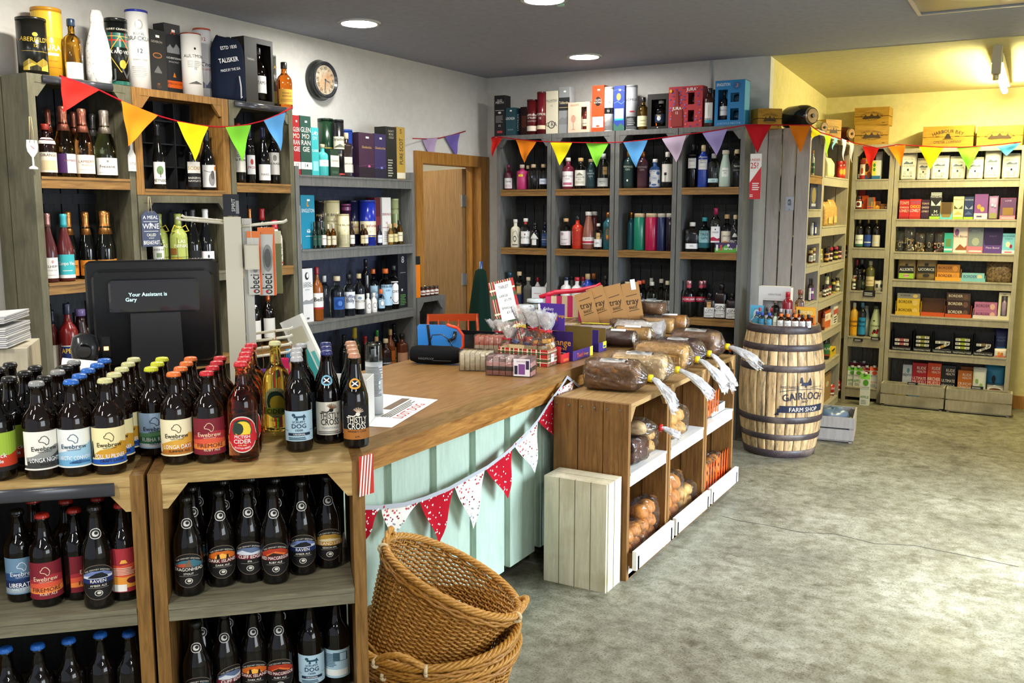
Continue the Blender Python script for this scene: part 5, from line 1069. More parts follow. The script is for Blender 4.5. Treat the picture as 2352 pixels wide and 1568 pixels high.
X(215,1120,70,'brown paper carton of tins','9a7a48','e,0,.6,.4,.1,c9b48a',dp=.12)
for i,(cx,tp,z) in enumerate(((285,1262,0),(312,1258,0),(340,1255,0))):
    base,h,r,_,px=spot(cx,tp,44,.2)
    can('food_can',base,face(base),.105,.033,'b02a24','t,PUREE,.55,.2,f0e8dc;r,-1,.1,1,.25,e8e0d0',full(['red food can nearest the barrel','red food can in the middle','red food can at the right'][i]),'can',SH['g'],px)
base,h,r,_,px=spot(295,1120,74,.9)
for k in range(2): can('food_can',base+Vector((-.02,-.02,.002+.12*k)),face(base),.118,.040,'b8281e','t,TOMATI,.5,.2,f0e8dc;r,-1,.1,1,.22,e8d060',full(['large red can below','large red can stacked on another'][k]),'can',SH['g'],px)
YC=8.62
S('on the top shelf of the corner rack','groceries in the corner rack','y',YC,1,1.957,0,*E3,dep=.05)
J(553,400,54,'red sauce jar with cream label','!a02a1c','b03424','e6d8c0','e,0,.4,.4,.3,b0502a',z=(.2,.75))
X(640,382,118,'orange noodle carton','e8971c','e,0,.55,.4,.2,3a2414;r,-1,0,1,.2,2c5a90;e,.4,.2,.4,.16,8a4a20;e,-.2,.9,.1,.05,f0e0a0',dp=.06)
X(750,410,90,'white and yellow carton with green rings','dfe2d4','r,-1,.1,-.1,.95,e0d850;e,-.5,.75,.3,.1,4a8a3a;e,-.5,.52,.3,.1,4a8a3a;r,-1,0,1,.18,2c6a9a',dp=.06)
PO(775,320,70,'white paper bag at the back','e4e2d8',row=.9)
S('on the second shelf of the corner rack','groceries in the corner rack','y',YC,1,1.70,0,*E3,dep=.04)
J(530,790,60,'jar with round white label','!6a2a1c','1c1a1a','e9e6e0','e,0,.5,.5,.36,5a1a1a')
X(545,725,70,'red carton at the back','b8321c','',row=1,dp=.06)
X(600,782,110,'orange chocolate carton','d2501a','e,-.2,.5,.3,.14,24284a',side='e0701f',dp=.09)
X(690,800,76,'orange open display tray','d9581c','r,-.8,.25,.8,1,6a6258;r,-.8,.08,.8,.16,3a4a8a',dp=.09,n='display_tray',cat='tray')
X(775,845,92,'brown and gold treat carton','c98a24','r,0,.4,1,1,5a2414;e,.4,.35,.3,.16,e0b040',dp=.07)
X(858,870,78,'low brown treat carton','8a5a28','e,.5,.3,.2,.2,e6dcc4;r,-1,.6,1,.8,6a3a18',dp=.07)
S('on the third shelf of the corner rack','bottles in the corner rack','y',YC,1,1.365,0,*E3,dep=.06)
for cx,l,d,rw in ((520,'c9c4b8','dark bottle against the left post',.3),(583,'dfe4dc','dark bottle with white label',0),(658,'2c4a9a','dark bottle with blue label',0),(722,'cfc9b8','dark bottle turned sideways',0)):
    B('bord',cx,1012,84,d,'120f0d','$7a6a3a' if rw==0 else '22301f',l,'t,BELVOIR,.5,.12,3a4a3a;r,-1,.0,1,.2,3a6a5a' if cx==583 else 'r,-.8,.3,.8,.4,c9d0e0',(.04,.42),row=rw,n='cordial_bottle')
S('on the fourth shelf of the corner rack','bottles in the corner rack','y',YC,1,.985,0,*E4,dep=.06)
B('bord',478,-20,66,'dark vinegar bottle with white and red label','14100e','8a1c1c','e6dccf','e,0,.7,.4,.2,b03a2a;h,b03a2a,.1,-.5,.2,0,.4,.5,.2',(.1,.48),n='vinegar_bottle')
B('gin',530,80,56,'dark oil bottle behind','15130f','1c1c1c','2a2a24','',n='vinegar_bottle')
B('flat',577,84,62,'square dark vinegar bottle with gold cap','1a1610','$b89a4a','3c4a38','e,0,.6,.4,.2,8a9a6a',(.1,.5),n='vinegar_bottle')
B('tall',643,-5,84,'clear oil bottle with cream label','!5a5a30','b9b49a','d9c79c','t,EXTRA,.5,.14,6a4a2a;r,-.8,.2,.8,.24,a8843c',(.16,.48),n='oil_bottle')
B('tall',560,-15,60,'slim clear bottle at the back','~b9c0b4','8a8a88',None,row=1,n='oil_bottle')
for cx,tp,d,rw in ((745,190,'squat white candle tin',0),(700,190,'squat white tin behind',.5)):
    base,h,r,_,px=spot(cx,tp,86,rw);can('candle_tin',base,face(base),max(h,.06),r,'e2ded0','r,-.5,.3,-.1,.7,4a4a48;e,.4,.5,.2,.2,4a4a48',full(d),'tin',SH['g'],px)
S('on the fifth shelf of the corner rack','bottles in the corner rack','y',YC,1,.576,0,*E4,dep=.05)
B('tall',480,412,74,'yellow cordial with orange label','!d9a83a','d8d6d0','e8a81e','t,Bottle,.7,.16,5a2a14;t,Green,.45,.14,5a2a14',(.06,.56),n='cordial_bottle')
B('tall',550,410,76,'dark cordial with blue label','191d24','4a8ab4','2a8ac0','t,Blue,.7,.16,12284a;t,Berry,.45,.14,12284a',(.06,.56),n='cordial_bottle')
B('flow',735,445,112,'pale green milk-shaped juice bottle with berries','!c9d6a8','3a4a34','c9d6a8','e,-.1,.30,.22,.12,3a1a28;e,.2,.24,.2,.10,a8242a;e,.3,.36,.18,.10,8a1c2a;e,-.3,.2,.14,.08,b0303a;t,Pomegreat,.6,.09,4a5a3a;r,-.4,.9,-.1,.96,2a2a24',(.03,.56),n='juice_bottle',half=75)
B('flow',600,440,90,'pale juice bottle at the back','!d9dcc8','8a8a80',None,row=1,n='juice_bottle')
# juice cartons
def juice(cx,tp,w,d,a,t1,row=0,z=None,dep=None):
    base,h,_,wd,px=spot(cx,tp,w,row,dep)
    if z is not None: base.z=z;h=.30
    t=thing('juice_carton',base,face(base,.3),full(d),'carton','juice cartons in the corner rack',px)
    hw=wd/2;mb=MB();m=M('e9ece4','card');q=.78*h
    mb.rings([[(-hw,-hw,z0),(hw,-hw,z0),(hw,hw,z0),(-hw,hw,z0)] for z0 in (0,q)]+[[(-hw,-hw*.12-.01,h*.95),(hw,-hw*.12+.01,h*.90),(hw,hw*.12+.01,h*.90),(-hw,hw*.12-.01,h*.95)]],m,smooth=False)
    decal(mb,Flat((0,-hw-.0006,0),(1,0,0),(0,0,1),2*hw,q),'e,.15,.86,.6,.12,%s;t,CAWSTON,.66,.09,1c2a1c;r,-.9,.62,.9,.63,%s;t,%s,.28,.17,%s;'%(a,a,t1,a)+lines(-.7,.7,.06,.24,3,'9aa89a'),.0003,'card')
    mb.quad([(-hw,-hw-.0006,q),(hw,-hw-.0006,q),(hw,-hw*.12+.006,h*.90),(-hw,-hw*.12-.012,h*.945)],M(a,'card'))
    mb.build('carton_board',t)
    cb=MB();cb.lathe([(.014,0),(.014,.018),(.012,.02)],M('f0f0ec','plastic'),14);cb.build('screw_cap',t,(0,-hw*.35,h*.90))
S('on the bottom shelf of the corner rack','juice cartons','y',YC,1,.12,0,*E4,dep=.07)
for cx,d,a,t1,rw in ((440,'half hidden apple juice carton','5aa02a','APPLE',.1),(495,'apple juice carton with green swirl','5aa02a','APPLE',0),(592,'berry juice carton with red top','8a2a34','BERRY',.2),(690,'orange juice carton','e0541e','ORANGE',.1),(475,'juice carton at the left rear','8a2a34','BERRY',1.2),(545,'juice carton at the middle rear','6a2a44','CURRANT',1.3)):
    juice(cx,1040 if rw<1 else 990,86,d,a,t1,rw)
SH['ph']='standing on the floor before the corner rack'
juice(600,1150,92,'apple juice carton','5aa02a','APPLE',z=.001,dep=-.16)

# ------------------------------------------------------------------ far wall rack
YR=8.66
S('on the top shelf of the far rack','flour bags on the far rack','y',YR,1,1.945,0,*K8,dep=.06)
FL='r,-.9,.02,.9,.98,d9d6c6;r,-.85,.04,.85,.96,ece8da;c,SHIPTON MILL,.88,.07,3a4a5a,0,.8,2;h,6a7480,.68,-.7,.72,-.3,.82,.2,.74,.7,.8;t,%s,.56,.08,3a3a3a;e,0,.42,.14,.06,2a2a2a;'+lines(-.7,-.2,.2,.36,4,'a8a598')+lines(.2,.7,.2,.36,4,'a8a598')+'t,FLOUR,.08,.09,4a4a48'
for i,(cx,tp,w,nme) in enumerate(((1392,455,132,'STRONG WHITE'),(1530,520,112,'PLAIN'),(1668,500,150,'BROWN'),(1806,505,130,'SELF RAISING'),(1948,512,138,'WHOLEMEAL'),(2086,450,134,'BREAD'),(2228,482,148,'GRANARY'))):
    PO(cx,tp,w,['tall white flour bag nearest the corner','short white flour bag with grey label','wide white flour bag under the yellow flag','white flour bag left of the green flag','white flour bag right of the green flag','tallest white flour bag with high fold','white flour bag at the right end'][i],'e6e2d2',FL%nme,dp=.10,pin=.16,fold=1,n='flour_bag')
S('on the second shelf of the far rack','chocolate on the far rack','y',YR,1,1.615,0,*K8,dep=.03)
CH='t,TONYS,.76,.16,e8d8b0;t,CHOCO,.56,.16,f0e0c0;t,LONELY,.36,.16,e8d8b0;r,-1,0,1,.12,%s'
X(1362,862,82,'red chocolate box','b8282a',CH%'8a1c20',dp=.08)
X(1446,858,92,'bright red chocolate box with coloured letters','c83a34','t,TONYS,.76,.16,3a6ab0;t,CHOCO,.56,.16,f0d040;t,LONELY,.36,.16,e8e8e8;r,-1,0,1,.12,a82a28',dp=.08)
X(1533,862,66,'dark purple chocolate box','3a2038',CH%'2a1428',dp=.08)
X(1618,800,98,'tall black chocolate box in a lime tray','232427','t,MONTEZUMA,.80,.07,e6e6e2;h,d8d8d4,.5,-.8,.7,0,.5,.8,.7;t,M,.22,.12,e6e6e6;t,BLACK,.13,.06,e6e6e6;r,-1,0,1,.1,9ac03a;r,-.9,.88,.9,.93,c9c9c4;r,-.9,.95,.9,.99,d9d9d4',dp=.08)
X(1705,884,104,'nearly empty blue and green display tray','8a7440','h,5ab4c8,0,-1,.4,-.6,.1,.6,.1,1,.5;r,-.8,.3,.8,1,5a4624',dp=.09,n='display_tray',cat='tray')
X(1810,836,88,'cream chocolate box with a chevron','d9d0a4','t,MONTEZUMA,.84,.06,3a3a30;h,5a5a34,.45,-.8,.62,0,.45,.8,.62;h,b8a858,.2,-.9,.2,0,.36,.9,.2;r,-1,0,1,.1,9ac03a',dp=.08)
X(1896,838,78,'navy chocolate box with a chevron','27345c','t,MONTEZUMA,.84,.06,c9d0e0;h,8a94b0,.45,-.8,.62,0,.45,.8,.62;h,4a5a8a,.2,-.9,.2,0,.36,.9,.2;r,-1,0,1,.1,9ac03a',dp=.08)
X(1992,816,112,'purple and gold truffle box','7a4a8a','e,-.3,.5,.3,.1,c98a3a;e,.2,.4,.3,.1,d9a04a;r,-1,0,1,.24,c9c0d0;r,-.6,.08,.2,.14,4a3a5a',dp=.08)
PO(2088,832,78,'lilac bag of sweets with a clear front','9a78a8','r,-.9,0,.9,.36,8a8a5a;e,-.3,.9,.3,.1,e0d0e0;e,.4,.85,.3,.1,c9b0d0',pin=.3,dp=.06)
X(2215,848,128,'purple sweets bag in a pink tray','5f3f6a','t,LOVE,.84,.08,b9a0c0;r,-.7,.2,.7,.55,8a6a3a;r,-1,0,1,.18,e07a8a;r,-.8,.05,.8,.08,f0d0d4',dp=.09,side='d86a7c')
S('on the third shelf of the far rack','sweets on the far rack','y',YR,1,1.335,0,*K8,dep=.04)
def clearbag(cx,tp,w,d,c1,c2,row=0):
    base,h,_,wd,px=spot(cx,tp,w,row)
    t=thing('sweet_bag',base,face(base,.3),full(d),'bag',SH['g'],px)
    rr=random.Random(cx);mb=MB();ms=[M(c1,'satin'),M(c2,'satin')]
    for k in range(46):
        x,y,z=rr.uniform(-.4,.4)*wd,rr.uniform(-.02,.02),rr.uniform(.02,.50)*h;q=rr.uniform(.008,.013)
        mb.lathe([(q*.6,z-q*.8),(q,z),(q*.6,z+q*.8)],ms[k%2],6,c=(x,y))
    s=mb.build('sweets',t);s['kind']='stuff'
    mb=MB();rs=[]
    for v in (0,.06,.3,.55,.7,.85,1):
        e=.5*wd*(1 if v<.75 else 1.0);dd=.034 if v<.6 else .034*(1-v)/.4+.003
        rs.append([(e*math.cos(a)*(1+rr.uniform(-.03,.03)),dd*math.sin(a),v*h) for a in [2*math.pi*i/20 for i in range(20)]])
    mb.rings(rs,FILM);mb.build('clear_film',t)
    mb=MB();f=Flat((0,-.037,.20*h),(1,0,0),(0,0,1),wd*.6,h*.3);decal(mb,f,'e,0,.5,.6,.5,1c1c1e;e,0,.5,.5,.42,d8d0bc;e,0,.5,.42,.35,1c1c1e',.0004);mb.build('round_label',t)
for cx,tp,w,d,a,b in ((1345,1120,64,'clear bag of grey sweets','8a8478','5a544c'),(1422,1075,88,'clear bag of mixed pastel sweets','c9a05a','d8d0b8'),(1496,1135,80,'clear bag of golden sweets','b8923c','d9c49a'),(1570,1125,66,'clear bag of dark chocolate sweets','3a2a22','5a463a'),(1650,1130,82,'clear bag of pink and brown sweets','8a4a44','b9a094')):
    clearbag(cx,tp,w,d,a,b)
X(1741,1138,74,'teal sweet carton','3ab0a0','r,-.6,.3,.6,.7,6a8a54;r,-.9,.1,.9,.2,d8f0ea',dp=.05)
X(1842,1090,124,'white and pink biscuit carton','e6dcd4','e,-.5,.8,.3,.14,8a5a9a;t,Petit Bijoux,.6,.09,6a4a4a;h,9a5a34,.1,-.6,.14,0,.34,.6,.2,.9,.3;r,-.98,0,-.9,1,d86a7c;r,.9,0,.98,1,d86a7c',dp=.05,rot=-6)
X(1955,1095,126,'grey mint bag in a pink tray','7f8a90','t,MINTS,.85,.08,c9d0d4;e,0,.45,.5,.16,a9b0a0;r,-1,0,1,.26,dc7a8c;r,-.85,.04,.85,.1,f0d4d8',dp=.08)
X(2098,1080,158,'dark purple chocolate bar display','2e2150','t,CHOCCY BAR,.07,.10,e6e0f0;h,5a3f8a,0,-1,.55,-.86,.3,.86,.3,1,.55;t,Plant Based,.17,.07,c9b8e0;t,ENJOY,.6,.06,6a5a9a',dp=.09)
X(2232,1142,104,'light blue flower biscuit carton','7ac4dc','t,FLOWER,.82,.10,2a3a6a;t,SWEETS,.70,.07,2a3a6a;e,-.1,.46,.36,.14,e8dcc0;e,.4,.36,.22,.1,9a2a4a;r,-1,0,1,.16,e6f0f2;r,-.6,.04,.6,.1,c0506a',dp=.05)
S('on the fourth shelf of the far rack','biscuits on the far rack','y',YR,1,1.095,0,*K9,dep=.03)
PO(826,26,138,'black and lime liquorice bag','8a7448','r,-1,.30,1,.72,1c1e1c;t,ALLSORTS,.44,.16,f0efe6;r,-1,0,1,.30,9ac840;e,0,.16,.4,.1,d8a0a0;l,3a3a2a,.02,-.4,.14,.4,.18;e,0,.78,.2,.08,1c1e1c',dp=.07,pin=.2)
PO(978,20,160,'black and kraft liquorice bag','8a7448','r,-1,.34,1,.70,1f201c;t,LICORICE,.46,.14,e6e4da;e,0,.2,.4,.09,2a2a28;e,0,.8,.25,.08,1f201c',dp=.07,pin=.2)
BD='t,BORDER,.42,.36,%s,-.25,.6;e,.6,.5,.22,.36,%s'
def packs(cx,tps,bot,w,d,cols,ink,disc,tray):
    tp0=tps[0];n=len(tps)
    for i,(tp,c) in enumerate(zip(tps,cols)):
        base,h,_,wd,px=spot(cx,tp,w,0,.02)
        nb=tps[i+1] if i+1<n else bot
        h1=abs(nb-tp)/SH['k']/F*dist(base);zz=SH['z']+.004+sum(abs(((tps[j+1] if j+1<n else bot)-tps[j])) for j in range(i+1,n))/SH['k']/F*dist(base)+.0015*(n-i)
        carton('biscuit_pack',(base.x,base.y+.04,zz),0,wd*.90,.07,h1,c,BD%(ink,disc),full(d+', '+['bottom' if n==1 else 'lowest' if i==n-1 else 'topmost' if i==0 else 'middle'][0]+' pack' if n>1 else d),'biscuits',SH['g'],px)
    base,h,_,wd,px=spot(cx,tps[-1],w,0,.02)
    t=thing('display_tray',(base.x,base.y,SH['z']+.001),0,full(tray[1]),'tray','biscuit trays on the far rack',px)
    m=M(tray[0],'card');mb=MB();hh=tray[2];mb.box((-wd/2,-.002,0),(wd/2,.0,.03),m);mb.box((-wd/2,0,0),(-wd/2+.002,.09,hh),m);mb.box((wd/2-.002,0,0),(wd/2,.09,hh),m);mb.box((-wd/2,.088,0),(wd/2,.09,hh),m);mb.box((-wd/2,0,0),(wd/2,.09,.0015),m);mb.build('tray_board',t)
packs(1150,[72,132],192,200,'amber biscuit pack',['a8702c','d9922c'],'4a2410','c98a3a',('e0a030','amber biscuit display tray',.10))
packs(1345,[140],200,196,'pale blue biscuit pack',['8ac4cc'],'2a4a6a','e0d0a0',('7ab8c4','pale blue biscuit display tray',.05))
t=PO(1556,60,204,'clear bag of dried bark on the right','5a4a34',dp=.10,pin=.4,m=tex('3a2c20','9a8058',(10,10,10),.2,'bark',.8))
S('on the fifth shelf of the far rack','biscuits on the far rack','y',YR,1,.785,0,*K9,dep=.03)
packs(836,[312,350,414],474,198,'yellow biscuit pack',['8a8a88','d8b42c','d8b42c'],'3a2a10','e0c070',('d9b02c','yellow biscuit display tray',.12))
base,h,_,wd,px=spot(1027,345,190,0,.02)
t=thing('display_tray',(base.x,base.y,SH['z']+.001),0,full('empty brown and orange display tray'),'tray','biscuit trays on the far rack',px);mb=MB();m=M('6a4424','card');m2=M('c8521c','card')
mb.box((-wd/2,-.002,0),(wd/2,0,.035),m2);mb.box((-wd/2,0,0),(-wd/2+.002,.09,.13),m);mb.box((wd/2-.002,0,0),(wd/2,.09,.13),m);mb.box((-wd/2,.088,0),(wd/2,.09,.15),m);mb.box((-wd/2,0,0),(wd/2,.088,.0015),m);mb.build('tray_board',t)
packs(1228,[308,366,428],494,206,'brown biscuit pack',['4a3a34','3a2420','3a2420'],'e6d8c0','6a4a3a',('c8521c','orange biscuit display tray',.10))
packs(1442,[380,444],504,198,'pink biscuit pack',['b8709a','b8709a'],'5a2a44','e0b0a0',('e0d4cc','pale biscuit display tray',.08))
window_box(1603,314,92,'cream gift box with a lilac bottle inside','e0d8b8',[(-.55,.14,.55,.88,('whis','a890a8','c9c0a8'))],'t,GIFT,.91,.05,4a4438',dp=.07)
S('on the sixth shelf of the far rack','snack bars on the far rack','y',YR,1,.47,0,*K9,dep=.0)
for i,(cx,w,cs) in enumerate(((785,150,['8a4a54','b0606a','b0606a']),(948,140,['7a7a3a','8a8a44','8a8a44','8a8a44']),(1105,156,['8a8a8a','b08a4a','9a9a98']),(1262,154,['8a9a3a','9aa83a','9aa83a','9aa83a']),(1428,156,['7a5a3a','8a8a84','7a6a58']))):
    base,h,_,wd,px=spot(cx,560,w,0,.0);base=base+Vector((0,.02,0));bw=wd
    nmz=['pink','olive green','silver and amber','lime green','brown'][i]
    t=thing('snack_bar_tray',base,0,full('black tray of %s snack bars'%nmz),'tray','snack bar trays on the far rack',px)
    m=M('17171a','card');mb=MB()
    mb.box((-bw/2,-.002,0),(bw/2,0,.035),m);mb.box((-bw/2,0,0),(-bw/2+.002,.12,.17),m);mb.box((bw/2-.002,0,0),(bw/2,.12,.17),m);mb.box((-bw/2,.118,0),(bw/2,.12,.19),m);mb.box((-bw/2,0,0),(bw/2,.118,.0015),m)
    decal(mb,Flat((0,-.0026,0),(1,0,0),(0,0,1),bw,.035),'t,TRADITIONALLY MADE,.3,.4,d8d8d4',.0003);mb.build('tray_board',t)
    for k,c in enumerate(cs):
        rz_=R(28) if (i==4 and k==1) or (i==2 and k==1) else 0
        b=MB();mm=M(c,'foil');L_,q=bw*.40,.016
        b.rings([[(-L_,.03+math.cos(a)*.02*e,math.sin(a)*q*e) for a in [2*math.pi*j/10 for j in range(10)]] if False else [(x,.03+math.cos(a)*.022*e,math.sin(a)*q*e) for a in [2*math.pi*j/10 for j in range(10)]] for x,e in ((-L_,.25),(-L_*.88,.9),(0,1),(L_*.88,.9),(L_,.25))],mm)
        o=b.build('snack_bar',None);o.location=(base.x,base.y,base.z+.022+.034*k+.002);o.rotation_euler=(0,-rz_,0)
        d2=MB();decal(d2,Flat((0,.007,-.010),(1,0,0),(0,0,1),2*L_*.9,.02),'r,-1,0,1,1,e8e6e0;r,-.34,0,.34,1,%s;'%c+''.join('r,%.2f,.15,%.2f,.85,2a2a2a;'%(u,u+.07) for u in (-.9,-.75,-.6,.5,.65,.8)),.0004);d2.build('label',o)
        tag(o,full('%s snack bar, %s in its black tray'%(nmz,['lowest','second','third','topmost'][k]),'on the far rack'),'snack bar','snack bars on the far rack',px+k)
PO(1575,600,98,'navy pouch of snacks at the right end','27305a','t,FOREST,.8,.1,7a8ac0;t,FEAST,.66,.1,7a8ac0;r,-.8,.1,.8,.4,2a6a9a',dp=.06,dep=.06)
PO(1580,762,94,'small white and orange egg pouch','e8ddd0','e,-.3,.5,.3,.3,e0902c;e,.3,.45,.3,.3,c97a2c;r,-1,0,1,.2,d86a5a',dp=.03,dep=-.0)
S('on the bottom shelf of the far rack','cereal on the far rack','y',YR,1,.12,0,*K9,dep=.06)
X(830,880,72,'pale blue oat drink carton','c9d0d8','t,alpro,.56,.14,2a3f6a;e,.2,.78,.3,.1,5a9ab0;r,-.8,.1,.8,.4,b9c4d0',dp=.06)
for cx,tp,w,d,c,a,b in ((920,866,114,'red muesli box','b01e2a','ULTIMATE','MUESLI'),(1036,868,108,'orange-red muesli box','d2481e','BIRCHER','MUESLI'),(1150,886,112,'black granola box','1c1d20','ULTIMATE','GRANOLA'),(1288,925,114,'small orange granola box','c8701c','CRUNCHY','GRANOLA')):
    X(cx,tp,w,d,c,'t,RUDE,.78,.11,f0e2d2,.25,.6;t,HEALTH,.66,.09,f0e2d2,.25,.6;t,%s,.40,.12,f4ece0;t,%s,.26,.12,f4ece0;e,-.6,.12,.3,.09,d8a84a;e,.2,.08,.3,.07,c98a3a'%(a,b),dp=.06)
X(1290,895,100,'brown granola box behind the orange one','8a4a1c','',row=.9,dp=.05)
PO(1402,905,104,'white oat bag with green leaves','e0e4d4','e,-.4,.7,.3,.1,8ab05a;e,.4,.5,.3,.1,9abc6a;e,-.2,.3,.3,.1,8ab05a;r,-.2,0,.5,.12,2a2a2a',dp=.07,pin=.2)
PO(1535,885,160,'large blue granola pouch','3f9ac0','e,0,.66,.24,.16,1c1e22;r,-1,.05,1,.45,a8b04a;h,6a8a3a,.05,-1,.3,0,.4,1,.3;t,granola,.36,.08,f0f0e6',dp=.08,pin=.2,dep=.09)
base,h,r,_,px=spot(1525,1015,120,0,.02)
can('cereal_tub',base,0,.11,r,'e6e2d8','e,0,.5,.6,.3,6a3424;r,-1,.85,1,1,d8d4c8',full('round tub of cereal before the blue pouch'),'tub',SH['g'],px)

# ------------------------------------------------------------------ beer and cider on the foreground racks
HB=.221
RAM='l,%s,.016,-.1,.86,-.16,.80,-.22,.78,-.2,.73,-.08,.72,.02,.69,.06,.64,.16,.66,.2,.76,.12,.84,.02,.88,-.1,.86;'
def ewe(bg,band,title,sub,ink,hills,tcol='fff',tsz=.115):
    return (bg,hills+(RAM%ink)+'t,Ewebrew,.50,.12,%s,0,.55;t,Highland Craft Beer,.455,.03,%s,0,.6;'%(ink,ink)+'t,%s,.20,%.3f,%s,.02,.66;t,%s,.10,.07,%s,.1,.6;r,-1,0,1,.035,%s'%(title,tsz,tcol,sub,ink,bg))
EWE=dict(
 A=ewe('e9e6da','','LONGA NIGHTS','PORTER','23231f','h,8a8c88,.04,-1,.3,-.5,.36,0,.5,.5,.62,1,.58;h,3a3b3a,.04,-1,.2,-.4,.26,.2,.3,.6,.42,1,.46;h,f0eee6,.12,-1,.12,-.92,.5,-.84,.3,-.8,.12;'),
 B=ewe('e6e9e4','','ARCTIC CONVOY','PALE','2a4a6a','h,9cc4dc,.04,-1,.34,-.3,.44,.3,.5,1,.7;h,6aa6cc,.04,-1,.16,0,.24,1,.2;h,3a6a9a,.1,-.2,.14,.2,.2,.7,.14;'),
 C=ewe('ecdfa8','','POLL IU PILSNER','CRAFT LAGER','2a2414','h,c9952a,.2,-1,.2,-.4,.42,.1,.46,.5,.62,1,.56;h,2456a8,.0,-1,.14,0,.2,1,.22;h,1a1612,.2,-.95,.2,-.9,.6,-.84,.66,-.78,.4,-.74,.2;'),
 D=ewe('a9c4e0','','RUBHA REIDH','HAZY IPA','28324a','h,6a9a6a,.2,-1,.42,-.3,.44,.3,.52,1,.6;h,3a7a4a,.12,-1,.3,.2,.36,1,.3;h,dfe6e6,.0,-1,.13,1,.15;','f0f4ee'),
 E=ewe('efe3bb','','LONGA DAYS','SUMMER ALE','2a2414','h,d6a23c,.04,-1,.28,-.3,.42,.2,.46,.6,.62,1,.56;h,b8742a,.04,-1,.14,0,.2,.5,.34,1,.3;h,f6f0e0,.1,-1,.1,-.92,.46,-.84,.26,-.8,.1;'),
 F=ewe('7a1f2c','','FIREMORE','RUBY ALE','e8c9a8','h,a82f38,.04,-1,.5,-.3,.56,.3,.66,1,.6;h,d8563a,.04,-1,.4,.2,.46,1,.40;h,e8843c,.04,-1,.26,0,.32,1,.3;h,7a1f2c,0,-1,.14,1,.16;','5a1420'),
 L=ewe('6a8aa4','','LIBERATOR','EARLY STYLE ALE','dfe6ea','h,2a4a7a,.04,-1,.56,-.2,.6,.4,.5,1,.6;h,1c2f5a,.04,-1,.36,.3,.42,1,.36;h,9aa8b0,.0,-1,.16,1,.2;'))
def brew(col,u,dpt,cap,d,kind='beer',h=HB,r=.0365,glass='130a06',label=None,z=1.091,n='beer_bottle',xl=(),zl=(.10,.50),half=80,turn=0,jit=10,g='beers on top of the front racks'):
    p=beer(u,dpt,z)
    px=1176+F*(p-CAM).dot(RT)/dist(p)
    a=math.atan2(CAM.x-p.x,p.y-CAM.y)
    L=[(zl,half,label[0],label[1],turn)] if label else []
    return bottle(n,p,a+R(random.uniform(-jit,jit)),kind,h,r,glass,cap,L+list(xl),d,'bottle',g,px)
FULLN=dict(A='silver-capped porter bottle with grey label',B='blue-capped beer with pale blue label',C='gold-capped pilsner with cream and blue label',D='lime-capped beer with green hill label',E='orange-capped ale with cream label',F='red-capped ruby ale with crimson label')
CAPS=dict(A='8a8a88',B='2463b8',C='c9c48a',D='cdd02a',E='e0702a',F='c02028')
COLS=dict(A=[(-.262,.045),(-.262,.120),(-.250,.195),(-.247,.270),(-.244,.345)],B=[(-.190,.050),(-.187,.126),(-.183,.203),(-.176,.279),(-.172,.354)],
            C=[(-.117,.048),(-.110,.125),(-.105,.201),(-.102,.278),(-.100,.354)],D=[(-.035,.190),(-.030,.266),(-.028,.342)],E=[(.028,.100),(.036,.177),(.042,.254),(.045,.331)],F=[(.104,.095),(.112,.171),(.117,.247),(.120,.324)])
DEP=['at the front','second in its file','third in its file','fourth in its file','last in its file']
for k,l in COLS.items():
    for i,(u,dp) in enumerate(l):
        brew(k,u,dp,CAPS[k] if k != 'A' or i%2==0 else '15130f',FULLN[k]+', '+DEP[i]+' on the rack',label=EWE[k],jit=8 if i else 3,turn=12 if k=='A' else-8 if k=='B' else 0)
for i,(u,dp) in enumerate([(-.352,.05),(-.340,.126),(-.325,.201),(-.320,.277),(-.412,.190),(-.400,.268),(-.395,.344)]):
    brew('Z',u,dp,'15130f','black-capped dark beer at the left picture edge, '+['front','second back','third back','fourth back','outermost front','outermost middle','outermost rear'][i],glass='0b0806',
         label=('9ab83a','h,c23a1e,.1,-1,.3,-.2,.44,.4,.4,1,.5;t,Black,.36,.12,f0efe6;t,Isle,.22,.10,f0efe6;r,-1,0,1,.12,1a1614') if i != 5 else None)
CID=(None,'e,0,.5,.98,.5,d8d2c4;e,0,.5,.93,.47,c2202a;e,0,.62,.62,.30,2c4a3a;e,.05,.62,.5,.25,e8c83a;e,-.2,.66,.3,.16,2a3a30;r,-.96,.30,.96,.50,c2202a;t,PICTISH,.40,.085,f4efe6,0,.6;t,CIDER,.26,.115,f4efe6,0,.7;c,CAIRN OMOHR,.86,.06,2a2a22,0,.55,.5;t,4.5% ABV,.19,.04,f0d8a0,0,.4;c,SCOTTISH BERRY,.10,.05,f4efe6,0,.5,-.6')
for i,(u,dp) in enumerate([(.185,.085),(.190,.162),(.190,.238),(.192,.315),(.198,.395)]):
    t=brew('G',u,dp,'c8242c','amber berry cider with red cap, '+DEP[i]+' on the rack',glass='~f28c50',h=.243,r=.036,label=CID,n='cider_bottle',half=62,zl=(.10,.47))
t=brew('H',.262,.385,'d8d49a','single yellow apple cider bottle among dark bottles',glass='~efd05a',h=.249,r=.036,n='cider_bottle',half=66,zl=(.10,.50),
         label=(None,'e,0,.58,.9,.42,e0dc9a;e,0,.60,.62,.30,2c4a3a;e,.1,.56,.5,.22,e8c83a;r,-1,.24,1,.44,b8c24a;t,CIDER,.28,.13,3a4a1a;c,CAIRN OMOHR,.86,.06,2a3a22,0,.5,.5;t,5% ABV,.16,.04,3a4a1a;c,ORCHARD,.05,.05,3a4a1a,0,.5,-.6'))
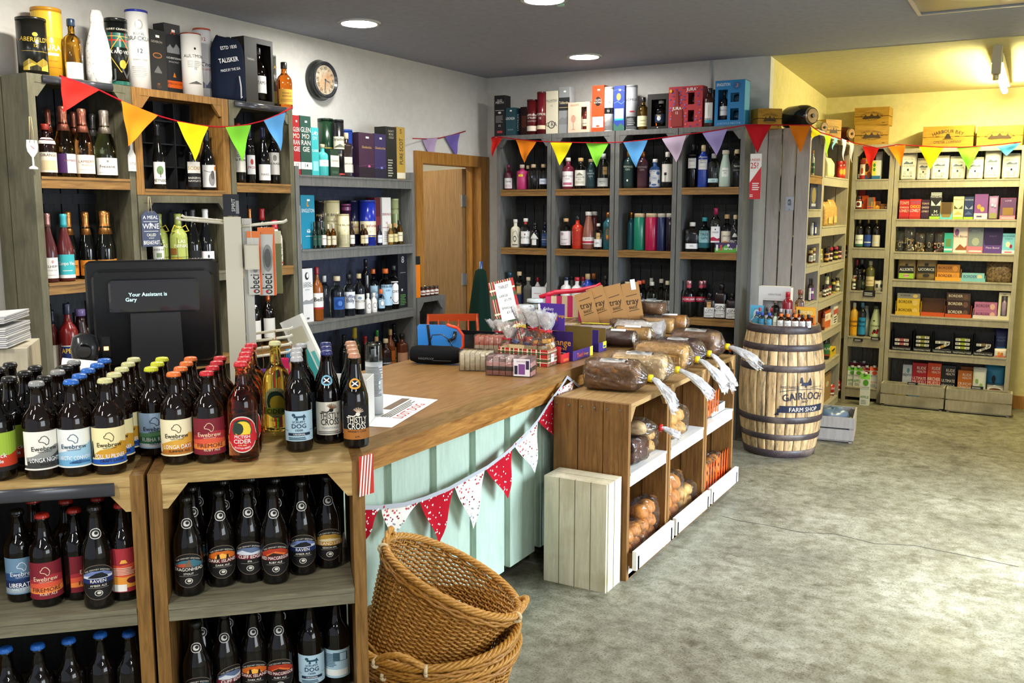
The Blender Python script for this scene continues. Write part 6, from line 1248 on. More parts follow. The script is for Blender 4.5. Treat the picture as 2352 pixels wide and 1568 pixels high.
DOG=('a9c6d4','h,2c4a5c,.78,-.3,.78,-.25,.86,-.1,.84,.2,.85,.3,.9,.4,.8,.42,.78;h,2c4a5c,.70,-.18,.70,-.14,.80,-.06,.80,-.04,.70;h,2c4a5c,.70,.22,.70,.24,.80,.3,.8,.32,.70;e,-.28,.88,.1,.05,2c4a5c;t,SCRUFFY,.61,.075,2c4a5c,0,.55;t,DOG,.44,.15,22384a,0,.62;t,CIDER,.34,.065,22384a,0,.3;r,-.62,.19,.62,.28,16283c;t,ORIGINAL,.205,.06,f0f4f4,0,.4;'+lines(-.6,.6,.05,.16,2,'2c4a5c')+'r,-.9,.36,-.6,.37,2c4a5c;r,.6,.36,.9,.37,2c4a5c')
for i,(u,dp) in enumerate([(.318,.148),(.318,.226),(.320,.302),(.333,.382)]):
    brew('I',u,dp,'b4b4b4','silver-capped cider with pale blue dog label, '+DEP[i],kind='beer',h=.240,r=.0345,glass='0c0907',label=DOG,n='cider_bottle',half=76,g='ciders on top of the front racks',zl=(.12,.44))
def thistly(bg,ink,extra,ft): return (bg,extra+'t,THISTLY,.50,.20,%s,-.02,.62;t,CROSS,.31,.19,%s,-.02,.56;'%(ink,ink)+ft+'e,.05,.76,.13,.06,%s;'%ink+''.join('l,%s,.012,.05,.80,%.2f,%.2f;'%(ink if i%2 else 'b07a4a',.05+.34*math.sin(a),.80+.16*math.cos(a)) for i,a in enumerate([-.9+.2*q for q in range(12)]))+'l,%s,.03,-.5,.72,-.2,.70,.0,.76'%ink)
TR=thistly('e2ddcc','1a1a20','','t,TRADITIONAL,.19,.06,8a9aa6,0,.6;'+lines(-.8,.8,.04,.14,2,'6a6a66'))
WC=thistly('141417','efe9d8','r,-1,0,1,.30,a8692c;','t,WHISKY CASK,.21,.065,2a1a0c,0,.7;t,6.7%,.06,.05,2a1a0c;')
NKS='e,0,.5,.96,.5,%s;e,0,.5,.66,.34,14141c;l,f2f2f0,.10,-.45,.30,.45,.70;l,f2f2f0,.10,-.45,.70,.45,.30'
for i,(u,dp) in enumerate([(.395,.215),(.397,.292),(.399,.368)]):
    brew('J',u,dp,'2a2f6a','navy-capped cider with cream thistle label, '+DEP[i],kind='long',h=.243,r=.034,glass='0c0806',label=TR,n='cider_bottle',half=72,g='ciders on top of the front racks',zl=(.10,.46),xl=[((.635,.745),42,None,NKS%'7ab4cc',-14)])
for i,(u,dp) in enumerate([(.462,.150),(.464,.225),(.466,.299),(.468,.373)]):
    brew('K',u,dp,'c08a6a','copper-capped cider with black thistle label, '+DEP[i],kind='long',h=.243,r=.034,glass='0c0806',label=WC,n='cider_bottle',half=72,g='ciders on top of the front racks',zl=(.10,.46),xl=[((.635,.745),42,None,NKS%'e0a03a',-6)])
# lower shelves
def ork(name,sub,pic,ribbon='14120f'):
    return (None,'e,0,.5,.97,.5,7a6a5a;e,0,.5,.945,.487,121110;'+pic+'r,-.9,.47,.9,.60,%s;t,%s,.495,.095,f2ece0,0,.8;t,%s,.38,.06,e0dace,0,.4;'%(ribbon,name,sub)+'r,-.5,.34,.5,.35,8a847a;e,0,.20,.2,.085,c9c4b8;e,0,.20,.16,.068,1a1918;e,.02,.21,.1,.04,c9c4b8;c,THE ORKNEY BREWERY,.86,.045,c9c4b8,0,.8,.55')
OR=dict(
 dragon=ork('DRAGONHEAD','STOUT','h,3a6a7a,.6,-.8,.68,-.3,.80,.3,.82,.8,.68;h,b0503a,.6,-.7,.66,-.2,.72,.1,.66;h,7a5a44,.6,-.2,.62,.05,.84,.2,.64;'),
 dark=ork('DARK ISLAND','DARK ALE','h,c9641c,.6,-.8,.7,-.3,.82,.3,.82,.8,.7;h,f0b04a,.6,-.4,.66,0,.76,.4,.66;h,1c1210,.6,-.3,.62,-.26,.74,-.16,.74,-.12,.62;h,1c1210,.6,.2,.62,.24,.72,.32,.72,.36,.62;','5a1a1c'),
 cliff=ork('CLIFF EDGE','IPA','h,5a6a8a,.6,-.8,.7,-.3,.82,.3,.82,.8,.7;h,c9d0d8,.6,-.8,.64,-.4,.74,.1,.66,.8,.7;','6a1c2c'),
 red=ork('RED MACGREGOR','RUBY ALE','h,a8341c,.6,-.8,.7,-.3,.82,.3,.82,.8,.7;h,d86a2c,.6,-.5,.64,0,.74,.6,.64;h,2a1a14,.6,-.4,.62,-.1,.7,.4,.62;','5a1420'),
 raven=ork('RAVEN','AMBER ALE','h,6a7aa8,.6,-.8,.7,-.3,.82,.3,.82,.8,.7;h,c9d0dc,.6,-.8,.66,0,.70,.8,.66;h,15161c,.62,-.5,.64,-.1,.76,.2,.78,.5,.66;','1c2a5a'),
 isle=ork('ISLAND LIFE','SESSION IPA','h,b08a3a,.6,-.8,.7,-.3,.82,.3,.82,.8,.7;h,d8c9a0,.6,-.7,.64,0,.70,.7,.64;','b08428'))
NK=[((.69,.79),52,None,'e,0,.5,.8,.5,d8d6d0;e,0,.5,.7,.44,1a1a1a;e,0,.5,.45,.28,c9c6c0;e,.1,.55,.25,.16,1a1a1a')]
def low(u,dp,key,d,z=.769,cap='15130f',h=.244,lab=None,kind='long',**k):
    brew(key,u,dp,cap,d,kind=kind,h=h,r=.0345,glass='0a0706',label=lab or OR[key],z=z,xl=k.pop('xl',NK if not lab else []),half=k.pop('half',74),zl=k.pop('zl',(.10,.45)),g=k.pop('g','dark beers inside the front racks'),jit=4,**k)
for i,(k,u,dp,d) in enumerate([('dragon',.045,.065,'stout bottle with dragon ship label'),('dark',.118,.105,'dark ale bottle with orange sunset label'),('cliff',.186,.115,'pale ale bottle with wave label'),('red',.248,.092,'ruby ale bottle with red warrior label'),('raven',.318,.135,'amber ale bottle with raven label'),('isle',.385,.165,'session ale bottle with gold island label')]):
    low(u,dp,k,d+', front row of the middle shelf')
    if k != 'isle':
        for j in (1,2): low(u+.006*j,dp+.085*j,k,d+', %s row of the middle shelf'%['','second','third'][j])
for i,(k,u,dp,d) in enumerate([('dragon',.050,.085,'stout bottle cut by the left post'),('cliff',.115,.125,'pale ale bottle turned aside'),('dark',.185,.140,'dark ale bottle with sunset label'),('red',.250,.135,'ruby ale bottle with warrior label')]):
    low(u,dp,k,d+', on the lowest visible shelf',z=.441,turn=30 if k=='cliff' else 0)
    low(u+.005,dp+.085,k,d+', behind on the lowest visible shelf',z=.441)
for i,(u,dp,d) in enumerate([(.330,.14,'dark cider bottle with dog label'),(.398,.155,'dark cider bottle showing its back label')]):
    low(u,dp,'dog',d+', on the lowest visible shelf',z=.441,cap='a8a8a8',kind='beer',lab=DOG if i==0 else ('a9c6d4','r,-.2,.6,.7,.9,3a5a6c;r,.2,.62,.6,.88,a9c6d4;r,-.8,.08,.7,.3,e8ece6;'+lines(-.8,.1,.4,.9,9,'4a6a7a')),zl=(.12,.44))
for i,(u,dp,k,cap,d) in enumerate([(-.345,.125,'L','15130f','blue-labelled ale at the left picture edge'),(-.280,.080,'F','b0281c','ruby ale with orange and crimson label'),(-.215,.105,'F','b0281c','ruby ale turned to its back label')]):
    low(u,dp,k,d+' on the left rack shelf',cap=cap,h=HB,kind='beer',lab=EWE[k],zl=(.10,.50),half=80,turn=50 if i==2 else 0)
low(-.157,.040,'raven','amber ale with raven label at the front of the left rack shelf')
low(-.1045,.075,'X','red-capped long ale with orange sunset label on the left rack shelf',cap='d03424',lab=('a8303a','h,d8563a,.3,-1,.66,-.2,.6,.4,.64,1,.7;h,e89a3c,.1,-1,.4,0,.34,1,.4;h,f0b04a,.66,-.2,.66,-.1,.74,.1,.74,.2,.66;r,-.8,.02,.1,.18,f0ede4;e,.4,.26,.3,.07,6a1c24;'+lines(-.8,.7,.40,.58,5,'e8c9b0')),kind='beer',h=.235,zl=(.10,.56))
for i,(u,dp) in enumerate([(-.250,.185),(-.177,.190),(-.1045,.158),(-.1045,.24),(-.33,.21)]):
    brew('F',u,dp,'a8281c','red-capped ale in shadow at the rear, %s on the left rack shelf'%['first','second','third','fourth','fifth'][i],label=EWE['F'],z=.769,g='dark beers inside the front racks')
for i,(u,dp) in enumerate([(-.305,.06),(-.240,.075),(-.172,.090),(-.1045,.080),(-.1045,.155),(-.375,.06)]):
    low(u,dp,'B','blue-capped beer with pale label, %s on the lowest left shelf'%['second','third','fourth','fifth','last','first'][i],z=.441,cap='2463b8',kind='beer',h=.235,lab=('dfe0d8',EWE['B'][1]),zl=(.08,.44))

# ------------------------------------------------------------------ till and the things on the counter
BK=M('121315','satin');BKM=M('1a1b1d','plastic')
p=Vector((-2.49,2.03,.931));rz=math.atan2(CAM.x-p.x,p.y-CAM.y)
t=thing('till_monitor',p,rz,'black shop till screen seen from behind, with customer display','till')
mb=MB();b=.012
def rbox(mb,x0,x1,z0,z1,y0,y1,m,r=.015,ins=0):
    def ring(y,k):
        o=[]
        for cx,cz,a0 in ((x1-r,z1-r,0),(x0+r,z1-r,90),(x0+r,z0+r,180),(x1-r,z0+r,270)):
            for j in range(5):
                a=R(a0+22.5*j);o.append((cx+(r-k)*math.cos(a),y,cz+(r-k)*math.sin(a)))
        return o
    mb.rings([ring(y0,min(r*.9,.006)),ring(y0+.006,0),ring(y1-.004,0),ring(y1,.004)],m,smooth=False);return mb
mb=MB();rbox(mb,-.205,.205,.245,.605,.03,.06,BK,.02);rbox(mb,-.185,.185,.27,.575,-.005,.03,BK,.03);mb.build('screen_housing',t)
mb=MB();rbox(mb,-.135,.135,.44,.545,-.05,-.022,M('303136','gloss'),.012);mb.build('customer_display',t)
ds=MB();decal(ds,Flat((-.02,-.0506,.47),(1,0,0),(0,0,1),.20,.06),'t,Your Assistant is,.42,.20,fff',.0003);ds.mats[0]=emit('display_text',(.35,.9,.9,1),1.1)
d2=MB();decal(d2,Flat((-.070,-.0506,.47),(1,0,0),(0,0,1),.06,.06),'t,Gary,.16,.20,fff',.0003);d2.mats[0]=ds.mats[0]
ds.build('lettering',t);d2.build('lettering',t)
mb=MB();mb.box((-.05,-.022,.48),(.05,-.004,.52),BK);mb.prism([(-.085,.02),(.085,.02),(.075,.44),(-.075,.44)],M('2b2c2f','plastic'),.03,'y',-.045);mb.lathe([(.03,-.004),(.03,0)],BKM,24);o=len(mb.v)-48
for i in range(o,len(mb.v)): x,y,z=mb.v[i];mb.v[i]=(x,z,y+.36)
mb.build('stand',t)
mb=MB();rbox(mb,-.15,.15,0,.10,-.12,.2,BKM,.01);decal(mb,Flat((.0,-.1206,.02),(1,0,0),(0,0,1),.1,.06),'t,m4s,.3,.5,8a8a8c',.0004);mb.build('base',t)
lm=MB();lm.box((-.165,-.012,.30),(-.140,-.004,.365),BKM);lm.box((-.160,-.0135,.322),(-.146,-.012,.334),emit('amber_led',(1,.25,.05,1),5));lm.build('card_reader',t)
def bx(name,label,cat,px,py,z,size,m,rzd,parts=None,g=None):
    q=at(px,py,'z',z);t=thing(name,(q.x,q.y,z),R(rzd),label,cat,g,px);return t
t=thing('receipt_printer',(-2.46,1.72,.931),R(50),'black receipt printer with curled white paper by the till','printer')
mb=MB();rbox(mb,-.075,.075,0,.30,-.09,.07,BKM,.015);mb.build('printer_body',t)
MB().grid(lambda u,v: Vector((-.04+.10*u,-.08+.13*v,.302+.035*math.sin(math.pi*min(1,v*1.0))*(1-.5*u))),4,10,M('f0efea')).build('receipt_paper',t)
t=thing('barcode_scanner',(-2.58,1.83,.931),R(50),'dark grey hand scanner standing beside the till','scanner')
mb=MB();mb.tube([(0,0,.0),(0,0,.22),(0,-.01,.30)],.022,BKM,12);mb.lathe([(.02,.28),(.038,.30),(.042,.34),(.034,.375),(.015,.385)],M('2b2c2e','satin'),20);mb.build('scanner_body',t)
mb=MB();mb.lathe([(.02,-.006),(.022,0)],M('0c0c0c','gloss'),18);mb.v=[(x,z-.040,y+.335) for x,y,z in mb.v];mb.build('lens',t)
t=thing('paper_sheet',(-2.75,2.15,1.15),R(48),'orange paper sheet standing behind the till stand','paper')
mb=MB();mb.grid(lambda u,v: Vector((-.12+.2*u,.02*v,-.219+.31*v)),2,4,M('e0641c','card'));mb.build('sheet',t)
t=thing('paper_sheet',(-2.82,2.08,1.16),R(48),'lime green paper slip behind the scanner','paper')
mb=MB();mb.grid(lambda u,v: Vector((-.06+.10*u,.02*v,-.229+.33*v)),2,4,M('c0c83a','card'));mb.build('sheet',t)
# cream crate of newspapers
t=thing('wooden_crate',(-2.86,1.66,.931),R(48),'cream wooden crate holding up a stack of newspapers','crate')
mb=MB()
for i in range(3): mb.box((-.20,-.12,.115*i),(.14,-.105,.115*i+.108),CREAM);mb.box((.14,-.12,.115*i),(.155,.10,.115*i+.108),CREAM);mb.box((-.20,.10,.115*i),(.155,.115,.115*i+.108),CREAM)
mb.box((-.20,-.12,.337),(.155,.115,.349),CREAM);mb.build('crate_board',t)
for k in range(14):
    hh=1.2815+.0062*k;q=MB()
    m=M(['d8d8d6','c9c9c8','e2e1dc'][k%3]);a=R(40+random.uniform(-1,1))
    top=lambda u,v: Vector((-.22+.34*u,-.13+.22*v,.0))+Vector((0,0,.012*max(0,u-.45)**1.2+(.012*u if k>9 else 0)))
    q.grid(lambda u,v: top(u,v)+Vector((0,0,.0044)),8,2,m);q.grid(lambda u,v: top(1-u,v),8,2,m)
    for v in (0,1): q.grid(lambda u,w,v=v: top(u,v)+Vector((0,0,.0044*w)),8,1,m)
    for u in (0,1): q.grid(lambda v,w,u=u: top(u,v)+Vector((0,0,.0044*w)),2,1,m)
    if k==13:
        mm=len(q.v);decal(q,Flat((-.08,-.12,.0052),(1,0,0),(0,1,0),.24,.2),'r,-.9,.45,.6,.95,8a9ab0;r,-.9,.1,.2,.42,c9b45a;r,-.9,.27,.7,.36,1a1a1c;'+lines(-.9,.9,.02,.22,4,'8a8a88'),.0004)
    tag(q.build('newspaper',loc=(-2.85+.003*random.uniform(-1,1),1.66,hh),rz=a),('topmost newspaper with a printed front page' if k==13 else 'folded newspaper in the stack on the cream crate, %s from the bottom'%['first','second','third','fourth','fifth','sixth','seventh','eighth','ninth','tenth','eleventh','twelfth','thirteenth'][k]),'newspaper','newspapers on the cream crate',k)
# cream display stand with hooks
p=Vector((-2.21,2.11,.931));rz=math.atan2(CAM.x-p.x,p.y-CAM.y)
t=thing('hook_display_stand',p,rz,'cream metal counter stand with prongs and hanging packs','display stand')
CM=M('d2cdb8','satin')
mb=MB();mb.box((-.026,-.012,.0),(.026,.012,.745),CM);mb.box((.028,.006,0),(.058,.012,.74),M('c9c6bc','satin'));mb.build('column',t);MB().box((-.09,-.08,0),(.11,.10,.008),CM).build('base_plate',t)
mb=MB();mb.box((-.026,-.003,.748),(.022,.003,.815),M('22242c','satin'));decal(mb,Flat((0,-.0034,.748),(1,0,0),(0,0,1),.048,.067),'v,SPIRIT,.5,.3,c9c9c4,0,.6;r,.5,.1,.9,.7,8a8a88',.0002);mb.build('header_card',t)
def prong(z,x0,x1,y0,y1,up=.012): return [(x0,y0,z),(x0+(x1-x0)*.92,y0+(y1-y0)*.92,z+up),(x1,y1,z+up+.006)]
mb=MB();mb.tube(prong(.725,-.02,-.165,0,-.01,.012),.004,CM,8);mb.tube(prong(.732,-.02,-.15,.01,.0,.012),.004,CM,8);mb.build('prong',t)
mb=MB();mb.tube(prong(.715,.026,.165,0,-.01),.004,CM,8);mb.tube(prong(.717,.026,.168,.012,.01),.004,CM,8);mb.build('prong',t)
for i in range(4): mb=MB();mb.tube(prong(.30+.022*i,.028,.165+.004*i,-.02+.022*i,-.03+.022*i,.014),.0045,CM,8);mb.build('prong',t)
def blister(i,q,w,h,lbl,d):
    loc=p+Matrix.Rotation(rz,3,'Z') @ Vector(q);t=thing('blister_pack',loc,rz+R(-14+5*i),d,'pack','packs hanging on the cream stand',540+i)
    mb=MB();rbox(mb,-w/2,w/2,-h,0,0,.014,M('c9c9c2','card'),.004);decal(mb,Flat((0,-.0006,-h),(1,0,0),(0,0,1),w,h),lbl,.0003,'card');mb.build('card',t)
OB='r,-1,0,1,1,c4c4bc;h,e0622a,.0,.72,.7,.85,.95,1,.98;v,obeci,.17,.15,15151a,-.1,.30;e,-.1,.06,.16,.02,b8202a;e,.1,.55,.6,.2,8a8c88;e,.1,.55,.4,.14,5a5c5a;r,-1,.9,1,1,e0783a'
blister(0,(.062,-.012,.700),.042,.20,OB,'upright pack with black lettering, nearest the column')
blister(1,(.100,-.014,.712),.052,.215,OB,'bigger orange and clear pack on the prong')
blister(2,(.132,.012,.700),.03,.20,'r,-1,0,1,1,7a7a4a;r,-1,.8,1,1,d9d0b0','olive edged pack at the outer prong end')
loc=p+Matrix.Rotation(rz,3,'Z') @ Vector((.054,-.040,.66));t=thing('price_card',loc,rz,'blank cream hanging price card before the packs','card')
mb=MB();rbox(mb,-.022,.022,-.078,0,0,.0015,CM,.004);mb.tube([(0,0,-.006),(0,.012,.02),(0,.026,.062)],.0008,CM,5);mb.build('card',t)
CL_=['6a2f8a','5a2a7a','3fb04a','c9d03a','c92a5a','3a8ac0']
for i,(x,y,z,c,d) in enumerate([(.050,-.03,.255,0,'long purple felt bottle cover at the left'),(.074,-.02,.260,1,'purple felt bottle cover in the middle'),(.110,-.008,.262,2,'green felt bottle cover'),(.118,.016,.285,3,'lime felt bottle cover behind the green'),(.142,-.002,.290,4,'crimson felt bottle cover'),(.166,.020,.315,5,'sky blue felt bottle cover at the outer end')]):
    loc=p+Matrix.Rotation(rz,3,'Z') @ Vector((x,y,z));t=thing('felt_bottle_cover',loc,rz,d+', hanging on the stand','bottle cover','felt covers hanging on the stand',540+i)
    mb=MB();mb.lathe([(.012,-.20),(.019,-.17),(.020,-.05),(.015,-.01),(.017,.0)],M(CL_[c],'cloth'),14);mb.build('felt',t)
    MB().tube([(0,0,-.01),(.004,-.006,.02),(0,0,.30+.022*(i%4)-z+.014)],.0013,M('8a5a34','matte'),5).build('string',t)
    mb=MB();q=Matrix.Rotation(R(20*(i%3-1)),3,'Y');mb.box((-.011,-.0225,-.075),(.011,-.0215,-.03),M('b9945c','card'),q);mb.build('kraft_tag',t)
# white box with pad packs, aerosol, poster, cup
q=at(800,985,'z',.931);t=thing('open_carton',(q.x-.07,q.y+.10,.931),R(28),'open white carton beside the aerosol can','box')
mb=MB();w_=M('dcdcd8','card')
for a,b in (((-.09,-.07,0),(.075,-.068,.165)),((-.09,.068,0),(.075,.07,.165)),((-.09,-.068,0),(-.088,.068,.165)),((.073,-.068,0),(.075,.068,.165)),((-.088,-.068,0),(.073,.068,.002))): mb.box(a,b,w_)
mb.build('carton_board',t)
loc=Vector((q.x-.08,q.y+.10,.935))
t=thing('blister_pack',loc,R(28),'white and turquoise pack leaning out of the open carton','pack')
mb=MB();rq=Matrix.Rotation(R(-24),3,'Y');mb.box((-.04,-.03,0),(.04,.01,.40),M('e3e2da','card'),rq,(0,0,0));mb.box((-.012,-.0315,.05),(.012,-.0305,.30),M('2f9a98','card'),rq,(0,0,0));mb.box((-.03,-.0315,.30),(.03,-.0305,.36),M('c9c4a8','card'),rq,(0,0,0));mb.box((.018,-.0315,.1),(.032,-.0305,.26),M('5ab4b0','card'),rq,(0,0,0));mb.v=[(x-.035,y,z+.011) for x,y,z in mb.v];mb.build('pack_board',t)
p=at(861,950,'z',.931);r_=20/F*dist(p)*.98
t=thing('aerosol_can',(p.x,p.y,.931),R(38),'grey aerosol can with clear cap on the counter','can')
hh=at(857,786,'x',p.x).z-.931
mb=MB();mb.lathe([(r_,.005),(r_,hh*.74)],M('b4b8b8','satin'),28);decal(mb,Round(lambda z: r_,.02,hh*.72,R(80)),lines(-.8,.8,.30,.95,22,'5a5e60')+'t,250,.05,.06,3a3c3e,-.3,.3;l,a8303a,.008,-.5,.22,-.4,.26,-.3,.22,-.4,.18,-.5,.22',.0003,'satin');mb.build('can_body',t)
mb=MB();mb.lathe([(r_,hh*.74),(r_*.98,hh*.96),(r_*.9,hh),(r_*.85,hh*.99),(r_*.92,hh*.95),(r_*.94,hh*.75)],M('8a9296','glass'),28,cap0=False,cap1=False);mb.build('clear_cap',t)
MB().lathe([(r_*.5,hh*.74),(r_*.5,hh*.82),(r_*.3,hh*.83),(r_*.3,hh*.90),(r_*.1,hh*.905)],M('c9c9c4','plastic'),18).build('nozzle',t)
PQ=[at(x,y,'z',.9305) for x,y in ((826,978),(900,982),(1006,918),(880,905))]
c0=sum(PQ,Vector())/4;t=thing('poster',(c0.x,c0.y,.9312),R(14),'lost dog notice lying flat on the counter','poster')
t.rotation_euler.z=0
ux=(PQ[2]-PQ[1]).normalized();o0=(PQ[1]+PQ[2])/2;vy=Vector((-ux.y,ux.x,0));wd=(PQ[2]-PQ[1]).length
mb=MB();mb.quad([PQ[i]-Vector((c0.x,c0.y,.9305)) for i in range(4)],M('ecebe6'))
decal(mb,Flat(o0-Vector((c0.x,c0.y,.9305))+vy*.004,ux,vy,wd,.15),'t,LOST DOG,.10,.26,a81c24,.1,.75;'+lines(-.4,.9,.42,.7,4,'3a3a3a')+'r,.1,.74,.95,.98,6a5a4a',.0004);mb.build('paper',t)
p=Vector((-2.23,2.36,.931));t=thing('plastic_cup',p,0,'ribbed white plastic cup behind the dark ciders','cup')
MB().lathe([(.028,0),(.036,.10),(.038,.19),(.042,.195),(.042,.22),(.040,.225),(.036,.2),(.033,.10),(.025,.006)],M('d8d8d4','plastic'),28,cap1=False).build('cup_wall',t)

# ------------------------------------------------------------------ clear-wrapped goods
def superring(n,x,hw,hh,zc,rr,jit=0,pw=3.2,drop=0):
    o=[]
    for i in range(n):
        a=2*math.pi*i/n;ca,sa=math.cos(a),math.sin(a);q=(abs(ca)**pw+abs(sa)**pw)**(-1/pw);k=1+rr.uniform(-jit,jit)
        o.append((x,hw*ca*q*k,zc+hh*sa*q*k))
    return o
def crust(h1,h2,h3): return tex(h1,h2,(9,9,9),.6,'crust',.5,8,(.3,.7),h3)
CR=dict(brown=crust('5a3a1a','8c6030','6c4622'),gold=crust('b07a34','d8ab62','c08a42'),pale=crust('c9a068','e2c592','d0aa74'),dark=crust('331a0c','5c3218','40220f'),bun=crust('9a5418','c9822e','b06a24'))
def loaf_mesh(mb,L,W,H,m,rr,slices=0):
    st=[(-.5,.72),(-.47,.93),(-.4,1),(-.2,1.02),(0,1),(.2,1.02),(.4,1),(.47,.93),(.5,.72)]
    rs=[]
    for u,k in st:
        ring=[]
        for y,z in [p[1:] for p in superring(26,0,W/2*k,H/2*k,0,rr,.02,4.5)]:
            z2=z+H/2;ring.append((u*L,y*(1.07 if z2>.55*H else .96),max(0.001,z2)))
        rs.append(ring)
    mb.rings(rs,m)
    return mb
def film_bag(t,L,W,H,rr,neck=True,tail=(.16,-.10),tie='e8c81a',k=1.06,seed=0):
    """clear bag round a loaf: gathered at a tie at +x, the loose end flaring and drooping"""
    rs=[];n=34;h2=H/2
    for u,q in ((-.53,.55),(-.515,.96),(-.4,1.03),(-.22,1.02),(-.1,1.05),(.08,1.02),(.25,1.05),(.44,1.02),(.52,.86)):
        rs.append([(x+rr.uniform(-.004,.004),y,max(.0015,z)) for x,y,z in superring(n,u*L,W/2*k*q,h2*k*q,h2*k,rr,.05,3.6)])
    zt=h2*.95
    if neck:
        for f,q in ((.55,.55),(.9,.16)):
            x=.52*L+f*.05;rs.append([(x,y,z*(1) if True else z) for x,y,z in superring(n,x,W/2*q,h2*q,h2*(1-f)+zt*f,rr,.10,2)])
    mb=MB();mb.rings(rs,FILM,cap1=not neck,smooth=False);mb.build('clear_bag',t)
    if neck:
        x0=.52*L+.05;ts=[]
        for j in range(7):
            f=j/6;x=x0+tail[0]*f;z=zt+tail[1]*f**1.6
            q=.10+.75*min(1,f*1.6);fl=.10+.30*f
            ts.append([(x+rr.uniform(-.012,.012)*f,W/2*q*math.cos(a)*(1+rr.uniform(-.25,.25)*f),z+h2*fl*math.sin(a)*(1+rr.uniform(-.5,.5)*f)+rr.uniform(-.01,.01)*f) for a in [2*math.pi*i/n for i in range(n)]])
        mb=MB();mb.rings(ts,FILM2,cap0=False,cap1=False,smooth=False);mb.build('gathered_end',t)
        mb=MB();mb.tube([(x0-.006,0,zt),(x0+.014,0,zt-.002)],.019,M(tie,'satin'),10);mb.build('tie',t)
def bag_label(t,L,W,H,w,d,x=0,z=None):
    mb=MB();zz=H*1.06+.003 if z is None else z
    o=len(mb.v);mb.grid(lambda u,v: Vector((x+(u-.5)*w,(v-.5)*d,zz-.25*((v-.5)*d)**2/W*8)),2,6,M('ecebe6'))
    decal(mb,Flat((x,-d/2*.5,zz+.001),(1,0,0),(0,1,0),w*.8,d*.5),lines(-.9,.3,.2,.9,4,'8a8a88')+'r,.5,.3,.9,.8,3a3a3a',.0006);mb.build('label',t)
def bread(px,py,z,L,W,H,m,d,rzd=0,lab=True,tail=(.16,-.10),g='bagged loaves on the bread racks',tie='e8c81a',neck=True,slices=False):
    q=at(px,py,'z',z);rr=random.Random(int(px))
    t=thing('bagged_loaf',(q.x,q.y,z+.002),R(rzd),d,'bread',g,px)
    mb=MB();loaf_mesh(mb,L,W,H,CR[m],rr)
    if slices:
        for i in range(9): mb.rings([superring(26,-.42*L+i*.105*L+e,W/2*1.055*(1 if e==0 else .985),H/2*1.01,H/2,rr,0,3) for e in (0,.004)],CR['pale'],cap0=False,cap1=False)
    mb.build('loaf',t);film_bag(t,L,W,H,rr,neck,tail,tie)
    if lab: bag_label(t,L,W,H,L*.5,W*.75)
    return t
def rolls(loc,rz,n,r,H,m,d,g,px,cat='bread',name='bagged_rolls',neck=False,tie=None,lab=False,flat=.62,w=None):
    rr=random.Random(int(px*3)+n);t=thing(name,loc,rz,d,cat,g,px)
    cols=max(1,math.ceil(n/max(1,round(H/(2*r*flat)))))
    for i in range(n):
        layer,c=divmod(i,cols);x=(c-(cols-1)/2)*1.9*r;mb=MB()
        mb.lathe([(.55*r,0),(.92*r,.12*r),(r,.45*r*flat*1.6),(.85*r,.95*r*flat*1.6),(.45*r,1.22*r*flat*1.6),(.1*r,1.27*r*flat*1.6)],CR[m],18)
        mb.build('roll',t,(x+rr.uniform(-.1,.1)*r,rr.uniform(-.12,.12)*r,.003+layer*2*r*flat*1.02))
    L=cols*1.9*r+.15*r;HH=math.ceil(n/cols)*2*r*flat+.3*r*flat
    film_bag(t,L,2.2*r,HH,rr,neck,(.09,-.04),tie or 'b8281e')
    if lab: bag_label(t,L,2*r,HH,L*.5,r*1.2)
    return t

# ------------------------------------------------------------------ bread racks along the counter front
XB=-1.56
for i,(y0,wd) in enumerate(((3.80,.525),(4.335,.575),(4.92,.545))):
    t=rack('bread_rack',['brown crate bread rack nearest the cream crate','brown crate bread rack in the middle of three','brown crate bread rack nearest the barrel'][i],(XB,y0,0),R(90),wd,.38,.83,[(.505,WHITEW),(.065,BREADW)],BREADW,BREADW,'bread rack','bread racks along the counter',1480+80*i,lip=.062,post=.028,sidegap=.005,nback=4,topm=BREADT,rail=.024,lipm=WHITEW)
    MB().box((.012,-.045,.055),(wd-.012,-.025,.145),WHITEW).build('front_board',t)
    mb=MB();mb.box((.03,-.0,.0),(wd-.03,.02,.025),BREADW)
    for x in (.03,wd-.055): mb.box((x,-.045,.055),(x+.02,.02,.12),BREADW)
    mb.build('base_rail',t)
    for k in range(6):
        mb=MB();o=0;mb.lathe([(.006,-.0006),(.0045,-.0022)],M('8a8478','metal'),12)
        for q in range(o,len(mb.v)): x,y,z=mb.v[q];mb.v[q]=(z,.04+.065*k+x,.80+y)
        mb.build('screw',t)
t=thing('wooden_crate',(-1.90,3.63,0),0,'upended cream slatted crate on the floor before the bread racks','crate')
for k in range(4): MB().box((.002+.0785*k,0,0),(.002+.0785*k+.074,.014,.50),CREAM).build('front_board',t)
for a,b in (((.303,.016,0),(.316,.075,.50)),((.303,.082,0),(.316,.155,.50)),((.002,.016,0),(.015,.155,.5))): MB().box(a,b,CREAM).build('side_board',t)
for a,b in (((.016,.016,.488),(.302,.075,.50)),((.016,.082,.488),(.302,.155,.50)),((.016,.016,.0),(.302,.155,.012))): MB().box(a,b,CREAM).build('end_board',t)
ZT=.832
bread(1408,893,ZT,.25,.15,.135,'brown','big brown loaf in clear bag nearest the cream crate',rzd=8,slices=False,lab=True,tail=(.13,-.13))
bread(1468,873,ZT,.27,.15,.135,'pale','golden sliced loaf in clear bag behind the brown loaf',rzd=10,slices=True,tail=(.18,-.12))
bread(1520,848,ZT,.27,.15,.14,'gold','golden bloomer in clear bag in the middle of the rack tops',rzd=6,slices=True,lab=False,tail=(.16,-.14))
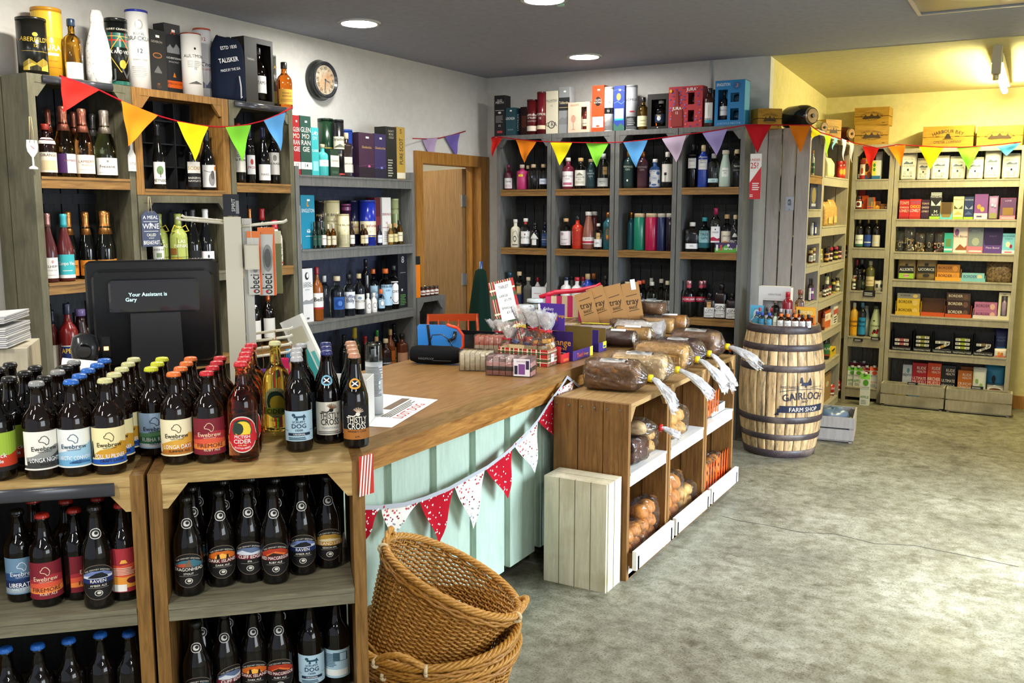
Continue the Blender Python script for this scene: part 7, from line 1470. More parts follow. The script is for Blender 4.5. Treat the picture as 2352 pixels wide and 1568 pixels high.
bread(1557,832,ZT,.24,.15,.13,'dark','dark rye loaf in clear bag with white label',rzd=4,tail=(.15,-.18))
bread(1598,818,ZT,.26,.16,.15,'brown','tall brown loaf in clear bag nearest the barrel',rzd=0,tail=(.20,-.10))
q=at(1652,797,'z',ZT);rolls((q.x,5.36,ZT+.001),R(20),2,.036,.05,'pale','small flat bag of pale rolls at the far rack top','bagged loaves on the bread racks',1652)
GR='bagged rolls inside the bread racks'
Q=lambda y,z,dx=-.13: (XB+dx,y,z+.002)
def bg(y,z,n,r,H,m,d,px,rz=90,dx=-.12,**k): return rolls(Q(y,z,dx),R(rz),n,r,H,m,d,GR,px,**k)
bg(4.00,.506,2,.05,.05,'pale','white rolls in a red-tied bag atop the seeded loaf',1480,rz=25,dx=-.09,neck=True).location.z=.643
t=bread(1475,1060,.506,.16,.12,.125,'dark','seeded square loaf lying in the near bread rack',rzd=85,neck=False,lab=False);t.location=Q(4.01,.506,-.075)
bg(4.19,.506,4,.046,.10,'gold','golden buns beside the seeded loaf in the near rack',1515,dx=-.085)
bg(3.98,.066,4,.052,.14,'bun','brown rolls at the bottom left of the near rack',1470,dx=-.07);bg(4.175,.066,6,.05,.21,'bun','glossy brown rolls piled at the right of the near rack',1515,dx=-.075)
bg(4.06,.066,6,.055,.21,'bun','bagged rolls at the back of the near rack',1490,dx=-.24)
bg(4.60,.506,4,.055,.14,'gold','tiger bread rolls in the middle rack upper shelf',1570,dx=-.085)
bg(4.53,.066,6,.06,.24,'bun','large golden buns stacked in the middle rack',1575,dx=-.085);bg(4.77,.066,4,.048,.12,'gold','small buns at the right of the middle rack',1610,dx=-.075)
def orange(y,z,n,r,H,d,px,dx=-.075):
    t=rolls(Q(y,z,dx),R(90),n,r,H,'bun',d,GR,px)
    L=.12;mb=MB();rr=random.Random(px)
    for k in range(5): mb.quad([(-L*.6+.05*k,-r*1.24,.02+rr.uniform(0,.02)),(-L*.6+.05*k+.03,-r*1.24,.02),(-L*.6+.05*k+.03,-r*1.25,H*.9),(-L*.6+.05*k+.005,-r*1.25,H*.8)],M('e0501c','satin'))
    mb.build('orange_print',t);return t
orange(5.07,.066,6,.044,.2,'orange printed bag of rolls at the left of the far rack',1640);orange(5.285,.066,6,.044,.22,'orange printed bag of rolls at the right of the far rack',1670)
orange(5.06,.506,4,.045,.18,'orange printed bag of rolls on the far rack upper shelf',1636)
t=thing('cake_tray',Q(5.25,.506,-.12),R(90),'white cardboard cake tray on the far rack upper shelf','tray');mb=MB();w_=M('e8e6e4','card')
for a,b in (((-.13,-.09,0),(.13,.09,.003)),((-.13,-.09,0),(.13,-.087,.05)),((-.13,.087,0),(.13,.09,.05)),((-.13,-.09,0),(-.127,.09,.05)),((.127,-.09,0),(.13,.09,.05))): mb.box(a,b,w_)
mb.build('tray_board',t);mb=MB();mb.grid(lambda u,v: Vector((-.12+.24*u,-.08+.16*v,.055+.05*math.sin(math.pi*u)*math.sin(math.pi*v))),8,6,FILM);mb.build('film_cover',t)

# ------------------------------------------------------------------ sweets and cakes on the counter
ZC=.9312;GC='sweets and cakes on the counter'
ON={(1412,790): (-2.04,4.80),(1445,776): (-2.03,4.99),(1568,738): (-2.06,5.68),(1405,770): (-2.26,4.99),(1440,752): (-2.36,5.14),(1395,742): (-2.52,5.02),(1470,735): (-2.60,5.17),
      (1455,715): (-2.36,5.57),(1453,715): (-2.36,5.57),(1495,714): (-2.17,5.585),(1548,728): (-2.06,5.44),(1520,748): (-2.20,5.29),(1305,758): (-2.42,4.84),(1340,752): (-2.29,4.84),(1368,748): (-2.18,4.84),(1285,752): (-2.55,4.84),
      (1195,762): (-2.68,4.84),(1258,752): (-2.70,5.03)}
def cpos(px,py):
    q=at(px,py,'z',ZC)
    if (px,py) in ON: q.x,q.y=ON[px,py]
    if q.y>5.7: q.x*=5.55/q.y;q.y=5.55
    return q
def slabs(px,py,n,sw,w,h,cols,d,rzd,label=None,top=None):
    """a clear pack of upright bars side by side"""
    q=cpos(px,py);t=thing('nougat_pack',(q.x,q.y,ZC),R(rzd),d,'sweets',GC,px);rr=random.Random(int(px))
    for k in range(n):
        mb=MB();x=k*sw
        for j,c in enumerate(cols):
            z0,z1=h*j/len(cols),h*(j+1)/len(cols);mb.box((x+.001,rr.uniform(0,.003),z0+.002),(x+sw-.002,w,z1+.002),M(c[k%len(c)] if isinstance(c,list) else c,'satin'))
        mb.build('bar',t)
    mb=MB();rs=[[(x,-.003+(w+.006)*a,(h+.006)*b) for a,b in ((0,0),(.5,0),(1,0),(1,.5),(1,1),(.5,1.02),(0,1),(0,.5))] for x in [-.003+(n*sw+.006)*i/10 for i in range(11)]]
    rs=[[(x+rr.uniform(-.001,.001),y+rr.uniform(-.002,.002),max(.0006,z+rr.uniform(-.002,.003))) for x,y,z in r] for r in rs]
    mb.rings(rs,FILM);mb.build('clear_wrap',t)
    if label:
        mb=MB();decal(mb,Flat((n*sw*.80,-.008,.004),(1,0,0),(0,0,1),n*sw*.36,h*.95),label,.0004,bg='e6e0e6');mb.build('label',t)
    return t
slabs(1056,851,6,.025,.11,.085,['e3d7b4'],'pack of cream nougat bars at the front of the counter sweets',22)
slabs(1090,812,6,.026,.10,.09,['e8dcc0','c9705a'],'second pack of cream and red nougat bars behind',22)
slabs(1117,861,7,.031,.09,.085,['c98a84',['2e2826','3a3030'],'d8a09a',['8a6a66','c9a8a4']],'pack of pink and black layered nougat nearest the counter edge',14,'t,NOUGAT,.8,.1,4a2a5a;r,-.4,.1,.4,.7,7a4a8a;r,-.9,.1,-.5,.6,2a2a3a;r,.5,.4,.9,.9,3a2a4a')
TART=''.join('r,%.2f,0,%.2f,1,%s;'%(u,u+w_,c) for u,w_,c in [(-.9+.36*i+o,ww,c) for i in range(5) for o,ww,c in ((0,.05,'e6e0c0'),(.08,.07,'2f4a2a'),(.17,.03,'e6e0c0'))])+''.join('r,-1,%.2f,1,%.2f,%s;'%(v,v+h_,c) for v,h_,c in ((.2,.05,'e6e0c0'),(.30,.10,'3a5a34'),(.45,.03,'e6e0c0'),(.72,.06,'3a5a34'),(.84,.03,'e6e0c0')))
def tray(name,px,py,w,dp,h,d,rzd,c,inner,spec='',sspec='',back=None,front=None,cat='box'):
    q=cpos(px,py);t=thing(name,(q.x,q.y,ZC),R(rzd),d,cat,GC,px);m=M(c,'card');mi=M(inner,'card');mb=MB();f=front or h;bk=back or h
    mb.box((-w/2,0,0),(w/2,.0015,f),m);mb.box((-w/2,.0016,0),(w/2,.003,f-.001),mi)
    mb.box((-w/2,.003,0),(-w/2+.002,dp,h),m);mb.box((w/2-.002,.003,0),(w/2,dp,h),m);mb.box((-w/2,dp-.002,0),(w/2,dp,bk),mi);mb.box((-w/2,.003,0),(w/2,dp,.002),mi)
    mb.box((-w/2+.002,.003,.002),(-w/2+.003,dp-.002,h-.001),mi);mb.box((w/2-.003,.003,.002),(w/2-.002,dp-.002,h-.001),mi)
    if spec: decal(mb,Flat((0,-.0004,0),(1,0,0),(0,0,1),w,f),spec,.0003,'card')
    if sspec: decal(mb,Flat((w/2+.0004,dp/2,0),(0,1,0),(0,0,1),dp,h),sspec,.0003,'card')
    mb.build('tray_board',t);return t
TSP=TART+'r,-.4,.15,.4,.75,c23a3a;r,-.34,.2,.34,.7,e9e6e0;t,TABLET,.5,.1,4a3a3a,0,.3'
t=tray('tartan_box',1200,838,.27,.115,.082,'tartan gift tray holding cellophane bags of sweets',4,'b3241f','c9b48a',TART,TSP)
# cellophane gift bags
def gift(px,py,dx,dz,d,cols,bow=None,h=.22,w=.10,z=None):
    q=cpos(px,py);t=thing('cellophane_bag',(q.x,q.y+dx,(z or ZC)+dz),R(random.uniform(-20,20)),d,'sweets','cellophane bags of sweets on the counter',px);rr=random.Random(int(px*2))
    mb=MB()
    for k in range(14):
        r=rr.uniform(.010,.018);x,y,z0=rr.uniform(-.6,.6)*w/2,rr.uniform(-.022,.022),.012+rr.uniform(0,h*.42)
        mb.box((x-r,y-r*.8,z0-r*.5),(x+r,y+r*.8,z0+r*.6),M(cols[k%len(cols)],'satin'),Matrix.Rotation(rr.uniform(-.8,.8),3,'Y'))
    s=mb.build('sweets',t);s['kind']='stuff'
    rs=[]
    for v,e,dd in ((0,.9,.03),(.1,1,.036),(.35,1,.036),(.5,.75,.03),(.6,.16,.010),(.64,.16,.010),(.75,.7,.022),(1,1.15,.03)):
        rs.append([(w/2*e*math.cos(a)*(1+rr.uniform(-.12,.12)),dd*math.sin(a)*(1+rr.uniform(-.3,.3)),max(.001,v*h+rr.uniform(-.01,.01)*v)) for a in [2*math.pi*i/22 for i in range(22)]])
    mb=MB();mb.rings(rs[:5],FILM,cap1=False);mb.rings(rs[4:],FILM2,cap0=False,cap1=False);mb.build('cellophane',t)
    mb=MB();mb.tube([(.011*math.cos(a),.013*math.sin(a),h*.62) for a in [k*.7 for k in range(10)]],.004,M(bow or 'c0283a','satin'),6)
    for sg in (-1,1): mb.tube([(0,-.012,h*.62),(sg*.025,-.02,h*.66),(sg*.03,-.02,h*.60),(0,-.014,h*.615)],.003,M(bow or 'c0283a','satin'),5)
    mb.build('ribbon',t)
for a in ((1165,822,.02,.006,'cellophane bag of fudge lying toward the monitor end',['d0a060','c9a87a','8a2a2a'],'b8283a',.15,.10),(1190,828,.05,.006,'cellophane bag with blue striped sweets in the tartan tray',['e8e4dc','5a6ab0','c83a4a','e0c030'],'e0c040',.27,.12),(1215,832,.05,.006,'cellophane bag with orange sweets in the tartan tray',['e8622a','e89a3a','d84a3a'],'c0283a',.26,.11),(1243,836,.055,.006,'tall cellophane bag at the right of the tartan tray',['e6dccf','b89a6a','d8a03a'],'d83a4a',.25,.10),
          (1140,805,.05,.0,'crinkled cellophane bag before the tartan board',['c9a878','d8c09a','6a4a34'],'b0283a',.16,.16),(1262,826,.0,.0,'cellophane bag with orange top by the purple box',['e0862a','d9a860'],'d84a5a',.24,.08)): gift(*a)
q=at(1148,775,'z',ZC);t=thing('tartan_board',(-2.62,4.62,ZC),R(24),'leaning red tartan board with a handwritten white price note','sign')
rq=Matrix.Rotation(R(-14),3,'Y') @ Matrix.Rotation(R(-12),3,'X');mb=MB();mb.box((-.075,-.002,0),(.075,.002,.36),M('b3241f','card'),rq,(0,0,0))
fl=Flat((0,-.0026,0),(1,0,0),(0,0,1),.15,.36);k0=len(mb.v);decal(mb,fl,TART,.0003,'card');mb.v[k0:]=[tuple(rq @ Vector(v)) for v in mb.v[k0:]];mb.v=[(x,y,z+.016) for x,y,z in mb.v];mb.build('board',t)
mb=MB();decal(mb,Flat((.01,-.0075,.12),(1,0,0),(0,0,1),.10,.225),'r,-1,0,1,1,f0eeea;t,TABLET,.84,.08,3a3a44,0,.6;t,LARGE,.62,.06,3a3a44,-.2,.5;t,£1.75,.50,.06,3a3a44,.2,.5;t,SMALL,.30,.06,3a3a44,-.2,.5;t,£1.50,.18,.06,3a3a44,.2,.5',.0003);mb.v=[tuple(rq @ Vector(v)+Vector((0,0,.016))) for v in mb.v];mb.build('price_note',t)
t=tray('display_box',1318,838,.11,.16,.085,'red cardboard display box with an open front',90,'c4242a','a8783c','t,ONE OR TWO,.14,.14,f0c040;t,COME AND TRY,.30,.12,f0c040;r,-1,.0,1,.05,a81c20','t,DAIRY,.4,.3,f4ece0',back=.10,front=.045)
t.location.x=-2.06;t.location.y=4.17
t=tray('display_box',1345,822,.24,.20,.15,'large purple and orange chocolate display box, open to the front',90,'3c2470','6e5a2c','t,Twirl,.2,.5,e0622a,-.3,.3;t,Orange,.3,.25,e8a03a,.3,.4;r,.7,.0,1,1,e8d83a','x',back=.20,front=.05)
t.location.x=-2.04;t.location.y=4.33
mb=MB();decal(mb,Flat((-.1206,.10,0),(0,-1,0),(0,0,1),.20,.15),'r,-1,0,1,1,2e1a5a;h,e07a1e,.7,-1,1,-.6,1,-.2,.7;t,Orange,.52,.22,f0a83a,.2,.7;t,flavoured,.36,.11,f0a83a,.2,.5;l,e0d8f0,.03,-1,.26,.6,.26;r,.2,0,.8,.2,e8c02a;t,60,.04,.14,2e1a5a,.45,.3',.0004);mb.build('side_print',t)
hb=MB();hb.box((-.118,.05,.152),(-.116,.19,.29),M('4a2a90','card'));decal(hb,Flat((-.1186,.12,.152),(0,-1,0),(0,0,1),.14,.138),'t,Cadbury,.74,.12,e8e0f4,-.3,.4;t,Twirl,.36,.32,e8683a,-.1,.5;t,Orange,.5,.12,e0a040,.6,.4',.0004,'card');hb.build('header_card',t)
t=tray('display_box',1378,812,.10,.16,.12,'small purple and yellow display box beside the big purple one',90,'3a2a78','7a6430','r,.1,.3,1,1,e8dc30;r,.2,.4,.8,.6,2a4a6a',back=.14,front=.05);t.location.x=-2.05;t.location.y=4.60
def swiss(px,py,r,L,d,rzd,core='c9a070',out='4a2614'):
    q=cpos(px,py);t=thing('swiss_roll',(q.x,q.y,ZC+.002),R(rzd),d,'cake','wrapped cakes on the counter',px);rr=random.Random(px)
    mb=MB();rs=[[(x,r*e*math.cos(a),r+r*e*math.sin(a)) for a in [2*math.pi*i/24 for i in range(24)]] for x,e in ((-L/2,.95),(-L/2+.006,1),(L/2-.006,1),(L/2,.95))]
    mb.rings(rs,crust(out,core,out));mb.build('sponge',t)
    mb=MB();P=[Vector((L/2+.001,(.18+.75*s/40)*r*.95*math.cos(s*.40),r+(.18+.75*s/40)*r*.95*math.sin(s*.40))) for s in range(41)]
    mb.tube(P,.0028,M('efe6d2','satin'),5);mb.build('cream_swirl',t)
    rs=[[(x+rr.uniform(-.003,.003),r*e*1.06*math.cos(a)*(1+rr.uniform(-.04,.04)),max(.0008,r+r*e*1.06*math.sin(a)*(1+rr.uniform(-.04,.04)))) for a in [2*math.pi*i/24 for i in range(24)]] for x,e in ((-L/2-.03,.3),(-L/2-.008,1),(0,1.02),(L/2+.008,1),(L/2+.03,.35))]
    mb=MB();mb.rings(rs,FILM);mb.build('clear_wrap',t)
    bag_label(t,L,r*2,r*2,L*.5,r*.9);return t
swiss(1412,790,.045,.17,'dark chocolate swiss roll nearest the purple boxes',10,'5a3018','341a0c');swiss(1445,776,.045,.19,'golden swiss roll with white swirl end',10,'d8a860','c08a3c')
swiss(1568,738,.045,.20,'orange swiss roll at the far corner of the counter',14,'e0a04a','c9822e')
def cake(px,py,w,dp,h,m,d,rzd,zo=0,spec=None,yellow=False,film=True,n=1):
    q=cpos(px,py);t=thing('wrapped_cake',(q.x,q.y,ZC+.001+zo),R(rzd),d,'cake','wrapped cakes on the counter',px);rr=random.Random(int(px+py))
    for k in range(n):
        mb=MB();x0=-w/2+w*k/n;mb.rings([[(x0+.003+(w/n-.006)*a+rr.uniform(-.002,.002),(dp-.006)*b+rr.uniform(-.002,.002),.002+h*z) for a,b in ((0,0),(.5,-.02),(1,0),(1.0,.5),(1,1),(.5,1),(0,1),(0,.5))] for z in (0,.35,.7,.93,1)],CR[m]);mb.build('cake',t)
    if film:
        rs=[[(x+rr.uniform(-.003,.003),-.006+(dp+.012)*a+rr.uniform(-.004,.004),max(.0005,(h+.012)*b+rr.uniform(-.004,.006)*b)) for a,b in ((0,0),(.5,0),(1,0),(1,.5),(1,1),(.75,1.05),(.5,1.02),(.25,1.06),(0,1),(0,.5))] for x in [-w/2-.008+(w+.016)*i/8 for i in range(9)]]
        mb=MB();mb.rings(rs,FILM);mb.build('clear_wrap',t)
    if yellow or spec:
        mb=MB();decal(mb,Flat((0,dp*.1,h+.017),(1,0,0),(0,1,0),w*.8,dp*.7),spec or ('r,-1,.5,1,1,e0d828;'+lines(-.9,.9,.05,.45,3,'3a3a34')),.0004,bg='e9e6d6' if not yellow else None);mb.build('label',t)
    return t
cake(1405,770,.20,.10,.05,'brown','yellow-labelled cake behind the dark swiss roll',8,yellow=True)
cake(1440,752,.22,.11,.05,'brown','yellow-labelled gingerbread in the middle of the counter cakes',8,yellow=True)
cake(1395,742,.18,.10,.07,'pale','pale cake with lilac bow behind the yellow labels',12);cake(1470,735,.16,.10,.07,'gold','yellow wrapped cake beside the brownies',10,yellow=True)
cake(1455,715,.20,.13,.06,'dark','lower chocolate brownie pack left of the stack',5,zo=.02,n=2);cake(1495,714,.16,.13,.06,'dark','lower chocolate brownie pack right of the stack',5,zo=.02)
cake(1453,715,.19,.13,.065,'brown','upper brownie pack left of the stack',5,zo=.10,n=2);cake(1495,714,.17,.13,.065,'brown','upper brownie pack with white label',5,zo=.10,spec='r,-.9,.1,.9,.9,e9e9ec;'+lines(-.8,.8,.2,.8,4,'8a9ab0'))
cake(1548,728,.20,.11,.08,'gold','striped loaf cake near the far counter end',12);cake(1520,748,.19,.10,.075,'brown','dark fruit loaf cake near the far counter end',12)
t=thing('crumpled_bag',(-2.09,5.20,ZC),R(10),'crumpled white film bag of bread on the counter edge','bag',GC,1500);rr=random.Random(3)
mb=MB();mb.rings([[(x,.07*e*math.cos(a)*(1+rr.uniform(-.22,.22)),max(.001,.05+.05*e*math.sin(a)*(1+rr.uniform(-.25,.25)))) for a in [2*math.pi*i/26 for i in range(26)]] for x,e in ((-.14,.4),(-.12,.9),(-.05,1),(.02,1),(.07,.8),(.12,.95),(.16,1.1))],FILM2);mb.build('film',t)
mb=MB();loaf_mesh(mb,.18,.11,.075,CR['pale'],rr);o=mb.build('loaf',t);o.location=(-.04,0,.004)
def cookiebox(px,py,w,h,col,d,rnd=False,dp=.10):
    q=cpos(px,py);t=thing('clear_cake_box',(q.x,q.y,ZC),R(14),d,'cake box','clear boxes of biscuits on the counter',px);rr=random.Random(int(px))
    for k in range(max(3,int(h/.018))):
        mb=MB();mb.lathe([(w*.36,0),(w*.40,.004),(w*.40,.010),(w*.34,.013)],CR[col],16);mb.build('biscuit',t,(rr.uniform(-.004,.004),dp/2,.003+.0145*k))
    mb=MB();mb.box((-w/2,0,0),(w/2,dp,h),FILM);mb.build('clear_box',t);mb=MB();mb.box((-w/2-.001,-.001,h+.0006),(w/2+.001,dp+.001,h+.005),FILM2);mb.build('lid',t);return t
cookiebox(1305,758,.14,.085,'brown','clear box of oat slices behind the purple display box');cookiebox(1340,752,.10,.085,'pale','clear box of pale shortbread rounds');cookiebox(1368,748,.11,.09,'dark','clear box of dark biscuits with a black label');cookiebox(1285,752,.09,.08,'bun','small clear box of jam biscuits')
def storage(px,py,r,h,d,lidc,fill):
    q=cpos(px,py);t=thing('glass_storage_jar',(q.x,q.y,ZC),0,d,'jar','storage jars at the back of the counter',px)
    MB().lathe([(r*.95,0),(r,.01),(r,h*.8),(r*.9,h*.88),(r*.9,h*.9),(r*.86,h*.9),(r*.86,h*.87),(r*.96,h*.79),(r*.96,.012),(r*.9,.006)],M('e6ecea','glass'),28,cap1=False).build('jar_glass',t)
    MB().lathe([(r*.93,h*.90),(r*.96,h*.92),(r*.9,h),(r*.3,h*1.01)],gm(lidc),28).build('lid',t);MB().lathe([(r*.9,.008),(r*.9,h*.45)],M(fill,'matte'),20).build('contents',t)
storage(1195,762,.07,.20,'wide glass storage jar behind the tartan tray','!c2c8c8','d8ccb8');storage(1258,752,.055,.22,'glass storage jar behind the sealer tray','!b4bcbc','b9bcb8')
t=thing('striped_pouch',(-2.64,5.40,ZC),R(30),'red topped pouch with pink and cream stripes behind the jars','bag',GC,1200)
mb=MB();m1,m2,m3=M('c83a6a','cloth'),M('d9c4a0','cloth'),M('cf2440','satin')
for k in range(9): mb.box((-.16+.035*k,-.025,.0),(-.16+.035*k+.035,.025,.21),(m1,m2)[k%2])
mb.build('striped_cloth',t);mb=MB();mb.tube([(-.20,0,.20),(-.10,0,.235),(.05,0,.245),(.17,0,.27),(.20,0,.285)],.016,m3,10);mb.build('red_band',t)
for i,(px,x,y,a,h) in enumerate([(1262,-2.45,5.34,-16,.235),(1290,-2.38,5.40,-18,.27),(1312,-2.30,5.455,-14,.28),(1330,-2.215,5.50,-10,.29)]):
    t=thing('kraft_bag',(x,y,ZC),R(22),['small kraft bag nearest the striped pouch','kraft bag leftmost of the three together','kraft bag in the middle of the three together','kraft bag with a white sticker at the right'][i],'bag','kraft bags at the back of the counter',px)
    mb=MB();rq=Matrix.Rotation(R(a),3,'Y');mb.box((-.055,-.014,0),(.055,.014,h),M('a87c48','card'),rq,(0,0,0));k0=len(mb.v);decal(mb,Flat((0,-.0146,h*.35),(1,0,0),(0,0,1),.10,.12),'t,tray,.45,.34,3a2c1c,0,.8;t,BAKES,.2,.15,3a2c1c,0,.5;l,3a2c1c,.03,-.7,.9,.7,.95;l,3a2c1c,.03,-.6,.1,.7,.14'+(';r,.1,1.2,.7,1.75,f0f0ee' if i==3 else ''),.0004);mb.v[k0:]=[tuple(rq @ Vector(v)) for v in mb.v[k0:]]
    mb.v=[(p_[0],p_[1],p_[2]+.018) for p_ in mb.v];mb.build('paper_bag',t)
# tools at the counter back
t=thing('bag_sealer',(-2.74,4.05,ZC),R(38),'blue tape bag sealer with a red rim standing on the counter','sealer');t.scale=(.76,.76,.74)
mb=MB();m=M('2f7ac4','satin');poly=[(-.16,0),(.13,0),(.155,.06),(.15,.14),(.11,.19),(.04,.215),(-.15,.225),(-.165,.21)];mb.prism(poly,m,.012,'y',0);mb.build('side_plate',t)
mb=MB();mb.tube([(.125,.006,.02),(.155,.006,.06),(.152,.006,.14),(.115,.006,.192),(.04,.006,.218)],.012,M('d8401c','satin'),8);mb.build('red_rim',t)
mb=MB();mb.box((-.09,-.004,0),(-.072,.016,.22),M('1a1a1c','satin'),Matrix.Rotation(R(-6),3,'Y'));mb.box((-.115,-.02,.0),(-.06,.03,.06),M('1a1a1c','satin'));mb.tube([(.05,-.006,.10),(.09,-.006,.12),(.10,-.006,.17)],.013,M('15151a','satin'),8);mb.build('lever',t)
t=thing('folded_umbrella',(-2.60,3.80,ZC),R(18),'black folded umbrella in its sleeve with a card tag','umbrella')
mb=MB();rr=random.Random(9);mb.rings([[(x,.045*e*math.cos(a)*(1+rr.uniform(-.08,.08)),.047+.046*e*math.sin(a)*(1+rr.uniform(-.06,.06))) for a in [2*math.pi*i/22 for i in range(22)]] for x,e in ((-.135,.3),(-.13,.75),(-.10,.95),(0,1),(.08,.95),(.115,.8),(.13,.55),(.14,.6))],M('17181a','cloth'));decal(mb,Flat((0,-.0505,.02),(1,0,0),(0,0,1),.20,.04),'t,WINDPROOF,.2,.5,6a6e74,-.4,.4;r,-.05,.1,.9,.16,4a4c50',.0012);mb.build('sleeve',t)
MB().tube([(-.04,0,.09),(-.02,0,.145),(.03,0,.15),(.07,0,.12),(.085,0,.085)],.003,M('222326','satin'),6).build('carry_loop',t);mb=MB();mb.box((.135,-.035,.002),(.137,.025,.08),M('1a1a1c','card'),Matrix.Rotation(R(-14),3,'Y'));mb.box((.1375,-.025,.01),(.1380,.015,.06),M('d8d8d4'),Matrix.Rotation(R(-14),3,'Y'));mb.build('card_tag',t)
t=thing('cash_tray',(-2.74,4.42,ZC),R(8),'shallow black plastic tray behind the sealer','tray');mb=MB();m=M('15161a','satin')
for a,b in (((-.16,-.09,0),(.16,.09,.004)),((-.16,-.09,.004),(.16,-.086,.075)),((-.16,.086,.004),(.16,.09,.075)),((-.16,-.086,.004),(-.156,.086,.075)),((.156,-.086,.004),(.16,.086,.075))): mb.box(a,b,m)
mb.build('tray_wall',t)

# ------------------------------------------------------------------ beside the doorway
rack('small_shelf_crate','low grey shelf crate beside the doorway with an orange file',(XF,5.462,0),R(90),.36,.28,1.06,[(.60,GREYG)],GREYG,BACKP,'shelf unit',None,990,post=.03,nback=3)
t=thing('box_file',(-3.97,5.52,1.062),R(78),'slim orange magazine file on the low grey crate','file');mb=MB();mb.box((-.022,-.10,0),(.022,.10,.25),M('e07a18','satin'));mb.box((-.0225,-.1005,.24),(.0225,.1005,.30),M('1a1a1c','satin'));mb.build('file_board',t)
for i in range(4): jar('jar',Vector((-3.95+.004*i,5.60+.052*i,1.062)),R(60),.07,.021,'5a2a1a','3a3026','e6e2d8','r,-.6,.3,.6,.6,8a4a3a',['tiny jam jar nearest the orange file','tiny jam jar second from the file','tiny jam jar third from the file','tiny jam jar furthest from the file'][i],'jar','tiny jars on the low crate',970+i)
t=thing('wrapped_parasol',(-3.97,6.42,0),0,'dark green furled parasol leaning in the corner by the gin','parasol');mb=MB();rr=random.Random(4)
mb.rings([[(r*math.cos(a)*(1+.14*math.cos(5*a+z))-.05*z*.0+.02*z,r*.8*math.sin(a)*(1+.1*math.cos(5*a)),z) for a in [2*math.pi*i/30 for i in range(30)]] for z,r in ((.06,.10),(.3,.135),(.6,.115),(.9,.085),(1.1,.062),(1.2,.045),(1.22,.02))],M('132a22','cloth'));mb.build('canopy',t);MB().tube([(0,0,0),(.02,0,1.0),(.025,0,1.28)],.014,M('2a4a7a','satin'),10).build('pole',t)
c0=at(1040,722,'x',-3.55);t=thing('metal_chair',(-3.55,c0.y,0),R(35),'orange-red metal chair back seen behind the counter','chair');m=M('b8441c','satin');H_=c0.z
mb=MB();mb.tube([(-.17,0,.46),(-.18,.03,H_*.8),(-.17,.04,H_)],.011,m,8);mb.tube([(.17,0,.46),(.18,.03,H_*.8),(.17,.04,H_)],.011,m,8);mb.box((-.18,.03,H_-.05),(.18,.05,H_),m)
for x in (-.10,-.03,.04,.11): mb.tube([(x,0,.46),(x,.035,H_-.04)],.007,m,6)
mb.build('backrest',t);MB().box((-.19,-.38,.44),(.19,.01,.46),m).build('seat',t)
for x in (-.17,.17):
    for y in (-.36,-.01): mb=MB();mb.tube([(x,y,.44),(x*1.1,y,0)],.011,m,8);mb.build('leg',t)

# ------------------------------------------------------------------ barrel and what stands on it
BX,BY,BH=-1.535,6.545,.915
t=thing('whisky_barrel',(BX,BY,0),0,'oak whisky barrel with dark hoops and a stencilled farm shop mark','barrel')
def brad(z): return .238+.052*(1-((z-BH/2)/(BH/2))**2)
def stave():
    m,nt,b=nm('barrel_staves');L=nt.links.new
    tc=nt.nodes.new('ShaderNodeTexCoord');mp=nt.nodes.new('ShaderNodeMapping');mp.inputs['Scale'].default_value=(9,9,1.2);L(tc.outputs['Object'],mp.inputs['Vector'])
    n=nt.nodes.new('ShaderNodeTexNoise');n.inputs['Scale'].default_value=4;n.inputs['Detail'].default_value=7;L(mp.outputs[0],n.inputs['Vector'])
    cr=nt.nodes.new('ShaderNodeValToRGB');e=cr.color_ramp.elements;e[0].position=.3;e[0].color=lin('c09a68');e[1].position=.68;e[1].color=lin('e6c592');L(n.outputs[0],cr.inputs[0])
    n2=nt.nodes.new('ShaderNodeTexNoise');n2.inputs['Scale'].default_value=3.4;n2.inputs['Detail'].default_value=9;n2.inputs['Roughness'].default_value=.8;L(mp.outputs[0],n2.inputs['Vector'])
    c2=nt.nodes.new('ShaderNodeValToRGB');e=c2.color_ramp.elements;e[0].position=.45;e[0].color=(0,0,0,1);e[1].position=.64;e[1].color=(.85,.85,.85,1);L(n2.outputs[0],c2.inputs[0])
    mx=nt.nodes.new('ShaderNodeMix');mx.data_type='RGBA';L(c2.outputs[0],mx.inputs['Factor']);L(cr.outputs[0],mx.inputs['A']);mx.inputs['B'].default_value=lin('2e2a2a');L(mx.outputs['Result'],b.inputs['Base Color'])
    b.inputs['Roughness'].default_value=.5;bp=nt.nodes.new('ShaderNodeBump');bp.inputs['Strength'].default_value=.3;bp.inputs['Distance'].default_value=.003;L(n.outputs[0],bp.inputs['Height']);L(bp.outputs[0],b.inputs['Normal']);return m
SV=stave();NS=26;mb=MB();rr=random.Random(8)
for k in range(NS):
    a0=2*math.pi*k/NS+rr.uniform(-.02,.02)*0;a1=2*math.pi*(k+1)/NS;e=rr.uniform(-.0008,.0008);ac=[a0+.006,a0+.012]+[a0+(a1-a0)*f for f in (.33,.66)]+[a1-.012,a1-.006]
    mb.rings([[((brad(z)+e-(.004 if i in (0,5) else 0))*math.cos(a),(brad(z)+e-(.004 if i in (0,5) else 0))*math.sin(a),z) for i,a in enumerate(ac)] for z in [BH*j/14 for j in range(15)]],SV,closed=False,cap0=False,cap1=False)
mb.lathe([(brad(z)-.005,z) for z in [BH*j/14 for j in range(15)]],M('241a12','matte'),40,cap0=False,cap1=False)
mb.build('staves',t)
MB().lathe([(brad(BH)-.002,BH),(brad(BH)-.016,BH),(brad(BH)-.018,BH-.022),(.02,BH-.022)],SV,40,cap0=False).build('barrel_head',t)
HM=tex('2c2225','4c4042',(14,14,14),.42,'hoop',.4,7,(.3,.7),'7a6a60',.5)
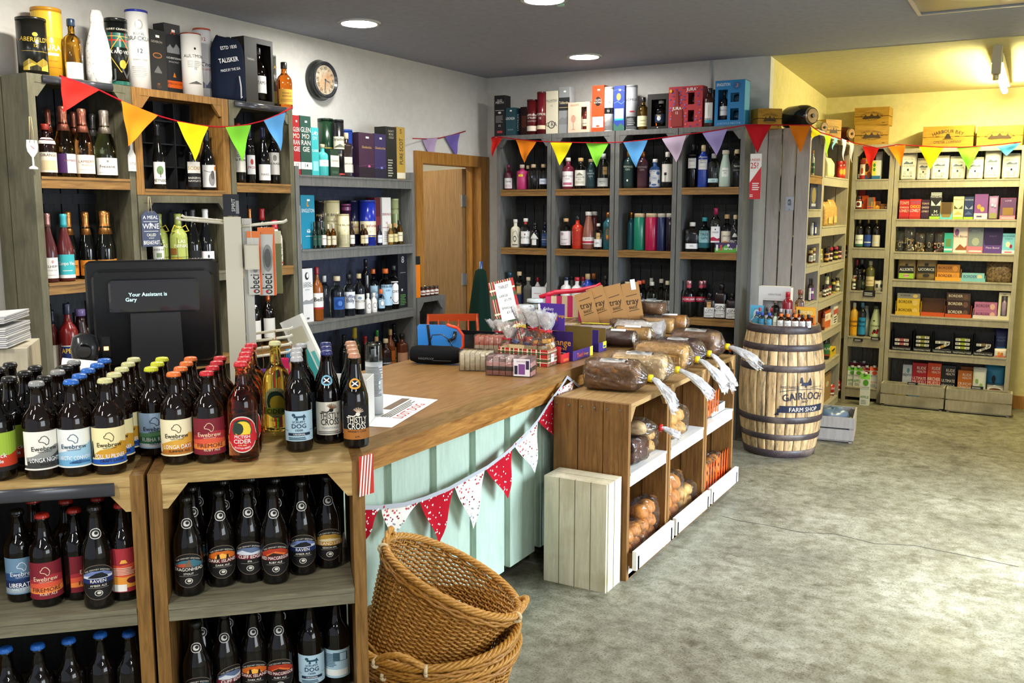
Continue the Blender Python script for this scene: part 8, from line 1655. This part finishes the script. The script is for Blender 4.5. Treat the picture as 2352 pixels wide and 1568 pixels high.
for z0,z1 in ((.862,.915),(.745,.790),(.605,.650),(.250,.295),(.128,.170),(0,.055)):
    mb=MB();mb.lathe([(brad(z0)+.0015,z0),(brad(z0)+.0055,z0+.003),(brad(z1)+.0055,z1-.003),(brad(z1)+.0015,z1)],HM,56,cap0=False,cap1=False);mb.build('hoop',t)
mb=MB();sf=Round(lambda z: brad(z)+.0025,.30,.60,R(40),R(46))
decal(mb,sf,'c,GAIRLOCH,.41,.17,23283c,0,.74,2.2;t,2017,.33,.06,23283c,0,.2;h,23283c,.10,-.86,.10,-.84,.26,.86,.26;h,23283c,.04,-1.0,.04,-.93,.10,-.99,.19,-.86,.19;c,FREE RANGE,.66,.06,23283c,-.52,.28,3;c,FRESH AND LOCAL,.66,.06,23283c,.5,.28,3;l,23283c,.012,-.86,.575,-.5,.625,0,.64,.5,.625,.86,.575;h,23283c,.68,-.02,.68,.0,.72,.03,.72,.04,.68;h,23283c,.72,-.16,.72,-.10,.80,.10,.79,.16,.84,.20,.90,.24,.80,.2,.74,.14,.72;h,23283c,.78,-.20,.78,-.17,.90,-.12,.92,-.08,.78;t,FARM SHOP,.125,.10,e9dcc4,0,.74',.0008);mb.build('farm_shop_mark',t)
S('on the barrel top','miniatures on the barrel','y',BY,1,BH-.021,0,1660,620,3.408,dep=0)
GB='miniatures on the barrel'
for i,(cx,tp,w,c,k,l,dp) in enumerate(((268,318,42,'~bcd4e4','2a4ab0','3a9ac0',-.10),(308,312,46,'~bcd4e4','2a4ab0','2f8ab4',-.14),(366,305,48,'~b8d0e0','2446a8','4aa0c4',-.15),(418,322,36,'!c9d4c0','3a5a3a','dfe4d4',-.155),(453,322,54,'~c97a24','e0701e','ecebe6',-.16),(517,324,56,'~b8661e','e06a1c','ecebe6',-.165),(570,318,54,'~b0601c','e0701e','ece9e2',-.16),(621,322,48,'~a8581a','1a1614','e9e6e4',-.15),(662,320,48,'~b8701e','1a1614','ecebe8',-.13),
        (290,285,34,'~c9d8e4','b8283a','c9dbe4',-.04),(345,268,36,'~c9d8e4','1c2030','e4e6e8',-.02),(380,275,34,'~c9a8b0','b02838','e4e0e2',-.03),(424,258,40,'4a1418','2a2220','c9a0a0',-.04),(450,278,38,'~d8dde0','c8c4bc','e6e6e6',-.05),(492,318,36,'1a1614','121212','b9b0a0',-.09),(556,300,34,'~b8661e','e0701e','e4ddd0',-.05),(594,306,34,'~a8581a','1a1614','e0dbd0',-.06))):
    B('mini',cx,tp,w,['blue-capped gin miniature at the left barrel edge','blue-capped gin miniature second from the edge','blue-capped gin miniature third from the edge','green-labelled miniature','orange-capped amber miniature left of three','orange-capped amber miniature in the middle','orange-capped amber miniature right of three','black-capped amber miniature','black-capped amber miniature at the right','red-capped clear miniature behind','navy-capped clear miniature behind','red-capped pinkish miniature behind','dark red miniature behind','silver-capped clear miniature behind','small black miniature between the orange caps','orange-capped miniature half hidden','black-capped miniature half hidden'][i],c,k,l,'r,-.7,.55,.7,.62,8a8a88;t,GIN,.25,.2,6a6a68',(.10,.55),dep=dp,h=.098 if i<9 else .12,jit=5)
B('tall',505,148,78,'red spirit bottle with red wax cap','!8a1c28','b8202c','d8c8c8','t,GIN,.4,.2,6a2a2a',(.12,.5),dep=-.01,h=.235)
B('gin',600,122,88,'pale pink spirit bottle with a wooden stopper','~e4c8c4','8a4a34','e9dede','t,CATALINA,.5,.2,7a4a4a',(.14,.44),dep=.02,h=.25)
window_box(410,128,250,'white gift box with a big open window','e4e2e0',[(-.72,.08,.75,.62,('gin','~e8dcd8','c9b0a0'))],'t,UPENTIDER,.76,.05,8a8a88;r,-.7,.66,.7,.668,c9c6c2',dp=.07,dep=.11)
X(262,280,100,'light blue snack carton','5ab0d4','e,0,.5,.5,.3,d8ecf4;l,e8f0f4,.04,-.8,.2,.8,.8',dp=.02,dep=-.03);X(650,292,150,'orange and yellow gift carton','e8862a','r,-1,.6,1,1,f0b83a;t,SPICED,.66,.16,f6e6c0;r,.2,.1,.8,.5,2a1a14;h,d8562a,0,-1,.3,1,.2',dp=.02,dep=-.02)

# ------------------------------------------------------------------ floor crates
def slat_crate(x,y,rz,w,dp,h,d,m,n=2,px=0):
    t=thing('slatted_crate',(x,y,0),R(rz),d,'crate','slatted crates on the floor',px);mb=MB();g=.012;sh=(h-g*(n-1)-.02)/n
    for k in range(n):
        z=.02+k*(sh+g);mb.box((0,0,z),(w,.012,z+sh),m);mb.box((0,dp-.012,z),(w,dp,z+sh),m);mb.box((0,.012,z),(.012,dp-.012,z+sh),m);mb.box((w-.012,.012,z),(w,dp-.012,z+sh),m)
    mb.build('slats',t);mb=MB()
    for x0,y0 in ((.012,.012),(w-.034,.012),(.012,dp-.034),(w-.034,dp-.034)): mb.box((x0,y0,.0),(x0+.022,y0+.022,h-.01),m)
    mb.build('corner_posts',t);mb=MB();mb.box((.012,.012,.008),(w-.012,dp-.012,.019),m);mb.build('crate_floor',t);return t
slat_crate(-1.136,8.50,0,.505,.135,.20,'pale slatted crate before the far rack, nearest the corner',BEIGE,px=2090);slat_crate(-.618,8.485,2,.495,.135,.20,'pale slatted crate before the far rack, at the right',BEIGE,px=2240)
slat_crate(-1.425,6.93,7,.33,.43,.19,'grey slatted crate on the floor beside the barrel',PALE,px=1940)
t=thing('fabric_bags',(-1.287,7.163,.021),R(7),'blue grey folded fabric heap lying in the crate by the barrel','cloth');rr=random.Random(6);mb=MB()
mb.rings([[(.13*e*math.cos(a)*(1+rr.uniform(-.08,.08)),.15*e*math.sin(a)*(1+rr.uniform(-.08,.08)),z+rr.uniform(-.014,.014)*(z>.01)) for a in [2*math.pi*i/24 for i in range(24)]] for z,e in ((.0,.9),(.05,1),(.12,.98),(.165,.85),(.185,.5),(.188,.15))],M('5a6f8a','plastic'));mb.build('folded_cloth',t)
for i in range(2): pouch('snack_packet',Vector((-.98+.1*i,8.56,.021)),R(8),.10,.03,.15+.01*i,'7aa0c0' if i else 'd0c070','r,-.7,.3,.7,.6,e6e6e0',['yellow packet in the crate nearest the corner','blue packet in the crate nearest the corner'][i],'packet','packets in the floor crates',2080+i)

# ------------------------------------------------------------------ wicker baskets
def basket_meshes():
    H,r0,r1=.30,.155,.24;W1=tex('8a5a20','c9913f',(20,20,20),.4,'wicker',.3,5,(.3,.7),'a8702a',.5);W2=tex('a06a24','d8a24c',(20,20,20),.36,'wicker',.3,5,(.3,.7),None,.5)
    rad=lambda z: r0+(r1-r0)*(z/H)**.85
    wall_=MB();N=52
    for k in range(N):
        a=2*math.pi*k/N;wall_.tube([(rad(z)*math.cos(a),rad(z)*math.sin(a),z) for z in [H*j/8 for j in range(9)]],.0028,W1,5)
    rows=38
    for j in range(rows):
        z=.012+(H-.03)*j/(rows-1);pts=[]
        for i in range(N*4):
            a=2*math.pi*i/(N*4);s=math.cos(a*N/2+(math.pi if j%2 else 0));pts.append(((rad(z)+.0062*s)*math.cos(a),(rad(z)+.0062*s)*math.sin(a),z+.0015*math.sin(a*N/2)))
        wall_.tube(pts,.0038,W1 if j%3 else W2,5,closed=True)
    base=MB()
    for k in range(9):
        r=.02+.019*k;base.tube([(r*math.cos(a),r*math.sin(a),.006+.004*math.cos(a*8+k*math.pi)) for a in [2*math.pi*i/48 for i in range(48)]],.006,W1,5,closed=True)
    rim=MB()
    for k in range(5):
        rim.tube([((rad(H)+.004+.009*math.cos(a*14+k*math.pi*.4))*math.cos(a),(rad(H)+.004+.009*math.cos(a*14+k*math.pi*.4))*math.sin(a),H+.008*math.sin(a*14+k*math.pi*.4)) for a in [2*math.pi*i/180 for i in range(180)]],.0052,W2,6,closed=True)
    for k in range(2): rim.tube([((rad(H*.93)+.011)*math.cos(a),(rad(H*.93)+.011)*math.sin(a),H*.93-.008*k+.003*math.sin(a*22+k*3)) for a in [2*math.pi*i/120 for i in range(120)]],.006,W1,5,closed=True)
    hs=[]
    for s in (0,math.pi):
        h=MB()
        for k in range(3): h.tube([((rad(H)+.010+.005*math.cos(u*9+k*2.1))*math.cos(s+(u-.5)*.62),(rad(H)+.010+.005*math.cos(u*9+k*2.1))*math.sin(s+(u-.5)*.62),H+.004+.035*math.sin(math.pi*u)+.005*math.sin(u*9+k*2.1)) for u in [i/16 for i in range(17)]],.006,W2,6)
        for e in (-.5,.5): h.tube([((rad(H)+.010+.014*math.cos(q))*math.cos(s+e*.62),(rad(H)+.010+.014*math.cos(q))*math.sin(s+e*.62),H-.004+.014*math.sin(q)) for q in [2*math.pi*i/10 for i in range(11)]],.006,M('d8c49a','matte'),5)
        hs.append(h.mesh('handle'))
    return wall_.mesh('woven_wall'),base.mesh('woven_base'),rim.mesh('rim'),hs
BM=basket_meshes()
def basket(loc,mat,d,hs=(0,1)):
    t=thing('wicker_basket',loc,0,d,'basket','wicker baskets stacked by the counter',loc[2]*100);t.rotation_euler=mat.to_euler()
    link('woven_wall',BM[0],t);link('woven_base',BM[1],t);link('rim',BM[2],t)
    for i in hs: link('handle',BM[3][i],t)
    if loc[2]<.2: t.scale=(1.08,1.08,1)
    return t
BC=Vector((-1.63,2.37,0))
basket(BC+Vector((0,0,.006)),Matrix.Rotation(R(70),3,'Z'),'lowest wicker basket of the stack, standing on the floor')
basket(BC+Vector((.006,.0,.062)),Matrix.Rotation(R(3),3,'X') @ Matrix.Rotation(R(100),3,'Z'),'middle wicker basket of the stack, nested in another',(1,))
def roll_about(axis,deg): return Matrix.Rotation(R(deg),3,axis)
M3=roll_about(FH,27) @ roll_about(RT,-4) @ Matrix.Rotation(R(25),3,'Z')
basket(BC-RT*.085+Vector((0,0,.252)),M3,'topmost wicker basket, tilted to the right on the stack')

# ------------------------------------------------------------------ bunting and signs
def bunting(d,cord,flags,cm,th=.004,tape=0,name='bunting'):
    c0=cord[len(cord) // 2];t=thing(name,c0,0,d,'bunting')
    L=lambda p_: Vector(p_)-Vector(c0)
    mb=MB()
    if tape:
        for a,b in zip(cord,cord[1:]):
            mb.quad([L(a)-Vector((0,0,tape)),L(b)-Vector((0,0,tape)),L(b),L(a)],cm)
        mb.build('tape',t,solid=.0012)
    else: mb.tube([L(p_) for p_ in cord],th,cm,6);mb.build('cord',t)
    for a,b,c,m in flags:
        mb=MB();a,b,c=L(a),L(b),L(c);n=(b-a).cross(c-a).normalized();rr=random.Random(int(a.x*999));ph=rr.uniform(0,6);am=rr.uniform(.004,.010)
        def fn(u,v):
            q=a*(1-u)+b*u;q=q*(1-v)+c*v
            return q+n*(am*math.sin(5*u+ph)*math.sin(math.pi*min(1,v*1.1))+.006*math.sin(v*7+ph))
        g=MB()
        if isinstance(m,tuple):
            g.grid(fn,8,10,m[0]);
            fl=Flat((0,0,0),(1,0,0),(0,0,1),1,1)
            for k in range(m[2]):
                u,v=min(.94,max(.06,(k*.618)%1+rr.uniform(-.14,.14))),min(.88,max(.03,.84*((k*.7549)%1)**1.3+rr.uniform(-.09,.09)));s=rr.uniform(.7,1.3)*m[3];cc=m[1][k%len(m[1])]
                for sg in (1,-1):
                    q=fn(u,v)+n*.0016*sg;e1=(b-a).normalized();e2=n.cross(e1);an=rr.uniform(0,6)
                    g.quad([q+(e1*math.cos(an+w_)*s*(1 if i%2 else .8)+e2*math.sin(an+w_)*s*(1 if i%2 else .6)) for i,w_ in enumerate([2*math.pi*j/7 for j in range(7)])],cc)
        else: g.grid(fn,8,10,m)
        g.build('flag',t)
    return t
CR_=M('a81824','cloth');CF={k: M(v,'cloth') for k,v in dict(r='d42a24',o='ec8420',y='ecd81c',g='7cc83a',b='5a9ad0',v='7466b0',l='b8a0cc',dr='b01c24').items()}
XP=-3.855
A=lambda x,y,ax='x',v=XP: at(x,y,ax,v)
def fl(P,ax,v,m): return (at(P[0],P[1],ax,v),at(P[2],P[3],ax,v),at(P[4],P[5],ax,v),m)
bunting('rainbow bunting on a red cord across the left racks',[A(*q) for q in ((137,174),(160,182),(200,196),(230,208),(275,230),(330,254),(370,268),(410,279),(450,287),(490,291),(530,291),(570,286),(605,277),(640,263),(672,246))],
        [fl((138,176,228,206,143,258),'x',XP,CF['r']),fl((277,231,361,265,294,336),'x',XP,CF['o']),fl((405,279,477,291,447,370),'x',XP,CF['y']),fl((516,292,575,287,556,372),'x',XP,CF['g']),fl((604,277,654,258,644,347),'x',XP,CF['b'])],CR_)
XW=-4.185
bunting('short bunting of two violet flags over the doorway',[at(x,y,'x',XW+(.14 if x<960 else 0)) for x,y in ((948,318),(980,319),(1010,317),(1040,310),(1069,301))],[fl((968,319,1003,317,993,372),'x',XW,M('b9a2c4','cloth')),fl((1021,314,1055,306,1047,362),'x',XW,CF['v'])],CR_)
YP=6.60;XQ=-1.455;YQ=8.60
E_=lambda x,y: at(x,y,'x',XQ)
Fq=lambda x,y: at(x,y,'y',YQ)
cord=[at(x,y,'y',YP) for x,y in ((1130,316),(1140,313),(1180,319),(1230,324),(1300,327),(1380,328),(1440,326),(1500,319),(1560,311),(1620,303),(1680,293),(1712,287),(1735,286),(1780,287),(1830,287))]+[at(1862,288,'y',6.80)]+[E_(x,y) for x,y in ((1884,304),(1908,311),(1925,317))]+[Fq(x,y) for x,y in ((1957,327),(1985,333),(2015,340),(2040,336),(2060,332),(2110,335),(2160,338),(2210,338),(2260,335),(2300,331),(2345,326))]
bunting('long rainbow bunting along the back racks and into the alcove',cord,
        [fl((1128,316,1154,315,1130,362),'y',YP,CF['r']),fl((1184,320,1232,325,1204,374),'y',YP,CF['o']),fl((1265,327,1315,328,1286,380),'y',YP,CF['y']),fl((1345,328,1398,328,1370,384),'y',YP,CF['g']),fl((1432,327,1488,322,1461,385),'y',YP,CF['b']),fl((1520,318,1577,310,1554,373),'y',YP,M('c9b4cc','cloth')),fl((1613,305,1671,296,1646,357),'y',YP,M('9a8ec4','cloth')),fl((1710,287,1772,286,1739,352),'y',YP,CF['dr']),fl((1812,288,1862,288,1838,352),'y',6.84,CF['o'])]+
        [(E_(1864,292),E_(1888,306),E_(1866,318),CF['y']),(E_(1894,311),E_(1909,312),E_(1901,362),M('a8e02a','cloth')),(E_(1916,314),E_(1926,316),E_(1912,345),M('7ab8cc','cloth')),(E_(1934,318),E_(1945,322),E_(1938,370),M('e0d0d4','cloth')),(E_(1950,325),E_(1962,330),E_(1957,375),M('b9b4c4','cloth'))]+
        [fl((1981,335,2019,340,1998,387),'y',YQ,CF['r']),fl((2040,337,2080,333,2069,382),'y',YQ,CF['o']),fl((2111,337,2167,339,2136,389),'y',YQ,CF['y']),fl((2197,338,2253,337,2224,390),'y',YQ,CF['g']),fl((2288,336,2345,328,2312,358),'y',YQ,M('4a9ac4','cloth'))],CR_)
XC=-1.943
RED=(M('b01828','cloth'),[M('f0ece6','cloth')],34,.0045);WHT=(M('ece6da','cloth'),[M('a82030','cloth'),M('9aa4ac','cloth'),M('7a1c28','cloth'),M('c04a50','cloth')],44,.0050)
gc=[(828,1160),(870,1160),(930,1153),(975,1140),(1030,1118),(1080,1090),(1120,1068),(1160,1038),(1200,1004),(1235,962),(1262,920),(1285,890),(1303,862)]
cc=[at(x,y,'x',XC) for x,y in gc]+[at(1345,895,'x',-1.96)+Vector((0,.0,0))]
bunting('christmas print bunting of red and cream flags along the counter front',cc,
        [fl(P,'x',XC-.003,m) for P,m in (((828,1163,872,1163,832,1250),RED),((874,1162,962,1150,893,1236),WHT),((962,1150,1042,1118,1008,1250),RED),((1043,1118,1112,1078,1088,1214),WHT),((1113,1075,1176,1022,1167,1146),RED),((1178,1020,1234,966,1229,1086),WHT),((1233,964,1278,900,1286,1017),RED),((1280,895,1318,872,1300,968),WHT))],M('aeb2b6','cloth'),tape=.016)
# red age poster on the rack post, door latch plate, hanging signs
def sign(name,label,cat,q0,rz,w,h,spec,bgc,th=.003,loop=None,kind='card',outline=None):
    t=thing(name,q0,rz,label,cat);mb=MB()
    if outline: mb.prism([(u*w/2,v*h) for u,v in outline],M(bgc,kind),th,'y',0)
    else: mb.box((-w/2,0,0),(w/2,th,h),M(bgc,kind))
    decal(mb,Flat((0,-.0004,0),(1,0,0),(0,0,1),w,h),spec,.0003,kind);mb.build('board',t)
    if loop: MB().tube([(-.01,0,h-.012),(-.004,.002,h+loop),(.004,.002,h+loop),(.01,0,h-.012)],.0018,M('c9b48a','matte'),5).build('hanging_cord',t)
    return t
q=at(1733,457,'y',6.635);q2=at(1733,353,'y',6.635)
sign('age_poster','red and white age check poster on the rack post','poster',(q.x,6.635,q.z),R(6),26/F*dist(q)*.98,q2.z-q.z,'h,eeecea,.40,-1,.40,1,.96;h,c8202c,0,-1,.36,1,.72;r,-1,.9,1,.9,c8202c;t,UNDER,.84,.10,c8202c,-.1,.85;t,25?,.68,.13,c8202c,-.2,.7;'+lines(-.5,.8,.2,.38,4,'f0e4e2')+lines(-.9,-.2,.05,.12,2,'f0e4e2'),'eeecea',.002)
q=at(1812,484,'y',6.925);t=sign('latch_plate','small grey metal hook plate on the pale rack end','hook',(q.x,6.9315,q.z),0,.06,.10,'e,0,.1,.1,.05,5a5c60','8a8f98',.003,kind='metal');MB().tube([(0,0,.08),(0,-.03,.075),(0,-.03,.05),(0,-.02,.045)],.005,M('8a8f98','metal'),8).build('hook',t)
q=at(349,566,'x',-3.87);q2=at(349,484,'x',-3.87)
sign('hanging_sign','navy tag sign with white wine motto hanging on the rack','sign',(-3.87,q.y,q.z),R(82),36/F*dist(q)*1.25,q2.z-q.z,'t,A MEAL,.77,.10,e6e6e2;l,e6e6e2,.01,-.8,.70,.8,.70;t,W NE,.50,.15,e6e6e2;l,e6e6e2,.03,-.15,.50,-.05,.58,-.05,.64;e,-.05,.62,.10,.05,e6e6e2;l,e6e6e2,.012,-.8,.43,.8,.43;t,CALLED,.29,.08,e6e6e2,0,.5;t,WITHOUT,.22,.035,e6e6e2,0,.3;t,BREAKFAST,.06,.12,e6e6e2,0,.9','39415c',.006,.07,outline=[(-1,0),(1,0),(1,.86),(.45,1),(-.45,1),(-1,.86)])
sign('hanging_tag','white wooden wine glass tag on the far-left rack post','tag',(-3.885,at(78,388,'x',-3.885).y,at(78,388,'x',-3.885).z),R(88),.055,.125,'l,c06a6a,.03,-.3,.8,.3,.7','eceae6',.005,.10,outline=[(-.7,0),(.7,0),(.7,.05),(.12,.12),(.12,.4),(.8,.6),(.95,.78),(.85,1),(-.85,1),(-.95,.78),(-.8,.6),(-.12,.4),(-.12,.12),(-.7,.05)])
sign('hanging_tag','grey wooden bottle tag on the crate post','tag',(-3.885,at(305,393,'x',-3.885).y,at(305,393,'x',-3.885).z),R(88),.042,.15,'r,-.7,.1,.7,.4,d8d6d0;t,VIN,.2,.1,6a6a68','c2c0bc',.005,.04,outline=[(-1,0),(1,0),(1,.5),(.3,.7),(.3,1),(-.3,1),(-.3,.7),(-1,.5)])
for i,(px,py,w_,h_,x) in enumerate(((1996,681,26,14,''),(1971,784,20,7,''),(2011,781,20,7,''),(2096,881,22,6,'crate'),(2244,891,26,7,'crate'))):
    q=at(px,py,'y',8.612 if not x else 8.485);s_=dist(q)/F;sign('price_tag',['black price tag under the vinegar bottles','black price tag under the yellow cordial','black price tag under the milk-shaped bottle','black price tag on the crate nearest the corner','black price tag on the right floor crate'][i],'price tag',(q.x,q.y,q.z-(.0 if not x else .01)),0,w_*s_,h_*s_,lines(-.8,.8,.2,.8,2,'c9c9c4'),'15151a',.003)
q=beer(.475,-.004,1.0);sign('price_ticket','red striped paper ticket folded over the front rack corner','ticket',(q.x,q.y,1.005),BRZ+R(35),.045,.10,''.join('l,f0ece6,.05,%.2f,0,%.2f,1;'%(u,u+.5) for u in (-1,-.6,-.2,.2)),'d03a2c',.001)

# ------------------------------------------------------------------ settle the goods: no two things share the same room
def settle():
    roots={};
    bpy.context.view_layer.update()
    SKIP=('rack','counter','bunting','tray','pack','snack_bar','clock','ceiling','fluor','crate','unit','sign','tag','basket','newspaper','till','barrel','poster','parasol','chair','stand','hook','felt','bagged','flagon','blister','plate','cellophane','display','tartan','ticket')
    it=[]
    for o,px in THINGS:
        if any(s in o.name for s in SKIP): continue
        ch=[c for c in o.children if c.type=='MESH']
        if not ch: continue
        P=[c.matrix_local @ Vector(b) for c in ch for b in c.bound_box]
        hx=max(abs(p.x) for p in P);hy=max(abs(p.y) for p in P);h=max(p.z for p in P)
        rnd=any(s in o.name for s in ('bottle','tube','jar','can','tin','tub','cover'))
        a=o.rotation_euler.z
        r=min(hx,hy) if rnd else 0
        ex=r if rnd else abs(hx*math.cos(a))+abs(hy*math.sin(a));ey=r if rnd else abs(hx*math.sin(a))+abs(hy*math.cos(a))
        it.append([o,rnd,r,ex+.0012,ey+.0012,h,Vector(o.location)])
    def lim(e):
        o,z=e[0],e[0].location.z
        for (ax,f,back,l0,l1,shelves,H) in RACKS:
            lat,dep=(o.location.y,-o.location.x) if ax=='x' else (o.location.x,o.location.y)
            if not (l0-.12<lat<l1+.12 and f-.02<dep<back+.5): continue
            zs=[s for s in shelves if abs(z-s-.001)<.012]
            el,ed=(e[4],e[3]) if ax=='x' else (e[3],e[4])
            if zs:
                up=[s for s in shelves if s>zs[0]+.03]+[H]
                mx=min(up)-(.022 if len(up)>1 else .024)-z
                if e[5]>mx>.03: o.scale.z=mx/e[5]
                lat=min(max(lat,l0+el),l1-el);dep=min(max(dep,f+min(ed+.021,.10)),back-ed)
            elif abs(z-H-.001)<.012: dep=min(max(dep,f+.01+ed),back+.01-ed)
            else: continue
            if ax=='x': o.location.y=lat;o.location.x=-dep
            else: o.location.x=lat;o.location.y=dep
            return True
        return abs(z-BH+.02)<.01
    it=[e for e in it if lim(e)]
    for k in range(60):
        mv=0
        for i,a in enumerate(it):
            for b in it[i+1:]:
                if abs(a[0].location.z-b[0].location.z)>.03 and not (a[0].location.z<b[0].location.z+b[5] and b[0].location.z<a[0].location.z+a[5]): continue
                dx=b[0].location.x-a[0].location.x;dy=b[0].location.y-a[0].location.y
                if abs(dx)>.4 or abs(dy)>.4: continue
                if a[1] and b[1]:
                    d=math.hypot(dx,dy);g=a[2]+b[2]+.002-d
                    if g<=0: continue
                    if d<1e-5: dx,dy,d=1e-3,0,1e-3
                    v=Vector((dx/d,dy/d,0))*(g/2)
                else:
                    ox=a[3]+b[3]-abs(dx);oy=a[4]+b[4]-abs(dy)
                    if ox<=0 or oy<=0: continue
                    v=Vector((math.copysign(ox/2,dx),0,0)) if ox<oy else Vector((0,math.copysign(oy/2,dy),0))
                a[0].location-=v;b[0].location+=v;mv+=1
        for e in it: lim(e)
        if not mv: break
settle()

# ------------------------------------------------------------------ every label single
from collections import defaultdict
byl=defaultdict(list)
for o,px in THINGS: byl[' '.join(o['label'].split())].append((px,o))
ORD=['leftmost','second from left','third from left','fourth from left','fifth from left','sixth from left','seventh from left','eighth from left','ninth from left','tenth from left']
for lb,l in byl.items():
    if len(l)>1:
        l.sort(key=lambda a: a[0])
        for i,(px,o) in enumerate(l): o['label']=('rightmost ' if i==len(l)-1 else ORD[min(i,9)]+' ')+lb
    for px,o in l:
        if len(o['label'].split())>16: print('LONG',o['label'])
bpy.context.view_layer.update()
